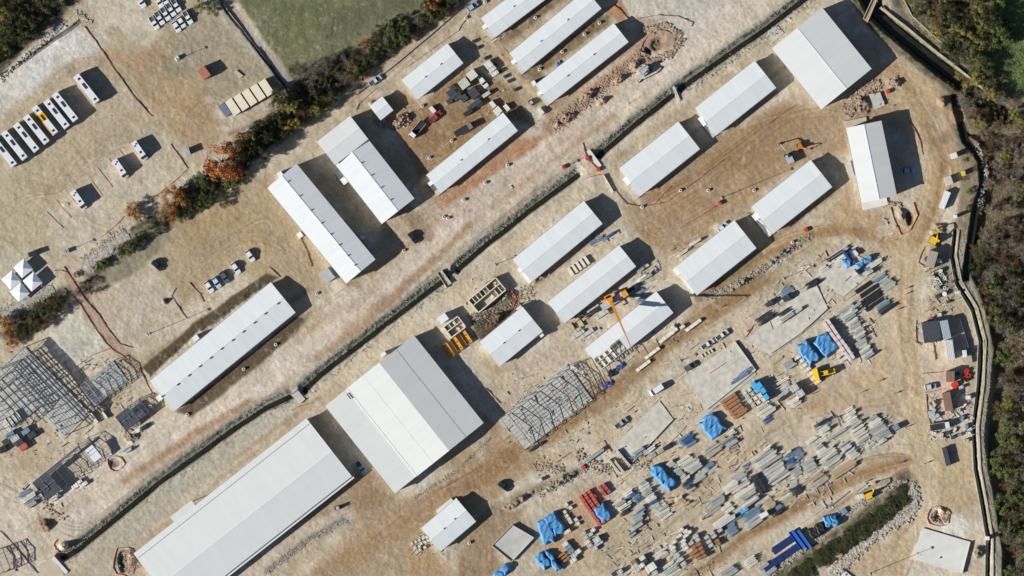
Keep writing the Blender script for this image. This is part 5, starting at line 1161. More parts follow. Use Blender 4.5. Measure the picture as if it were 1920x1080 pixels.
CO = [
 ((1159,941),(1171,952),4,20,[G_,W__],'in the left end column below the red crates'),
 ((1177,924),(1200,936),4,15,[BL,W__,SB],'in the blue heap below the bare slab corner'),
 ((1204,905),(1218,930),6,18,[W__,G_,W__],'left of the long folded blue tarp, upper half'),
 ((1219,932),(1232,952),5,18,[BL,G_,W__],'left of the long folded blue tarp, lower half'),
 ((1239,950),(1250,968),5,24,[W__,G_,'green'],'below the long folded blue tarp'),
 ((1198,955),(1194,988),6,24,['steelblue',G_,'green'],'in the fanned column under the blue heap'),
 ((1176,946),(1170,962),3,18,[BL,'dark'],'beside the fanned column'),
 ((1184,1000),(1186,1004),2,16,[BL],'lying loose at the lower left of the yard'),
 ((1255,868),(1280,893),7,12,[G_,W__,'green'],'in the short row behind the folded tarp'),
 ((1285,898),(1297,918),5,20,[W__,BL,'dark'],'right of the folded tarp'),
 ((1281,861),(1306,880),6,30,[W__,'green'],'in the long pale row above the folded tarp'),
 ((1316,885),(1310,898),3,28,['green',G_],'at the right foot of the pale row'),
 ((1330,874),(1336,882),2,24,[G_,'steelblue'],'at the outer right end of the pale row'),
 ((1272,935),(1284,946),4,14,['tan',W__],'in the tan group below the folded tarp'),
 ((1340,936),(1346,944),3,30,[W__,G_],'near the lane left of the black packs'),
 ((1338,950),(1336,958),2,36,[G_,'tan'],'above the white lattice girder'),
 ((1363,950),(1368,956),2,20,[W__],'right of the white lattice girder'),
 ((1343,970),(1362,978),3,38,[W__,'tan'],'below the white lattice girder'),
 ((1378,968),(1380,973),2,20,[SB],'beside the dark shade left of the cyan bundle'),
 ((1366,984),(1376,1000),4,22,[BL,'tan',SB],'at the right edge of the rusty crates'),
 ((1408,958),(1416,984),6,36,[G_,SB,'green'],'left of the white box by the lane'),
 ((1426,851),(1442,868),5,48,[G_,W__],'in the long upper middle rows'),
 ((1404,868),(1408,864),2,22,[BL],'at the left tip of the upper middle rows'),
 ((1448,876),(1462,898),6,44,[W__,G_,W__],'in the long rows right of the black packs'),
 ((1476,850),(1484,872),6,16,[BL,W__,SB],'in the blue stack right of the upper middle rows'),
 ((1492,846),(1502,856),3,16,[W__,SB],'in the crossed pile right of the blue stack'),
 ((1382,890),(1392,913),6,32,['green',G_,W__],'left of the black packs, upper rows'),
 ((1396,918),(1408,944),7,38,[G_,W__,'green'],'left of the black packs, lower rows'),
 ((1368,908),(1374,918),3,30,[W__,'tan'],'scattered left of the greenish rows'),
 ((1490,882),(1494,889),2,20,[G_,W__],'alone in the middle of the gravel'),
 ((1514,866),(1519,880),3,26,[G_,'green'],'in the triple row right of the lone pair'),
 ((1548,846),(1564,872),8,36,[W__,G_,'green'],'in the long pale rows of the lower right stacks'),
 ((1576,876),(1580,884),2,52,[W__,'tan'],'on the lane side of the lower right stacks'),
 ((1528,893),(1540,906),5,30,['tan',G_],'in the weathered stack near the lane'),
 ((1487,906),(1497,924),5,18,['dark',G_,'green'],'in the dark tangle near the lane'),
 ((1470,926),(1480,938),4,26,['tan',W__],'left of the dark tangle'),
 ((1438,938),(1444,952),4,20,['tan','tan',G_],'in the tan square stack'),
 ((1454,954),(1458,962),2,22,['dark',SB],'in the shade of the white box'),
 ((1540,793),(1544,799),2,24,[SB,'dark'],'at the top of the isolated upper pile'),
 ((1543,803),(1550,813),3,18,[W__,G_],'in the isolated upper pile'),
 ((1522,824),(1532,818),2,24,[W__],'trailing left of the isolated upper pile'),
 ((1566,815),(1568,818),1,46,[G_],'lying as one long thin row between two piles'),
 ((1593,768),(1597,783),3,18,[W__],'at the head of the right hand stack'),
 ((1597,787),(1603,797),3,24,['green',W__],'below the head of the right hand stack'),
 ((1606,802),(1620,825),8,28,[W__,W__,G_],'in the left half of the right hand stack'),
 ((1634,785),(1642,795),3,22,[W__,G_],'at the top of the right half stack'),
 ((1641,798),(1660,822),8,30,[W__,G_],'in the right half stack near the lane'),
 ((1632,836),(1652,828),4,22,[W__,'tan','green'],'trailing below the right hand stack'),
 ((1534,838),(1540,844),2,20,['green',W__],'as a lone pale pair on gravel'),
 ((1583,834),(1604,856),8,20,[BL,SB,W__],'in the blue rows of the lower right stacks'),
 ((1588,588),(1600,606),5,24,[G_,W__],'in the upper rows right of the pink packs'),
 ((1602,612),(1614,632),5,22,[W__,G_],'in the middle rows right of the pink packs'),
 ((1612,640),(1628,668),7,22,['green',G_,W__],'in the lower rows right of the pink packs'),
 ((1455,678),(1456,684),1,26,['tan'],'at the slab edge left of the blue tarps'),
 ((1474,680),(1482,688),3,24,[G_,'green'],'just left of the short pale packs'),
 ((1466,716),(1468,720),1,30,[W__],'standing off left of the grey square crates'),
 ((1464,731),(1472,744),3,24,[G_,'dark'],'left of the grey square crates'),
 ((1483,745),(1494,758),4,20,[W__,'tan'],'below the grey square crates'),
 ((1430,764),(1440,774),3,28,[W__,'dark','green'],'below the grey pack grid'),
 ((1438,786),(1441,790),2,18,[BL],'alone below the grey pack grid'),
 ((1283,820),(1296,833),4,24,[BL,'blue',SB],'in the blue fan left of the big blue tarp'),
 ((1362,824),(1374,833),4,26,[SB,G_],'below the big blue tarp'),
 ((1370,810),(1376,817),2,14,['tan',W__],'at the corner of the big blue tarp'),
 ((1350,822),(1346,828),2,30,[G_,'tan'],'trailing down from the big blue tarp'),
 ((1330,838),(1340,850),4,34,['tan','green',G_],'between the big tarp and the pale row'),
 ((1582,482),(1594,474),2,26,[BL],'on the slab by the road bend'),
 ((1566,480),(1572,474),2,34,[G_,'dark'],'along the upper edge of the bend slab'),
 ((1543,503),(1547,506),2,18,[W__,BL],'at the left corner of the bend slab'),
 ((1634,500),(1641,494),2,26,[W__,SB],'at the right rim of the bend slab'),
 ((1618,516),(1628,512),2,18,['dark','green'],'at the lower rim of the bend slab'),
 ((1520,530),(1524,534),2,22,['dark'],'at the head of the irregular slab'),
 ((1472,543),(1476,548),2,22,[SB,W__],'on the north rim of the irregular slab'),
 ((1468,586),(1476,594),2,24,['dark',G_],'on the west rim of the irregular slab'),
 ((1430,594),(1436,600),2,34,[G_,'dark'],'at the west corner of the irregular slab'),
 ((1496,582),(1500,586),1,14,[W__],'inside the irregular slab'),
 ((1582,580),(1592,590),3,34,['green',G_,W__],'above the pink packs'),
 ((1604,574),(1612,582),3,24,[G_,'green'],'right of the irregular slab corner'),
 ((1646,518),(1652,527),3,26,[SB,G_],'at the top of the black pipe rows'),
 ((1660,530),(1668,540),3,26,[G_,'green'],'right of the black pipe rows'),
 ((1650,566),(1660,578),3,28,[G_,'dark',SB],'below the black pipe rows'),
 ((1388,706),(1396,698),2,28,[SB],'on the right rim of the blank slab'),
 ((1378,716),(1382,712),1,14,[BL],'at the lower end of the blank slab rim'),
 ((1236,1036),(1244,1044),3,22,['tan',W__],'beside the dark crates at the bottom'),
 ((1250,1062),(1262,1076),4,32,[W__,'green'],'at the bottom edge of the yard'),
 ((1246,1028),(1240,1034),3,20,[SB,W__],'above the bottom edge beams'),
 ((1404,1048),(1412,1058),3,24,[G_,W__],'below the lower lane'),
 ((1430,1062),(1444,1072),3,22,['dark',G_],'at the bottom by the planted mound'),
 ((1362,1070),(1370,1076),2,30,[G_],'at the very bottom right of the lower lane'),
 ((1196,846),(1200,852),2,28,[G_,SB],'at the upper rim of the bare slab corner'),
 ((1115,854),(1100,862),2,36,[G_],'along the pit edge left of the bare slab corner'),
 ((1214,596+250),(1222,840),2,14,[G_,W__],'in the tangle at the slab top rim'),
 ((1210,1080-218),(1250,838),4,16,['tan',G_,'dark'],'strewn along the bare slab lower rim'),
 ((1004,838),(1000,834),1,30,['dark'],'below the wide grey skeleton'),
 ((60,940),(46,926),3,26,[W__,SB],'fanned beside the narrow frame'),
 ((58,946),(52,936),2,22,[SB,G_],'lying under the fan by the narrow frame'),
 ((98,936),(106,930),2,16,[W__,G_],'at the foot of the narrow frame'),
 ((238,842),(240,846),2,16,[SB,W__],'above the netted pit at left'),
 ((270,802),(256,808),3,16,[W__,'dark'],'under the decked frame'),
 ((1210,520),(1222,514),3,22,[BL,'dark',SB],'beside the crane in the central gap'),
 ((1192,528),(1204,522),3,22,[W__,G_],'between crane and central barrack'),
 ((1144,440),(1136,446),3,18,[BL,SB],'at the end of the bank barrack'),
 ((1288,468),(1280,474),3,22,[BL,SB,G_],'left of the curve barrack'),
 ((1300,456),(1308,452),3,16,[W__,'green'],'at the upper corner of the curve barrack'),
 ((1125,448),(1112,454),3,14,[G_,SB],'by the south side of the bank barrack'),
 ((1108,586),(1118,580),2,26,['dark',G_],'under the central barrack'),
 ((1186,540),(1204,560),3,24,['dark',SB],'in the shade north of the half roofed barrack'),
 ((1200,506),(1208,500),2,16,[W__,G_],'at the east end of the central barrack'),
]
for c in CO: column(*c)
for x, y, L in ((1588,482,26),(1596,486,24)): bundle(x, y, L, BL, -52, 'laid crosswise on the bend slab')
bundle(1611,512,17,'dark',-34,'laid crosswise near the lower slab rim')
bundle(1332,961,46,W__,34,'in the middle of the yard', 'ladder', 1.1); bundle(1646,520,24,SB,34,'at the head of the pipe rows','ladder',1.0); bundle(1664,580,40,'dark',34,'at the foot of the pipe rows','ladder',1.2)
for (x, y, a, L) in ((1168,858,-50,40),(1151,874,-52,34),(1160,850+24,-52,28)): bundle(x, y, L, W__, a, 'lying crosswise left of the bare slab corner', wid=.9)
bundle(1133,880,18,BL,-55,'standing off beside the crosswise posts')
# black pipes
def pipes(px, py, L, n, a, label, m_=M_DARK, r=.16, cat='pipes', nm='pipe_bundle', group='black pipe rows'):
    m = MB(); L *= SC; r_ = random.Random(int(px))
    for lay in range(2):
        for k in range(n - lay):
            x = r_.uniform(-.3, .3); y = (k - (n-1-lay)/2) * r * 2.06; m.cyl((-L/2 + x, y, r + lay*r*1.75 + .1), (L/2 + x, y, r + lay*r*1.75 + .1), r, None, 7)
    o = m.build(nm, m_, None, G(px, py), R(a)); tag(o, label, cat, group)
for x, y, L, lb in ((1620,538,38,'black pipe bundle farthest left in the rows near the ring road'),(1630,545,40,'second black pipe bundle from the left'),(1637,553,40,'third black pipe bundle, in the middle of the rows'),(1634,563,42,'fourth black pipe bundle of the rows'),(1640,571,40,'black pipe bundle lowest of the rows')): pipes(x, y, L, 5, 34, lb)
pipes(1573,937,46,2,38,'long thin grey pole beside the lane above the planted mound', M_TRIM, .12, group=None); pipes(1520,969,54,1,34,'long thin pale pole left of the blue tarp by the mound', M_CONCW, .12, group=None)
for x, y, L, lb in ((1467,1022,44,'dark blue tube row left of the blue trays'),(1478,1037,48,'dark blue tube row below the blue trays'),(1450,1056,42,'dark blue tube row nearest the bottom edge')): pipes(x, y, L, 8, 34, lb, mat('navy tube', rgb(44,62,112), .5, 0, .1, 1), .16, 'tubes', 'tube_row', 'dark blue tube rows')

# crates and panel packs
PK = {}
def crate(px, py, L, W_, h, c, a, label, group, cat='crate'):
    key = (c, L, W_, h)
    if key not in PK:
        root = empty('crate' if c not in ('pink',) else 'panel_pack', (0,0,0))
        m = MB(); m.box(0, 0, .07, L*SC*.94, W_*SC*.94, .14); m.build('pallet', M_TIM, root)
        pack_mesh(c, L*SC, W_*SC, h).build('load', BM[c], root)
        m = MB()
        for x in (-.28, .28): m.box(x*L*SC, 0, h/2 + .08, .05, W_*SC + .04, h - .08)
        m.build('strap', M_TRIM, root); PK[key] = root; o = root
    else: o = dup(PK[key])
    z = gz(px, py); p = P(px, py); o.location = (p.x, p.y, z - .02); o.rotation_euler = (0, 0, R(a)); tag(o, label, cat, group)
    return o
def grid(x, y, ux, uy, vx_, vy_, nu, nv_, L, W_, h, c, a, label, group, skip=0.0, cat='crate'):
    for i in range(nu):
        for j in range(nv_):
            if rs.random() < skip: continue
            crate(x + ux*i + vx_*j + rs.uniform(-.5,.5), y + uy*i + vy_*j + rs.uniform(-.5,.5), L, W_, h, c if isinstance(c, str) else rs.choice(c), a + rs.uniform(-3,3), label, group, cat)
grid(1089,932, 4.3,6.3, 7.6,-4.9, 9, 3, 6.5, 6.5, 1.2, 'red', -54, 'red crate in the long three wide block left of the small blue tarp', 'red crates')
grid(1125,914, 4.3,6.0, 7.4,-4.8, 3, 2, 6.3, 6.3, 1.1, 'red', 36, 'bright red crate in the small group above the long red block', 'bright red crates', .15)
grid(1547,608, 6.4,9.2, 6.2,-4.4, 8, 2, 10, 6.2, 2.0, 'pink', -55, 'pale pink panel pack in the two wide diagonal chain', 'pink packs', 0, 'panel pack')
grid(1572,668, 6.4,-4.4, 5.5,7.8, 4, 2, 6.6, 8, 1.7, 'pink', -55, 'pale pink panel pack in the lower block by the loader', 'lower pink packs', .1, 'panel pack')
grid(1495,670, 6.3,7.6, 0,0, 7, 1, 13, 5.6, 1.0, 'white', 34, 'short pale pack in the stepped row left of the loader', 'short pale packs')
grid(1396,737, 5.6,7.8, 8.8,-6.0, 4, 3, 7.6, 6.6, 1.1, ['grey','grey','white'], 34, 'square strapped pack in the grid right of the brown lumber', 'strapped square packs', .08)
for x, y, lb in ((1489,727,'bigger grey square crate below the irregular slab'),(1500,738,'grey square crate with a dark gap on top')): crate(x, y, 15, 13, 2.4, 'grey', 34, lb, 'grey square crates')
for x, y in ((1413,721),(1420,730),(1423,722),(1430,732),(1436,744)): crate(x, y, 11, 9, 2.6, 'cyan', -55, 'cyan wrapped pack at the head of the grey pack grid', 'cyan packs')
for x, y in ((1425,742),(1432,749)): crate(x, y, 8, 8, 2.4, 'pink', -55, 'pink pack between the cyan wrapped ones', 'pink packs by the cyan ones')
for k, (x, y, L) in enumerate(((1365,747,34),(1369,753,34),(1373,759,34),(1378,765,28),(1382,771,30),(1387,777,28),(1392,771,20))): crate(x, y, L, 6, 1.1, 'brown', 34, 'brown lumber pack in the stack right of the big blue tarp', 'brown lumber packs', 'lumber')
grid(1300,1026, 3.6,7.0, 9.4,-5.4, 4, 2, 9.5, 6.4, 1.7, 'brown', 34, 'rusty brown crate in the block at the bottom of the yard', 'rusty crates')
grid(1297,1038, 4.2,6.8, 0,0, 2, 1, 9.5, 6.4, 1.5, 'brown', 34, 'rusty brown crate at the left foot of the rusty block', 'rusty crates'); grid(1344,1014, 3,6.2, 0,0, 2, 1, 9.5, 6, 1.4, 'brown', 34, 'rusty brown crate right of the grey ones', 'rusty crates')
for x, y in ((1329,1015),(1333,1022),(1325,1007),(1339,1005),(1335,999),(1350,994),(1347,987),(1308,1012),(1305,1005),(1296,1018)): crate(x, y, 9.5, 6.4, 1.5, 'grey', 34, 'grey crate set around the rusty block', 'grey crates round the rusty block')
for x, y in ((1282,1021),(1286,1028),(1281,1014),(1286,1004),(1285,996),(1274,1004),(1264,1016),(1277,993),(1256,1024),(1292,998),(1262,1027)): crate(x, y, 10.5, 6, 1.2, 'white', 34, 'white crate in the loose rows left of the rusty block', 'white crates in loose rows')
for x, y in ((1269,1042),(1276,1049),(1281,1057),(1262,1034)): crate(x, y, 11, 7, 1.2, 'grey', 34, 'grey crate at the lower left of the rusty block', 'lower grey crates')
for x, y in ((1412,895),(1416,902),(1419,910),(1423,917),(1427,924),(1418,893),(1424,901),(1428,909),(1432,916)): crate(x, y, 8, 7, 1.6, 'black', -60, 'black wrapped pack in the double row in mid yard', 'black packs')
for x, y, c in ((1188,1054,'brown'),(1191,1061,'grey'),(1195,1068,'grey'),(1204,1046,'white'),(1203,1060,'white'),(1162,1072,'grey'),(1152,1076,'dark'),(1209,1052,'dark'),(1228,1074,'grey')): crate(x, y, 11, 8, 1.7, c, 34, f'{c} crate in the mixed group at the bottom edge', 'mixed crates at the bottom edge')
crate(1220,1064,20,14,2.0,'white',34,'big white crate in the mixed bottom group',None); crate(1208,1076,16,12,1.6,'tan',34,'tan open crate at the bottom edge',None)
# block stacks beside the red crates
for x, y in ((1059,960),(1063,967),(1067,973),(1070,979),(1062,946),(1070,952),(1080,974),(1084,982)): crate(x, y, 7, 6.5, .9, 'white', 34, 'white block pack in the gaps left of the red block', 'white block packs')
for x, y in ((1094,1000),(1098,1008),(1102,1016),(1106,1023),(1112,994),(1107,1002),(1126,1016),(1119,1021),(1116,1029)): crate(x, y, 9, 6.5, 1.2, rs.choice(['grey','green','white']), 34, 'greenish grey pack below the long red block', 'packs below the red block')
crate(1119,1012,13,11,1.8,'green',34,'broad pale green crate below the long red block',None); crate(1064,996,11,6,1.4,'white',30,'lone white crate between two blue tarps',None)
for x, y, c in ((1060,1020,'white'),(1066,1026,'steelblue'),(1071,1033,'steelblue'),(1076,1042,'grey'),(1084,1034,'white'),(1076,1050,'white')): crate(x, y, 11, 8, 1.3, c, 34, f'{ {"steelblue":"steel blue"}.get(c,c)} crate right of the lower blue tarps', 'crates right of the lower blue tarps')
for x, y in ((1050,1042),(1054,1047),(1058,1052)): crate(x, y, 22, 4, .9, 'brown', 34, 'rust brown plank pack between the lower tarps', 'rust brown plank packs', 'lumber')
for x, y, lx, ly, c, a in ((888,175,20,17,'dark',-52),(870,184,12,14,'dark',-52),(893,193,9,19,'dark',-52),(884,200,9,17,'dark',-52),(877,211,8,18,'black',-55),(912,177,16,7,'grey',34),(849,165,11,10,'dark',-50),(848,176,18,16,'dark',-50),(857,181,12,16,'dark',-52),(843,190,12,9,'dark',34),(899,196,7,14,'black',-55)):
    crate(x, y, lx, ly, 1.5, c, a, f'{c} crate among the dark stacks of the upper yard', 'dark crates of the upper yard')
for x, y in ((918,124),(923,130),(928,138),(914,119)): crate(x, y, 14, 7, 1.6, 'white', 34, 'white pack in the row near the shaded barrack end', 'white packs of the upper yard')
for x, y, lb in ((924,196,'white box near the head of the narrow barrack'),(950,202,'pale box on the corner of the narrow barrack'),(935,206,'grey white box by the narrow barrack wall'),(1014,209,'white box in shade right of the narrow barrack'),(931,211,'lowest white box by the narrow barrack wall'),(811,206,'grey white box beside the red pickup')): crate(x, y, 13, 8, 1.4, 'white', -50, lb, None, 'box')
for x, y in ((889,78),(896,90),(910,110),(930,121),(940,133),(947,144),(954,153),(966,169)): crate(x, y, 6, 5, 1.0, 'black', -52, 'small black bin along the path left of the barrack porches', 'black bins along the path', 'bin')
for k in range(5): crate(1070.5 + 7.4*k, 509 - 5.2*k, 17, 5.4, 1.0, 'white', -56, 'white panel pack in the neat row between two barracks', 'white packs between barracks', 'panel pack')
for k in range(4): crate(14 + 6.6*k, 795 - 5.4*k, 20, 5.4, 1.2, 'white', -55, 'white panel pack beside the skeleton at the left edge', 'white packs at the left edge', 'panel pack')
for x, y, c in ((20,815,'steelblue'),(36,830,'dark'),(44,838,'red'),(28,822,'grey'),(12,828,'dark'),(5,842,'black'),(48,808,'steelblue'),(60,816,'dark')): crate(x, y, 16, 11, 1.5, c, 34, f'{ {"steelblue":"steel blue"}.get(c,c)} crate in the group at the left edge', 'crates at the left edge')
for x, y, L, w_ in ((142,911,16,8),(157,908,16,7),(148,904,13,6),(176,784,22,6),(196,778,16,4)): crate(x, y, L, w_, 1.2, 'white', 34 if y > 800 else -52, 'white pack ' + ('under the narrow frame' if y > 800 else 'at the corner of the largest skeleton'), 'white packs by the frames')
for x, y, L in ((1224,646,34),(1218,652,34),(1260,637-22,12),(1268,630,36),(1223,662,34),(1206,686,32),(1279,636-23,10)): crate(x + 32 if L > 30 and y < 660 else x, y - 20 if L > 30 and y < 660 else y, L, 6, 1.0, 'white', 37, 'long white board pack along the yard road by the half roofed barrack', 'long white board packs', 'board pack')
for x, y in ((1080,600),(1090,606),(1084,618),(1072,612),(1098,596),(1076,598)): crate(x, y, 14, 5, .8, 'tan', rs.choice((34, -56)), 'tan board pack in the messy frame group under the central barrack', 'tan boards under the central barrack', 'board pack')
for x, y in ((1112,600-20),(1128,590),(1101,625),(1084,627)): crate(x, y, 26, 7, .9, rs.choice(['grey','white']), 34, 'pale board pack south of the central barrack', 'pale boards south of the central barrack', 'board pack')
for k in range(13):
    crate(773 + (k % 5)*7 + rs.uniform(-2,2) + (k // 5)*4, 1020 + (k // 5)*7 - (k % 5)*3.4 + rs.uniform(-1,1), 5.5, 5.5, .8, 'white', 40, 'small white block pallet beside the short bottom barrack', 'white block pallets', 'pallet')
for k in range(7): crate(786 + (k % 4)*8 + 8*(k//4), 1008 - (k % 4)*2 + 8*(k//4), 6, 5, .7, ['tan','white'][k % 2], 40, f'{["tan","white"][k % 2]} pallet at the upper end of the block pallets', 'upper block pallets', 'pallet')
for x, y in ((1316,668),(1322,664),(1329,661),(1335,658)): crate(x, y, 7, 3, .5, 'white', -56, 'small white slab on edge beside the blank slab', 'small white slabs', 'block')
crate(1580,960,16,11,.9,'steelblue',34,'steel blue tray beside the blue tarp on the mound edge',None); crate(1680,801,11,10,1.8,'steelblue',34,'lone steel blue crate at the east end of the stacks',None); crate(1474,559,14,11,1.9,'dark',34,'dark covered crate on the irregular slab rim',None); crate(1442,569,16,8,1.6,'dark',36,'dark long crate left of the irregular slab',None); crate(1462,604,8,7,1.0,'white',34,'single white cube on the irregular slab',None); crate(1614,930,11,8,1.6,'white',20,'white tank box beside the yellow excavator',None); crate(1604,474,11,6,1.3,'white',-50,'white box right of the blue bundles on the bend slab',None)
crate(1013,900,7,6,1.4,'white',30,'white post box on the gravel right of the dark car',None); crate(1023,920,5,5,.6,'white',10,'small white cube by the spoil ridge',None); crate(1395,956,16,9,1.1,'cyan',34,'cyan wrapped bundle left of the white box',None)
grid(1608,918, 3.6,-2.4, 3,4.5, 5, 2, 3, 4.6, .5, 'green', -55, 'little pale green block north of the yellow excavator', 'little green blocks', .1, 'block')

for k, (x, y, c, a) in enumerate(((1752,812,'white',8),(1766,816,'grey',80),(1778,812,'dark',8),(1790,806,'white',60),(1800,815,'steelblue',8),(1812,800,'steelblue',84),(1816,812,'white',8),(1748,520,'grey',10),(1764,508,'white',70),(1788,528,'dark',10),(1796,548,'white',10),(1758,556,'dark',8),(1778,566,'dark',4),(1796,700,'dark',8),(1802,726,'grey',20),(1808,760,'white',40),(1798,770,'grey',10),(1804,784,'steelblue',70),(1736,640,'white',10),(1744,598,'red',20),(1762,590,'white',8),(1756,752,'dark',10),(1752,760,'grey',60),(1812,826,'tan',8),(1770,822,'tan',6),(1786,820,'dark',40))):
    crate(x, y, 7 + k % 4, 4 + k % 3, .8 + .2*(k % 3), c, a, f"small { {'steelblue': 'steel blue'}.get(c, c)} box in the clutter of the east side lots", 'clutter boxes of the east side lots', 'box')
# ---------------------------------------------------------------- tarpaulins over stacks
M_TARP = mat('blue tarpaulin', rgb(84,146,196), .6, 0, .30, .6, .25); M_TARPB = mat('black tarpaulin', rgb(38,40,42), .6, 0, .2, 1)
def tarp(px, py, L, W_, h, a, label, seed, m_=M_TARP, lumps=3, group='blue tarpaulins'):
    L *= SC; W_ *= SC; n, k = int(L/.22)+2, int(W_/.22)+2; r_ = random.Random(seed); ph = [r_.uniform(0, 6) for _ in range(8)]
    m = MB(); pts = []
    st = [r_.uniform(.55, 1.0) for _ in range(lumps)]
    for i in range(n):
        for j in range(k):
            u, v = i/(n-1)*2-1, j/(k-1)*2-1
            eu, ev = min(1, (1-abs(u))*L/2/.55), min(1, (1-abs(v))*W_/2/.55); e = min(eu, ev)
            sec = st[min(lumps-1, int((u+1)/2*lumps))]; fu = abs(((u+1)/2*lumps) % 1 - .5)*2
            z = h*sec*(1-.30*max(0, fu-.86)*7*(lumps > 1)) * (e**.45) + .13*math.sin(u*L*1.1+ph[0]+v*3)*math.sin(v*W_*.7+ph[1]) + .08*abs(math.sin((u*L*.8+v*W_*.35)*1.6+ph[2]))
            z *= (1 if e > 0 else 0)
            x = u*L/2*(1+.05*math.sin(v*5+ph[3])) + .22*math.sin(v*4+ph[4]); y = v*W_/2*(1+.06*math.sin(u*6+ph[5])) + .22*math.sin(u*5+ph[6])
            pts.append((x, y, max(.02, z)))
    m.poly(pts, [(i*k+j, (i+1)*k+j, (i+1)*k+j+1, i*k+j+1) for i in range(n-1) for j in range(k-1)])
    root = empty('tarpaulin_stack', G(px, py), R(a)); tag(root, label, 'tarpaulin', group)
    tp_ = m.build('tarpaulin', m_, root); tp_.data.polygons.foreach_set('use_smooth', [True]*len(tp_.data.polygons)); q = MB(); q.box(0, 0, h*.2, L*.86, W_*.86, h*.4); q.build('covered_load', M_TIM, root)
    q = MB()
    for t_ in (-.3, .05, .34): q.bar((t_*L, -W_*.49, h*.5), (t_*L, W_*.49, h*.5), .05)
    q.build('rope', M_TRIM, root); return root
tarp(1336,799,42,36,2.8,-52,'biggest blue tarpaulin, hollowed in its middle, left of the brown lumber',1,lumps=2)
tarp(1243,894,54,24,2.6,-45,'long folded blue tarpaulin with ropes in mid yard',2,lumps=3)
tarp(1024,996,46,26,2.8,-75,'blue tarpaulin at the lower left, the one with a white crease',3,lumps=1)
tarp(1040,983,42,26,2.6,-54,'blue tarpaulin overlapping the creased one on its right',4,lumps=3)
tarp(1018,1051,30,20,2.0,-50,'blue tarpaulin at the bottom, left of the long narrow one',5,lumps=2)
tarp(1036,1050,44,12,2.2,-58,'long narrow blue tarpaulin at the bottom',6,lumps=2); tarp(1054,1060,14,10,1.4,-50,'smallest blue tarpaulin beside the long narrow one',7,lumps=1)
tarp(1130,962,32,24,2.0,-56,'small square blue tarpaulin right of the red block',8,lumps=2)
tarp(1515,661,44,26,2.6,-52,'blue tarpaulin left of the two beside the pink packs',9,lumps=2); tarp(1548,646,40,34,2.8,-50,'crumpled blue tarpaulin touching the pink packs',10,lumps=3)
tarp(1558,976,28,22,2.2,10,'blue tarpaulin on the edge of the planted mound',11,lumps=2); tarp(1620,492,36,12,1.6,34,'pale blue tarpaulin on the bend slab with a long shadow',12,lumps=2); tarp(1588,492,20,14,1.2,-52,'deep blue tarpaulin in the middle of the bend slab',13,lumps=1)
tarp(942,1072,34,16,2.0,40,'blue tarpaulin cut by the bottom edge, left of the others',14,lumps=2); tarp(1532,995,34,22,1.6,34,'black tarpaulin between blue trays and the mound',15,M_TARPB,2,None)
tarp(1140,720,22,9,1.0,30,'dark blue bundle lying beside the scaffold frame',16,mat('navy tarp',rgb(50,76,160),.5,0,.1,1),1,None); tarp(1163,688,20,9,1.0,36,'dark blue bundle below the half roofed barrack',17,mat('navy tarp',rgb(50,76,160),.5,0,.1,1),1,None); tarp(1049,120,12,9,.8,40,'little blue bundle on dark soil between two upper barracks',18,mat('navy tarp',rgb(50,76,160),.5,0,.1,1),1,None)
for k, (x, y, lb) in enumerate(((1494,1012,'blue steel tray lying across the tube rows, left one'),(1506,1012,'blue steel tray lying across the tube rows, right one'))):
    m = MB(); L, w_ = 40*SC, 9*SC; m.box(0,0,.9,L,w_,.12); m.box(0,w_/2,1.1,L,.12,.4); m.box(0,-w_/2,1.1,L,.12,.4); m.box(0,0,.45,L*.9,w_*.6,.8)
    o = m.build('steel_tray', [mat('bright blue steel', rgb(58,110,186), .4, .1, .1, 1)], None, G(x, y), R(-54)); tag(o, lb, 'steel tray')

# ---------------------------------------------------------------- barrels, drums, manholes, posts, masts
def drum(px, py, r, h, m_, label, cat, name, group, hole=.0):
    m = MB(); m.cyl((0,0,0), (0,0,h), r, None, 14, hole)
    if not hole: m.cyl((0,0,h), (0,0,h+.05), r*1.04, r*.9, 14)
    o = m.build(name, m_, None, G(px, py)); tag(o, label, cat, group); return o
for k, (x, y) in enumerate(((1813,695),(1808,703),(1816,704),(1811,698))): drum(x, y, .75, .9, M_RED, 'red ring coil beside the small maroon hut', 'coil', 'pipe_coil', 'red coils', .55)
for x, y in ((1787,722),(1793,720),(1790,726)): drum(x, y, .8, 1.0, M_RED, 'red drum below the small maroon hut', 'drum', 'drum', 'red drums')
for x, y in ((1804,712),(1812,713),(1818,710)): drum(x, y, .6, .6, M_TYRE, 'black tyre beside the red coils', 'tyre', 'tyre', 'black tyres', .5)
for x, y in ((1750,776),(1751,769),(1758,779),(1744,774),(1745,781),(1752,783)): drum(x, y, .7, 1.0, M_GREYB, 'round grey tank below the mauve brown hut', 'tank', 'tank', 'round grey tanks')
for k in range(16): drum(1752 + (k % 4)*6.5 + rs.uniform(-2,2), 514 + (k // 4)*8 + rs.uniform(-2,2), .6, .35, rs.choice([M_CONC, M_DARK, M_CONCW]), 'concrete ring in the heap below the tan hut', 'ring', 'concrete_ring', 'concrete rings', .55)
drum(1738,486,1.0,1.6,M_DECK,'black round tank left of the tan hut','tank','tank',None); drum(1771,551,.8,1.2,M_WHITE,'white round tank near the concrete rings','tank','tank',None)
MH = [(805,296),(910,343),(870,375),(832,407),(840,409),(952,310),(757,470),(1004,33),(1054,97),(1096,64),(1124,43),(1012,130),(910,4),(874,34),(792,199),(847,264),(1486,454),(351,777),(457,692),(517,646),(282,762),(880,1018),(594,551),(1328,357),(1276,357),(1414,357),(1204,388)]
mh0 = None
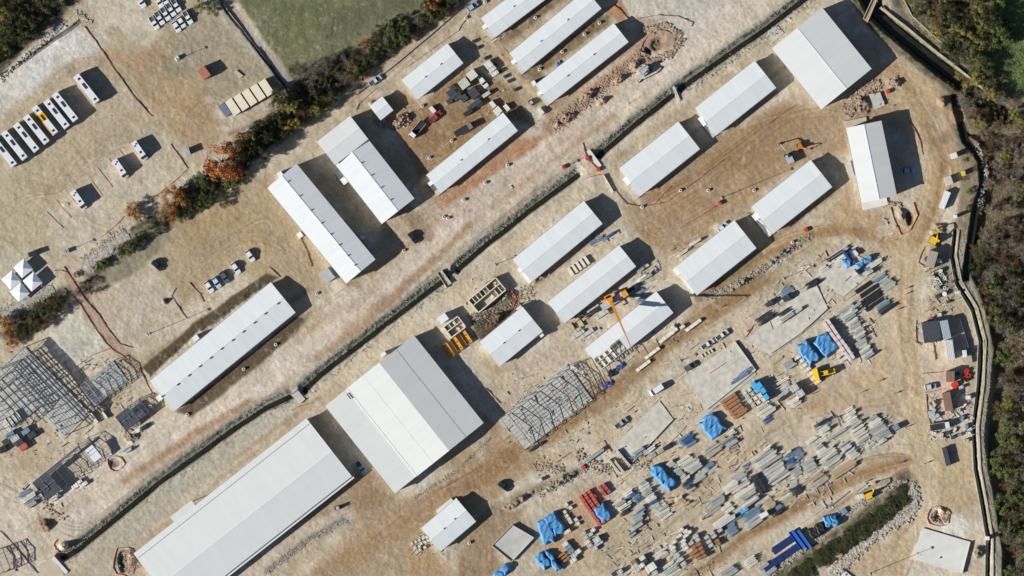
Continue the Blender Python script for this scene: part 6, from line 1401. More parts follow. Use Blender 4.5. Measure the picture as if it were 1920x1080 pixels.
for x, y in MH:
    if mh0 is None:
        m = MB(); m.cyl((0,0,-.2), (0,0,.7), .62, .5, 14, .6); mh0 = m.build('manhole_ring', M_CONCW); o = mh0
    else: o = dup(mh0)
    o.location = G(x, y); tag(o, 'pale concrete manhole ring standing in bare soil', 'manhole', 'manhole rings')
def mast(px, py, h, label, lamp=True, r=.09):
    root = empty('light_mast', G(px, py)); root.location.z -= .1; tag(root, label, 'mast', 'light masts')
    m = MB(); m.cyl((0,0,0), (0,0,h), r*1.4, r*.8, 8); m.build('pole', M_TRIM, root)
    m = MB(); m.box(0, 0, h, 1.1, .3, .1, R(-60)); m.box(0, 0, h + .15, .9, .22, .3, R(-60)); m.build('lamp_head', M_DARK, root)
    m = MB(); m.box(0, 0, .15, .8, .8, .3); m.build('footing', M_CONC, root)
mast(333,111,5.0,'slender mast with lamp head beside the small white box, upper left'); mast(125,471,4.9,'slender mast with cross arm above the canopy tents')
mast(280,626,10.5,'tall mast on the gravel lot left of the long barrack'); mast(1353,371,12.4,'tall mast with a red base in the inner east yard'); mast(1631,1075,11.5,'tall mast near the bottom edge throwing a shadow over the white slab')
mast(1277,676,2.8,'short post on the yard road',True,.06); mast(1058,312,2.6,'short post by the red net at the canal crossing'); mast(930,496,3.5,'short post by the gravel bank above the ruined walls'); mast(1754,640,3.5,'short post with wheel shaped top in front of the striped hut',True,.08)
mast(1470,522,5.4,'post at the tip of the irregular slab')
for x, y in ((1348,380),(1351,382)): drum(x, y, .5, .9, M_RED, 'red traffic barrel at the foot of the tall mast', 'barrel', 'barrel', 'red barrels at the mast')
for x, y, lb in ((1057,313,'red barrel at the left side of the canal crossing'),(1101,297,'red barrel near the headwall end'),(1122,318,'red barrel by the lower headwall end'),(1511,431,'red barrel on the spoil ridge by the curved road'),(1094,876,'red barrel on the gravel by the pit'),(1115,931,'big red drum between the two red crate groups'),(1665,172,'red barrel in the rubble beside the square shed'),(895,642,'')):
    if lb: drum(x, y, .75, .9, M_RED, lb, 'barrel', 'barrel', None)

# ---------------------------------------------------------------- orange safety netting
M_NET = mat('orange netting', rgb(204,104,80), .8, 0, .25, .6); M_NETP = mat('pink faded netting', rgb(204,146,126), .8, 0, .25, .6)
M_ROAD = M_NETP
def net(pts, label, m_=M_NET, h=.42, lean=.12):
    root = empty('safety_net', P(*pts[0])); tag(root, label, 'safety net', 'orange safety nets'); o = root.location
    P3 = []
    for (x0, y0), (x1, y1) in zip(pts, pts[1:]):
        n = max(1, int(math.hypot(x1-x0, y1-y0) / 8)); P3 += [(x0 + (x1-x0)*k/n, y0 + (y1-y0)*k/n) for k in range(n)]
    P3.append(pts[-1]); V = [G(x, y) - o for x, y in P3]; m = MB(); pq = MB(); A, B_ = [], []
    for i, v in enumerate(V):
        d = (V[min(i+1, len(V)-1)] - V[max(0, i-1)]); d.z = 0; d.normalize(); nn = Vector((-d.y, d.x, 0)); k = lean * rs.uniform(.3, 1.5)
        A.append(v + Vector((0,0,.02)) + nn*k*.4); B_.append(v + Vector((0,0,h*rs.uniform(.6,1))) - nn*k)
        if i % 2 == 0: pq.cyl(v, v + Vector((0,0,h*1.15)), .035, None, 5)
    n = len(V); m.poly(A + B_, [(i, i+1, n+i+1, n+i) for i in range(n-1)])
    m.build('mesh_band', m_, root); pq.build('stake', M_DARK, root)
def ring(cx, cy, rx, ry, a=0.0, t0=0, t1=2*math.pi, n=14):
    j_ = {t: rs.uniform(.86, 1.1) for t in range(n+2)}; rx0, ry0 = rx, ry
    return [(cx + rx*math.cos(t)*math.cos(a) + ry*math.sin(t)*math.sin(a), cy - rx*math.cos(t)*math.sin(a) + ry*math.sin(t)*math.cos(a)) for t, rx, ry in [(t0 + (t1-t0)*k/n, rx0*j_[k], ry0*j_[k]) for k in range(n+1)]]
NETS = [
 ([(158,50),(180,78),(215,130),(250,180),(285,218)],'net along the upper right rim of the coach lot',M_NETP),
 ([(320,270),(335,290),(352,316),(330,338),(290,370),(250,392)],'net round the lower right corner of the coach lot',M_NET),
 ([(235,405),(215,425),(190,445)],'net above the rip rap stones of the left hedge',M_NET),
 ([(100,508),(116,506),(130,512)],'red net by the canopy tents',M_RED),
 ([(120,500),(140,530),(160,562),(185,590),(205,620),(225,645),(250,652)],'net along the slanting path left of the oval gravel lot',M_NETP),
 ([(120,540),(150,570),(175,610),(200,645),(215,658),(232,668)],'net on the left side of the slanting path',M_NETP),
 ([(205,655),(175,665),(140,690)],'net between two gravel patches by the small steel frame',M_NET),
 ([(120,680),(140,712),(165,750),(176,765)],'net at the edge of the largest skeleton',M_NETP),
 ([(262,690),(275,720),(290,745)],'net at the end of the long ribbed barrack',M_NETP),
 ([(330,540),(322,555),(330,568),(345,590)],'bright net loop around the spoil beside the oval lot',M_NET),
 ([(345,590),(350,596)],'short stub of net below the loop',M_NET), ([(355,530),(375,550),(382,566)],'net beside the brick path',M_NETP),
 ([(0,745+250),(20,1015),(45,1045),(70,1075)],'net along the bottom left road edge',M_NETP),
 (ring(217,868,17,15),'ring of net around the manhole works beside the narrow frame',M_NET),
 (ring(234,1052,24,30,0),'ring of net around the dark pit at the bottom left',M_NET),
 (ring(122,1020,22,16,.3,0,4),'net around the canal mouth pit',M_NET),
 (ring(1232,84,36,26,.6),'bright ring of net around the upper netted pit',M_NET),
 ([(1178,42),(1200,34),(1235,28),(1270,30),(1300,42),(1296,50)],'curved net around the northern turning track',M_NET),
 ([(1150,8),(1165,20),(1180,38)],'short net at the end of the middle upper barrack',M_NET),
 (ring(1761,968,22,20,.2),'ring of net around the round pit in the lower right',M_NET),
 ([(1092,268),(1100,296),(1112,308),(1124,320)],'red net along the canal headwall',M_RED),
 ([(1098,334),(1112,330),(1130,326)],'short red net below the canal crossing',M_NET),
 ([(1132,328),(1146,348),(1160,364),(1175,382),(1205,387),(1250,378),(1290,350),(1350,304),(1358,298)],'long net sweeping round the crossing barrack into the inner yard',M_NET),
 ([(1222,386),(1245,360),(1258,350)],'faint net branch near the crossing barrack',M_NETP),
 ([(1286,420),(1320,400),(1345,384)],'net running to the red barrels at the tall mast',M_NET),
 ([(1440,232),(1470,210),(1490,198)],'net in the orange dirt left of the square shed',M_NET),
 ([(1584,200),(1600,180),(1630,160),(1642,156)],'net along the rubble under the square shed',M_NET),
 ([(1700,218),(1712,236),(1725,262),(1731,290)],'net to the right of the tilted shed',M_NET),
 ([(1670,388),(1676,410),(1690,440),(1706,432),(1720,404),(1712,380)],'net around the trench below the tilted shed',M_NET),
 ([(1735,462),(1728,475),(1722,492),(1738,502)],'red net loop beside the tan roofed hut',M_NET),
 ([(1892-0,0),(1893,1)],'',None),
 ([(1718,600),(1718,642),(1750,642),(1754,675)],'net around the black tarp roof hut lot',M_NET),
 ([(1730,700),(1770,697)],'upper net of the red barrel lot',M_NET), ([(1735,736),(1775,728)],'lower net of the red barrel lot',M_NETP), ([(1736,740),(1740,780),(1750,810)],'net on the left side of the round tank lot',M_NETP),
 ([(886,634),(905,622),(940,600),(960,580),(968,560),(955,540)],'dark red net across the pit beside the roofless house',M_RED),
 ([(1020,628),(990,650),(950,680)],'pink net strip along the vented barrack lower side',M_NETP),
 ([(912,728),(925,742),(938,756)],'red net at the right corner of the hangar',M_NET),
 ([(545,770),(560,762),(580,757)],'net at the bridge deck by the hangar',M_NET),
 ([(880,25),(860,58),(842,70),(800,100),(760,128)],'net along the hedge road above the roadside barrack',M_NET), ([(706,166),(690,180),(672,196),(668,206)],'net at the bend of the hedge road',M_NET),
 ([(560,440),(575,470),(585,500)],'net strip along the long hall left side',M_NET), ([(505,500),(525,520)],'net near the top of the long ribbed barrack',M_NETP),
 ([(1118,832),(1132,826),(1140,838),(1150,850)],'red net at the head of the bare slab',M_NET), ([(1040,868),(1070,848)],'net at the spoil left of the pit',M_NET),
 ([(1560,1062),(1600,1020),(1640,990),(1705,960),(1720,940)],'net along the right side of the planted mound',M_NETP), ([(1330,700),(1360,680)],'pink strip along the top rim of the blank slab',M_NETP),
 ([(1440,650+100),(1441,751)],'',None), ([(1310,345+310),(1345,640)],'red strip above the blank slab',M_NET), ([(1480,1140),(1481,1141)],'',None),
 ([(1150,60+1),(1200,60)],'',None), ([(1398,632),(1412,610),(1424,604)],'red net at the crane boom shadow tip',M_RED), ([(1500,500),(1522,494)],'red strip at the bend slab left corner',M_NET), ([(1548,470),(1556,492),(1570,474)],'red net stub on the bend slab',M_RED),
]
for pts, lb, m_ in NETS:
    if m_: net(pts, 'orange safety ' + lb if m_ is M_NET else ('faded pink safety ' + lb if m_ is M_NETP else 'red safety ' + lb.replace('red ', '').replace('dark ', '')), m_)
def fence(pts, label, h=1.6, m_=M_TRIM, post=10, rail=.06, wd=.05, name='fence'):
    root = empty(name, P(*pts[0])); tag(root, label, 'fence' if 'wall' not in name else 'wall'); o = root.location
    for (x0, y0), (x1, y1) in zip(pts, pts[1:]):
        a, b_ = P(x0, y0) - o, P(x1, y1) - o; n = max(1, int((b_-a).length / (post*SC)))
        m = MB(); m.bar(a + Vector((0,0,h/2)), b_ + Vector((0,0,h/2)), wd, h*.8); m.build('panel', m_, root)
        m = MB()
        for k in range(n+1): p = a.lerp(b_, k/n); m.cyl(p, p + Vector((0,0,h)), rail, None, 6)
        m.build('posts', M_DARK, root)
    return root
fence([(404,-10),(430,25),(478,92)],'dark fence between the field track and the white cars',.9)
fence([(478,92),(515,145),(545,178)],'dark fence at the end of the cream container row',1.2)
fence([(668,178),(740,122),(800,72),(860,20),(880,-10)],'low fence along the hedge side of the upper road',.8)
fence([(1400,400-0),(1401,401)],'tiny fence stub by the east barrack',.6)
M_WALLS = mat('stone parapet', rgb(186,176,152), .9, 0, .25, .5)
fence([(1650,14),(1700,52),(1745,90),(1800,132),(1868,186)],'pale stone parapet along the right side of the upper stream',.9,M_WALLS,60,.05,.75,'stream_wall')
fence([(1690,-8),(1710,30),(1745,62),(1785,98)],'thin pale kerb along the path beyond the upper stream',.4,M_WALLS,80,.03,.35,'path_kerb')
fence([(1798,432),(1793,478),(1803,527),(1833,577),(1849,640),(1845,720),(1835,800),(1839,880),(1852,950),(1862,1010),(1862,1100)],'long pale concrete wall on the woodland side of the ditch',.4,M_WALLS,80,.03,.32,'ditch_wall')
fence([(1786,434),(1780,482),(1790,534),(1820,584),(1834,640),(1831,720),(1821,800),(1825,880),(1838,950),(1848,1010),(1846,1100)],'long grey wall on the lots side of the ditch',.4,M_CONC,80,.03,.25,'ditch_wall')
fence([(1799,596),(1813,640),(1823,680)],'dark blue grey sheet fence behind the two long huts',1.2,M_SLATE,12)
fence([(1131,328),(1150,360)],'low white kerb wall between the canal crossing and a barrack',.9,M_CONCW,30,.04,.4,'kerb_wall')
fence([(1150,0+872),(1284,764-0)][0:0] or [(1160,903),(1200,872),(1250,836),(1285,800)],'thin concrete edge between lane and bare slab stacks',.3,M_CONC,80,.03,.3,'edge_wall')
fence([(1440,672),(1500,628),(1555,584)],'thin concrete edge below the irregular slab',.3,M_CONC,80,.03,.25,'edge_wall'); fence([(1582,556),(1668,482)],'thin straight edge strip below the bend slab',.3,M_CONC,80,.03,.25,'edge_wall')
# painted bay strips for the minibuses: low kerbs
for k, (x0, y0, x1, y1) in enumerate(((86,398,117,428),(104,376,132,408),(122,360,150,392),(163,330,190,366),(180,314,210,352),(202,298,232,336),(222,282,248,312),(240,268,264,300))):
    a, b_ = P(x0, y0), P(x1, y1); m = MB(); mid = (a+b_)/2; m.box(0,0,.06,(b_-a).length,.7,.12); o = m.build('bay_kerb', mat('terracotta kerb', rgb(196,166,140), .9, 0, .2, .6), None, (mid.x, mid.y, 0), math.atan2(b_.y-a.y, b_.x-a.x)); tag(o, 'terracotta strip between minibus bays on the coach lot', 'kerb', 'bay strips')

# ---------------------------------------------------------------- people
def person_mesh(k):
    me_ = bpy.data.meshes.new('person'); sp = [(0,0,.92),(0,0,1.2),(0,0,1.42),(0,0,1.55),(0,.02,1.72), (.1,0,.86),(.12,.06*k,.48),(.12,-.05*k,.06),(.12,.1-.05*k,.03), (-.1,0,.86),(-.12,-.08*k,.48),(-.12,.12*k,.06),(-.12,.1+.12*k,.03), (.2,0,1.4),(.27,.02,1.12),(.26,.12,.88), (-.2,0,1.4),(-.28,0,1.12),(-.27,.08,.86)]
    ed = [(0,1),(1,2),(2,3),(3,4),(0,5),(5,6),(6,7),(7,8),(0,9),(9,10),(10,11),(11,12),(2,13),(13,14),(14,15),(2,16),(16,17),(17,18)]
    me_.from_pydata(sp, ed, []); o = bpy.data.objects.new('person', me_); COL.objects.link(o)
    sk = o.modifiers.new('s', 'SKIN'); o.modifiers.new('d', 'SUBSURF').levels = 1
    rad = [.15,.16,.14,.06,.11,.1,.075,.05,.05,.1,.075,.05,.05,.07,.05,.04,.07,.05,.04]
    for v, r in zip(me_.skin_vertices[0].data, rad): v.radius = (r, r*.8)
    me_.skin_vertices[0].data[0].use_root = True
    dg = bpy.context.evaluated_depsgraph_get(); ev = bpy.data.meshes.new_from_object(o.evaluated_get(dg)); bpy.data.objects.remove(o); ev.materials.append(mat('work clothes', rgb(70,78,96), .9)); ev.name = 'person'
    return ev
pm_ = [person_mesh(1), person_mesh(-.6)]
hm = MB(); hm.cyl((0,.02,1.74),(0,.02,1.86),.14,.09,10); helm = hm.mesh('helmet', mat('helmet orange', rgb(230,150,50), .5))
vm = MB(); vm.box(0,0,1.22,.42,.3,.44,0,.9); vest = vm.mesh('vest', mat('orange vest', rgb(226,110,50), .8))
for k, (x, y, lb) in enumerate(((1733,870,'person in orange vest standing on the lane near the black container'),(1645,716,'person in orange vest left of the ring road, below the loader'),(1612,737,'person in orange vest on open gravel below the loader'),(1676,739,'person in orange vest on open gravel nearest the ring road'),(1520,740,'person in orange vest right of the grey square crates'),(1697,542,'person in orange vest beside the pipe rows, upper one'),(1697,552,'person in orange vest beside the pipe rows, lower one'),(1680,582,'person in orange vest below the pipe rows'),(1697,802,'person in orange vest east of the lone steel blue crate'),(1686,869,'person in orange vest on the lane at the right end'),(1622,904,'person in orange vest above the yellow excavator'),(1566,784,'person in orange vest above the right hand stack'),(1316,974,'person in orange vest beside the white lattice girder'),(1315,946,'person in orange vest on the lane in mid yard'))):
    o = bpy.data.objects.new('person', pm_[k % 2]); COL.objects.link(o); o.location = G(x, y); o.rotation_euler = (0,0,k*1.7); tag(o, lb, 'person')
    for n_, me_ in (('helmet', helm), ('vest', vest)): c = bpy.data.objects.new(n_, me_); COL.objects.link(c); c.parent = o
# ---------------------------------------------------------------- trees and shrubs
BARK = mat('bark', (.10,.08,.06,1), .95, 0, .2, 2)
def leafmat(name, c, c2):
    m = bpy.data.materials.new(name); m.use_nodes = True; t = m.node_tree; b = t.nodes['Principled BSDF']; b.inputs['Roughness'].default_value = .85; b.inputs['Specular IOR Level'].default_value = .1
    g = t.nodes.new('ShaderNodeNewGeometry'); n = t.nodes.new('ShaderNodeTexNoise'); n.inputs['Scale'].default_value = .55; n.inputs['Detail'].default_value = 4
    t.links.new(g.outputs['Position'], n.inputs['Vector']); mr = t.nodes.new('ShaderNodeMapRange'); mr.inputs['From Min'].default_value = .35; mr.inputs['From Max'].default_value = .65
    t.links.new(n.outputs[0], mr.inputs['Value']); mx = t.nodes.new('ShaderNodeMix'); mx.data_type = 'RGBA'
    ad = t.nodes.new('ShaderNodeMath'); ad.operation = 'MULTIPLY_ADD'; ad.inputs[1].default_value = .5; ad.inputs[2].default_value = 0; ad.use_clamp = True
    a2 = t.nodes.new('ShaderNodeMath'); a2.operation = 'MULTIPLY_ADD'; a2.inputs[1].default_value = .6; a2.use_clamp = True
    t.links.new(g.outputs['Random Per Island'], a2.inputs[0]); t.links.new(mr.outputs[0], ad.inputs[0]); t.links.new(ad.outputs[0], a2.inputs[2])
    t.links.new(a2.outputs[0], mx.inputs['Factor']); mx.inputs['A'].default_value = c; mx.inputs['B'].default_value = c2; t.links.new(mx.outputs['Result'], b.inputs['Base Color'])
    return m
LM = {'dark': leafmat('dark evergreen leaves', rgb(46,52,34), rgb(90,92,60)), 'green': leafmat('mid green leaves', rgb(70,82,42), rgb(120,128,74)), 'olive': leafmat('olive yellow leaves', rgb(112,106,56), rgb(160,150,86)),
      'orange': leafmat('orange autumn leaves', rgb(142,80,42), rgb(184,114,66)), 'rust': leafmat('rust autumn leaves', rgb(122,82,44), rgb(168,116,62)), 'twig': leafmat('bare grey twigs', rgb(124,110,90), rgb(178,162,140)), 'brown': leafmat('brown scrub twigs', rgb(92,74,54), rgb(140,116,88)), 'grey': leafmat('grey mauve twigs', rgb(104,98,86), rgb(152,142,128))}
def crown_mesh(kind, c, r, h, n, seed, leaf=.3):
    """kind leaf: clumps of small faces; kind twig: forked thin slivers with gaps"""
    q = np.random.default_rng(seed); V = []; F = []
    if kind == 'leaf':
        nc = 26; cl = []
        for k in range(nc):
            t_ = q.uniform(0, 2*math.pi); rr = r * math.sqrt(q.uniform(0, 1)) * .85; zz = h*(.45 + .5*q.uniform()) * (1 - .35*(rr/r)**2)
            cl.append((rr*math.cos(t_), rr*math.sin(t_), zz, r*q.uniform(.16, .34)))
        for k in range(n):
            cx, cy, cz, cr = cl[q.integers(nc)]; d = q.normal(size=3); d /= np.linalg.norm(d) + 1e-6; p = np.array([cx, cy, cz]) + d*cr*q.uniform(.55, 1.12)*np.array([1,1,.8])
            a = q.normal(size=3); a -= a.dot(d)*d*.6; a /= np.linalg.norm(a); b = np.cross(d, a); b /= np.linalg.norm(b) + 1e-6; s = leaf*q.uniform(.5, 1.3)
            i = len(V); V += [p - a*s*.5, p + b*s*.4, p + a*s*.5, p - b*s*.4]; F.append((i, i+1, i+2, i+3))
    else:
        def grow(p, d, L, dep, w_):
            e = p + d*L; s = np.cross(d, q.normal(size=3)); s /= np.linalg.norm(s) + 1e-6; i = len(V); V.extend([p - s*w_, p + s*w_, e + s*w_*.5, e - s*w_*.5]); F.append((i, i+1, i+2, i+3))
            if dep == 0: return
            for _ in range(4 if dep > 1 else 5):
                nd = d*.75 + q.normal(size=3)*.55; nd[2] += .15; nd /= np.linalg.norm(nd); st = q.uniform(.35, 1); grow(p + d*L*st, nd, L*q.uniform(.5, .75), dep-1, w_*.6)
        for k in range(n):
            t_ = q.uniform(0, 2*math.pi); el = q.uniform(.25, 1.2); d = np.array([math.cos(t_)*math.cos(el), math.sin(t_)*math.cos(el), math.sin(el)]); grow(np.array([0, 0, h*.3]), d, r*.55, 3, .10)
    me_ = bpy.data.meshes.new('crown'); me_.from_pydata([tuple(v) for v in V], [], F); me_.materials.append(LM[c]); return me_
TP = {}
def trunk_mesh(h, r, seed):
    m = MB(); q = random.Random(seed); m.cyl((0,0,-.3), (0,0,h*.5), r, r*.6, 7); m.cyl((0,0,h*.5), (q.uniform(-.3,.3), q.uniform(-.3,.3), h*.8), r*.6, r*.25, 6)
    for k in range(6): t_ = k*1.05 + q.random(); z = h*q.uniform(.3,.55); m.cyl((0,0,z), (math.cos(t_)*h*.33, math.sin(t_)*h*.33, z + h*.25), r*.4, r*.12, 5)
    return m.mesh('trunk', BARK)
def tproto(kind, c):
    if (kind, c) not in TP:
        TP[(kind, c)] = [(crown_mesh(kind, c, 1*4.0, 6.0, 3400 if kind == 'leaf' else 16, hash((kind, c)) % 1000 * 0 + len(TP)*10 + s), trunk_mesh(5.0, .22, s)) for s in range(3)]
    return TP[(kind, c)]
rt = random.Random(21)
TN = {('leaf','dark'):('evergreen_tree','dark evergreen tree'),('leaf','green'):('leafy_tree','mid green leafy tree'),('leaf','olive'):('leafy_tree','olive yellow tree'),('leaf','orange'):('autumn_tree','orange autumn tree'),('leaf','rust'):('autumn_tree','rust coloured autumn tree'),('twig','twig'):('bare_tree','bare pale twigged tree'),('twig','brown'):('bare_tree','bare brown twigged tree'),('twig','grey'):('bare_tree','bare grey twigged tree')}
def tree(px, py, rpx, kind, c, where, hs=1.0, label=None, group=None):
    cm, tm_ = rt.choice(tproto(kind, c)); s = rpx*SC/4.0; nm, lb = TN[(kind, c)]
    root = empty(nm, G(px, py), rt.uniform(0, 6.28)); root.location.z = min(root.location.z, 0.3); root.scale = (s, s, s*hs*rt.uniform(.85, 1.15))
    tag(root, label or f'{lb} {where}', 'tree', group or f'{lb}s {where}')
    for n_, me_ in (('crown', cm), ('trunk', tm_)): o = bpy.data.objects.new(n_, me_); COL.objects.link(o); o.parent = root
def inpoly(x, y, pts):
    ins = False; n = len(pts)
    for k in range(n):
        x1, y1 = pts[k]; x2, y2 = pts[(k+1) % n]
        if (y1 > y) != (y2 > y) and x < (x2-x1)*(y-y1)/(y2-y1)+x1: ins = not ins
    return ins
def wood(pts, n, r0, r1, mix, where, hs=1.0, md=.8):
    x0, x1 = min(p[0] for p in pts), max(p[0] for p in pts); y0, y1 = min(p[1] for p in pts), max(p[1] for p in pts); put = []; tries = 0
    while len(put) < n and tries < n*60:
        tries += 1; x, y = rt.uniform(x0, x1), rt.uniform(y0, y1); r = rt.uniform(r0, r1)
        if not inpoly(x, y, pts) or any(math.hypot(x-a, y-b) < (r+c)*md*.42 for a, b, c in put): continue
        put.append((x, y, r)); k, c = rt.choice(mix); tree(x, y, r, k, c, where, hs)
D, Gn, O, Og, Ru, Tw, Br, Gy = ('leaf','dark'),('leaf','green'),('leaf','olive'),('leaf','orange'),('leaf','rust'),('twig','twig'),('twig','brown'),('twig','grey')
wood([(-40,-40),(150,-30),(112,18),(58,64),(0,118),(-40,140)], 34, 14, 24, [D,D,D,D,Gn,O,Br], 'in the upper left corner wood')
wood([(545,135),(640,105),(705,75),(770,45),(850,-15),(865,-5),(800,50),(720,100),(650,160),(600,190)], 60, 10, 17, [Gy,Gy,Br,D,D,Gy], 'in the hedge below the green field')
wood([(700,60),(840,-10),(860,0),(800,45),(740,85),(690,100)], 18, 10, 16, [D,D,Gn], 'on the road side of the upper hedge')
wood([(520,165),(600,180),(650,170),(600,205),(560,235),(500,270),(455,275),(480,240)], 34, 10, 18, [D,Gy,Br,O], 'in the hedge left of the stepped hall', 1.5)
wood([(480,235),(530,215),(550,235),(500,285),(440,300)], 16, 12, 18, [D,D], 'in the dark thicket by the cross hall', 1.7)
for x, y, r, k, lb in ((417,303,40,Og,'largest orange autumn tree, at the foot of the container yard'),(440,322,20,Og,'small orange autumn tree on the right skirt of the largest'),(328,372,24,Ru,'rust tree in the left hedge above the stone strip'),(318,402,20,Ru,'rust tree just below another in the left hedge'),(250,395,18,Ru,'rust and olive tree leaning over the coach lot corner'),(262,408,12,Gn,'green companion of the rust and olive tree'),
    (458,262,20,Ru,'dark rust tree beside the bottom of the container row'),(690,84,14,Ru,'rust bush in the middle of the upper hedge'),(664,124,15,O,'yellow green bush beside the road in the upper hedge'),(812,6,18,Og,'orange tree cut by the top edge'),(612,200,14,O,'olive bush at the hedge road bend'),(421,382,10,D,'round dark bush alone on dirt below the orange tree'),(8,612,22,Ru,'rust tree at the left edge under the tents'),(20,640,16,Og,'orange bush at the left edge beside the skeleton'),(400,20,14,Gn,'green bush behind the white pickups'),(376,12,14,Gn,'green bush beside the top left cars'),(185,545,9,Br,'brown scrub beside the slanting path')):
    tree(x, y, r, k[0], k[1], '', 1.3 if r > 30 else .9, lb, 'marked single trees')
wood([(340,345),(440,310),(460,340),(360,400),(300,430),(200,500),(175,512),(185,490),(260,440),(320,400)], 60, 8, 14, [D,D,Gn,Br], 'along the left hedge stream', .9)
wood([(20,625),(60,590),(100,562),(140,550),(130,575),(60,625),(30,645)], 24, 9, 15, [D,D,Br], 'above the largest skeleton', .8)
wood([(140,510),(175,515),(190,545),(165,550)], 6, 7, 12, [Br,Gy,D], 'beside the slanting path', .6)
E1 = [(1700,-20),(1830,-20),(1850,60),(1840,110),(1870,170),(1830,150),(1770,85),(1730,40)]
wood(E1, 44, 14, 22, [Gn,O,Gy,D,Br,O], 'beyond the upper stream', .9)
wood([(1838,-20),(1880,-30),(1880,60),(1856,130),(1838,80)], 8, 16, 24, [D,D,Gn], 'at the edge of the bright meadow')
wood([(1780,120),(1850,160),(1900,210),(1960,240),(1960,420),(1860,440),(1850,330),(1835,260),(1800,190)], 70, 12, 22, [Tw,Br,Gy,O,Br,Gy], 'in the pale scrub wood on the right', .8)
wood([(1845,430),(1960,410),(1960,680),(1880,690),(1866,600),(1830,520),(1828,470)], 74, 14, 23, [D,Gy,Br,Gy,Gn,Br,Tw,Gy], 'in the dark middle of the right hand wood', 1.0)
wood([(1874,700),(1960,690),(1960,1100),(1895,1100),(1880,1000),(1872,880),(1866,800)], 84, 14, 23, [Gn,Gy,Gn,Br,O,Br,Gy], 'in the lower right hand wood', 1.0)
wood([(1480,1082),(1560,1020),(1640,960),(1694,912),(1704,935),(1640,990),(1560,1050),(1510,1085)], 90, 8, 12, [D,D,D,D], 'on the planted mound', .35, .5)
wood([(1885,60),(1925,60),(1925,150),(1900,150)], 2, 10, 14, [D], 'standing in the bright meadow', .8)
wood([(1800,290),(1830,280),(1846,340),(1826,400),(1810,420)], 9, 6, 9, [Br,Gn,Gy], 'along the brook', .6)

# ---------------------------------------------------------------- loose stuff: stones, rubble, grass
def strew(name, label, spec, m_, seed, cat=None):
    """irregular stones strewn along bands: (points, width px, count, size lo, size hi)"""
    q = random.Random(seed); m = MB(); cube = ((3,2,1,0),(4,5,6,7),(0,1,5,4),(1,2,6,5),(2,3,7,6),(3,0,4,7))
    for pts, wd, n, s0, s1 in spec:
        seg = [math.hypot(b[0]-a[0], b[1]-a[1]) for a, b in zip(pts, pts[1:])]; tot = sum(seg) or 1
        for _ in range(n):
            t_ = q.uniform(0, tot); k = 0
            while k < len(seg)-1 and t_ > seg[k]: t_ -= seg[k]; k += 1
            a, b = pts[k], pts[k+1]; f = min(1, t_/max(seg[k], .01)); off = q.gauss(0, .3)*wd; dx, dy = (b[0]-a[0])/max(seg[k], .01), (b[1]-a[1])/max(seg[k], .01)
            x = a[0]+(b[0]-a[0])*f - dy*off; y = a[1]+(b[1]-a[1])*f + dx*off; c = G(x, y); s = q.uniform(s0, s1); rz = q.random()*3; cs, sn = math.cos(rz), math.sin(rz); P8 = []
            for dz in (-.3, .6):
                for sx, sy in ((-1,-1),(1,-1),(1,1),(-1,1)):
                    ux, uy = sx*s*.5*q.uniform(.6,1.1), sy*s*.4*q.uniform(.6,1.1); P8.append((c.x+ux*cs-uy*sn, c.y+ux*sn+uy*cs, c.z+dz*s*q.uniform(.6,1)))
            m.poly(P8, cube)
    o = m.build(name, m_); tag(o, label, cat or name.replace('_', ' '), None, 'stuff'); return o
M_RIP = mat('pale rip rap', rgb(188,180,166), .95, 0, .3, .7); M_RUB = mat('brown rubble', rgb(178,156,134), .95, 0, .4, .6); M_GRV = mat('grey stones', rgb(172,165,150), .95, 0, .35, .6)
strew('riprap_stones', 'pale riprap stones along hedge streams and mound edges', [([(160,498),(200,468),(240,440)],24,3000,.15,.5), ([(0,598),(50,560),(100,540)],18,1800,.15,.5), ([(120,45),(60,95),(0,150)],8,260,.3,.8),
   ([(1705,905),(1716,930),(1712,960),(1660,990),(1610,1030),(1560,1080)],16,2200,.2,.75),([(1700,902),(1640,925),(1560,985),(1480,1050),(1440,1080)],9,900,.15,.6),([(140,20),(170,45)],10,90,.3,.7),([(1280,540+330),(1281,871)],2,2,.2,.3)], M_RIP, 4)
strew('rubble', 'brown broken rubble in ridges and around pits', [([(1035,240),(1090,195),(1160,140),(1215,100)],24,1100,.12,.5), ([(1198,60),(1250,46),(1276,70),(1262,100),(1215,118),(1196,96)],10,800,.15,.8), ([(700,225),(740,235),(770,220)],14,220,.3,.9),
   ([(1585,215),(1615,170),(1650,158)],16,900,.2,.8),([(1665,160),(1685,150)],14,90,.3,1.0),([(1220,520+340),(1130,880),(1080,850)],20,260,.3,.9),([(880,600),(940,580),(1000,540)],24,500,.12,.5),([(400,1070),(401,1071)],2,2,.2,.3),([(1170,600),(1140,640)],10,40,.3,.8),
   ([(1640,380),(1690,385)],8,90,.3,.8),([(250,812),(235,822)],14,160,.3,.8),([(75,935),(120,975)],16,60,.3,.8),([(232,1035),(250,1070)],20,400,.12,.6),([(1750,965),(1775,975)],16,260,.12,.6),([(1000,870),(1060,880)],24,160,.2,.6)], M_RUB, 5)
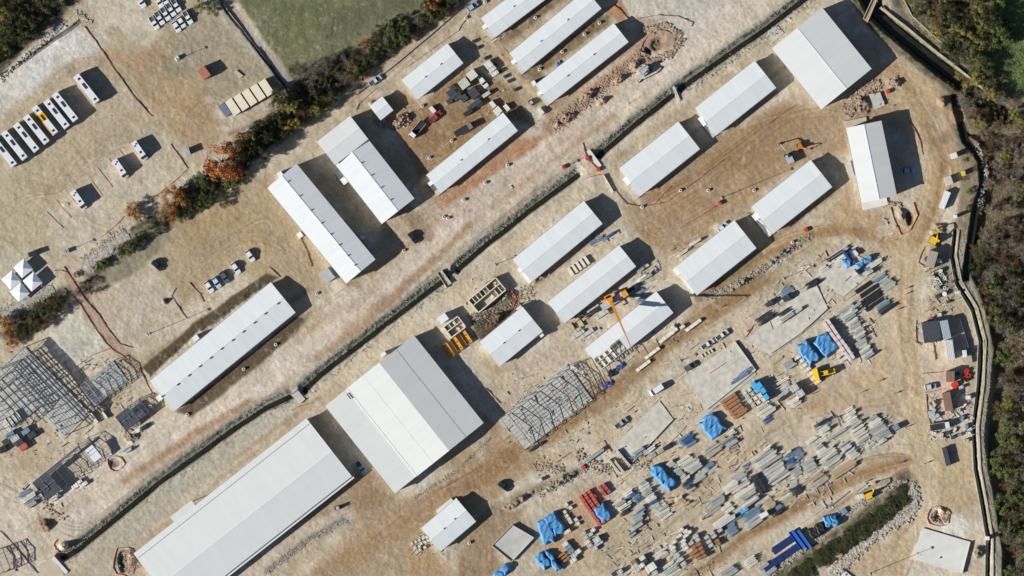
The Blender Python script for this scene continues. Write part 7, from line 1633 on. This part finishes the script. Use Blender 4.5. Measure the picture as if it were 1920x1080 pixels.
strew('gravel_bank', 'grey gravel and stones on canal banks and road verges', [([(x-4, y-9) for x, y in CANAL_B],16,900,.1,.35), ([(x-4, y-9) for x, y in CANAL_C],16,900,.1,.35), ([(x-4, y-9) for x, y in CANAL_A],16,1100,.1,.35), ([(x-4, y-9) for x, y in CANAL_D],12,400,.1,.35), ([(x-4, y-9) for x, y in CANAL_E],12,500,.1,.35),
   ([(x+4, y+9) for x, y in CANAL_A],14,500,.1,.3), ([(x+4, y+9) for x, y in CANAL_B],14,400,.1,.4), ([(x+5, y+9) for x, y in CANAL_E],14,600,.1,.45), ([(650,975),(580,1012),(500,1072)],9,900,.12,.4), ([(775,935),(860,880),(920,820)],6,400,.12,.35),([(1320,560),(1400,525),(1520,440)],12,700,.15,.6),([(1010,930),(1100,875)],14,220,.2,.6),([(1808,440),(1795,500),(1838,590),(1855,700),(1842,820),(1858,980)],10,700,.1,.4),([(1830,270),(1850,320),(1835,390)],8,160,.3,.8)], M_GRV, 6)
# loose lumber, offcuts and scraps across the working yards
def scraps(name, label, zones, mats_, seed):
    q = random.Random(seed); m = MB()
    for (x0, y0, x1, y1, n) in zones:
        for _ in range(int(n*.6)):
            x, y = q.uniform(x0, x1), q.uniform(y0, y1); c = G(x, y)
            if q.random() < .85 and any(inpoly(x, y, p_) for p_, h_ in SLABS[:5]): continue
            yard = x > 1140 and y > 470; L = q.choice((.5,.9,1.6,2.6,3.8) if yard else (.3,.5,.8,1.2,2.4))*q.uniform(.6,1.2); m.k = q.choice((0,0,0,1,2,3,3,4,5)) if yard else q.randrange(len(mats_))
            m.box(c.x, c.y, c.z + q.uniform(.05,.3), L, q.uniform(.08,.28), q.uniform(.08,.25), R(34 + q.choice((0,0,0,0,90)) + q.gauss(0, 9)))
    o = m.build(name, mats_); tag(o, label, 'scrap', None, 'stuff')
YZ = (1140,750,1690,1078)
scraps('scrap_timber', 'loose boards and offcuts strewn over the working yards', [(1150,870,1260,1000,190),(1260,860,1350,950,150),(1370,860,1560,950,440),(1530,775,1670,850,220),(1440,480,1660,600,260),(1560,600,1640,680,160),(1440,700,1500,770,140),(1180,1000,1360,1078,260),(1390,560,1560,670,90),(1280,640,1420,790,70),(1150,750,1280,870,80),(1330,800,1440,880,120),(945,700,1105,835,240),(1130,1010,1260,1078,80),(1110,1000,1140,1040,30),
   (1060,570,1130,640,60),(1180,490,1240,560,60),(1150,600,1300,690,60),(990,690,1110,830,90),(1270,690,1330,790,50),(1080,840,1160,890,40),(860,110,960,220,90),(740,200,790,240,20),(150,670,245,765,260),(215,770,280,820,30),(60,830,190,930,70),(40,905,120,950,40),(0,780,70,860,50),(0,660,170,820,260),(1740,500,1800,600,160),(1740,740,1825,832,200),(1600,150,1680,215,40),(1110,430,1160,470,30),(1260,450,1320,500,40),(770,1000,830,1040,40),(870,520,960,600,60),(1650,405,1690,460,25),(1500,880,1600,960,40),(880,40,960,120,50),(1640,250,1660,262,10),(940,190,1020,230,30),(1715,600,1760,650,30),(-20,1020,40,1070,40)],
   [BM['white'], BM['tan'], BM['dark'], BM['grey'], BM['steelblue'], BM['brown']], 8)
def tufts(name, label, pts, n, cA, seed, s=.28, c=None):
    q = np.random.default_rng(seed); x0, x1 = min(p[0] for p in pts), max(p[0] for p in pts); y0, y1 = min(p[1] for p in pts), max(p[1] for p in pts); V = []; F = []; k = 0
    while k < n:
        x, y = q.uniform(x0, x1), q.uniform(y0, y1); k += 1
        if not inpoly(x, y, pts): continue
        p = G(x, y); t_ = q.uniform(0, 6.28); h = q.uniform(.1, .6)*s; i = len(V)
        V += [(p.x - math.cos(t_)*s*.4, p.y - math.sin(t_)*s*.4, p.z), (p.x + math.cos(t_)*s*.4, p.y + math.sin(t_)*s*.4, p.z), (p.x + q.normal()*s*.6, p.y + q.normal()*s*.6, p.z + h)]; F.append((i, i+1, i+2))
    me_ = bpy.data.meshes.new(name); me_.from_pydata(V, [], F); me_.materials.append(cA); o = bpy.data.objects.new(name, me_); COL.objects.link(o); tag(o, label, name, None, 'stuff')
tufts('field_grass', 'short dull green grass of the upper field', [(445,-20),(860,-20),(800,20),(740,55),(640,100),(560,128),(532,128),(505,85),(445,0)], 9000, leafmat('field grass blades', rgb(108,112,70), rgb(142,142,98)), 3)
tufts('meadow_grass', 'bright green meadow grass at the right edge', [(1860,-20),(1925,-20),(1925,180),(1890,160),(1855,90)], 9000, leafmat('meadow grass blades', rgb(84,122,54), rgb(140,168,100)), 4, .34)
tufts('woodland_scrub', 'low brown and green scrub on the woodland floor', [(1680,-20),(1925,-20),(1925,1100),(1888,1100),(1866,900),(1872,700),(1860,600),(1822,520),(1825,430),(1856,330),(1838,250),(1790,180),(1740,100)], 60000, leafmat('scrub blades', rgb(92,84,54), rgb(158,142,108)), 5, .5)
tufts('bank_weeds', 'weeds along the upper left wood and left stream', [(-20,-20),(150,-20),(60,80),(0,140),(-20,150)], 9000, leafmat('weed blades', rgb(64,66,40), rgb(110,104,70)), 6, .4)
tufts('hedge_weeds', 'dry weeds under the hedge by the upper road', [(560,128),(700,70),(860,-10),(800,60),(700,140),(600,200),(540,260),(460,290),(540,160)], 14000, leafmat('dry weed blades', rgb(90,80,52), rgb(150,132,96)), 7, .4)
tufts('stream_weeds', 'weeds in the canal and stream banks', [(1640,30),(1660,30),(1760,110),(1860,190),(1850,205),(1740,130)], 3000, leafmat('bank weed blades', rgb(80,84,46), rgb(130,128,80)), 8, .35)
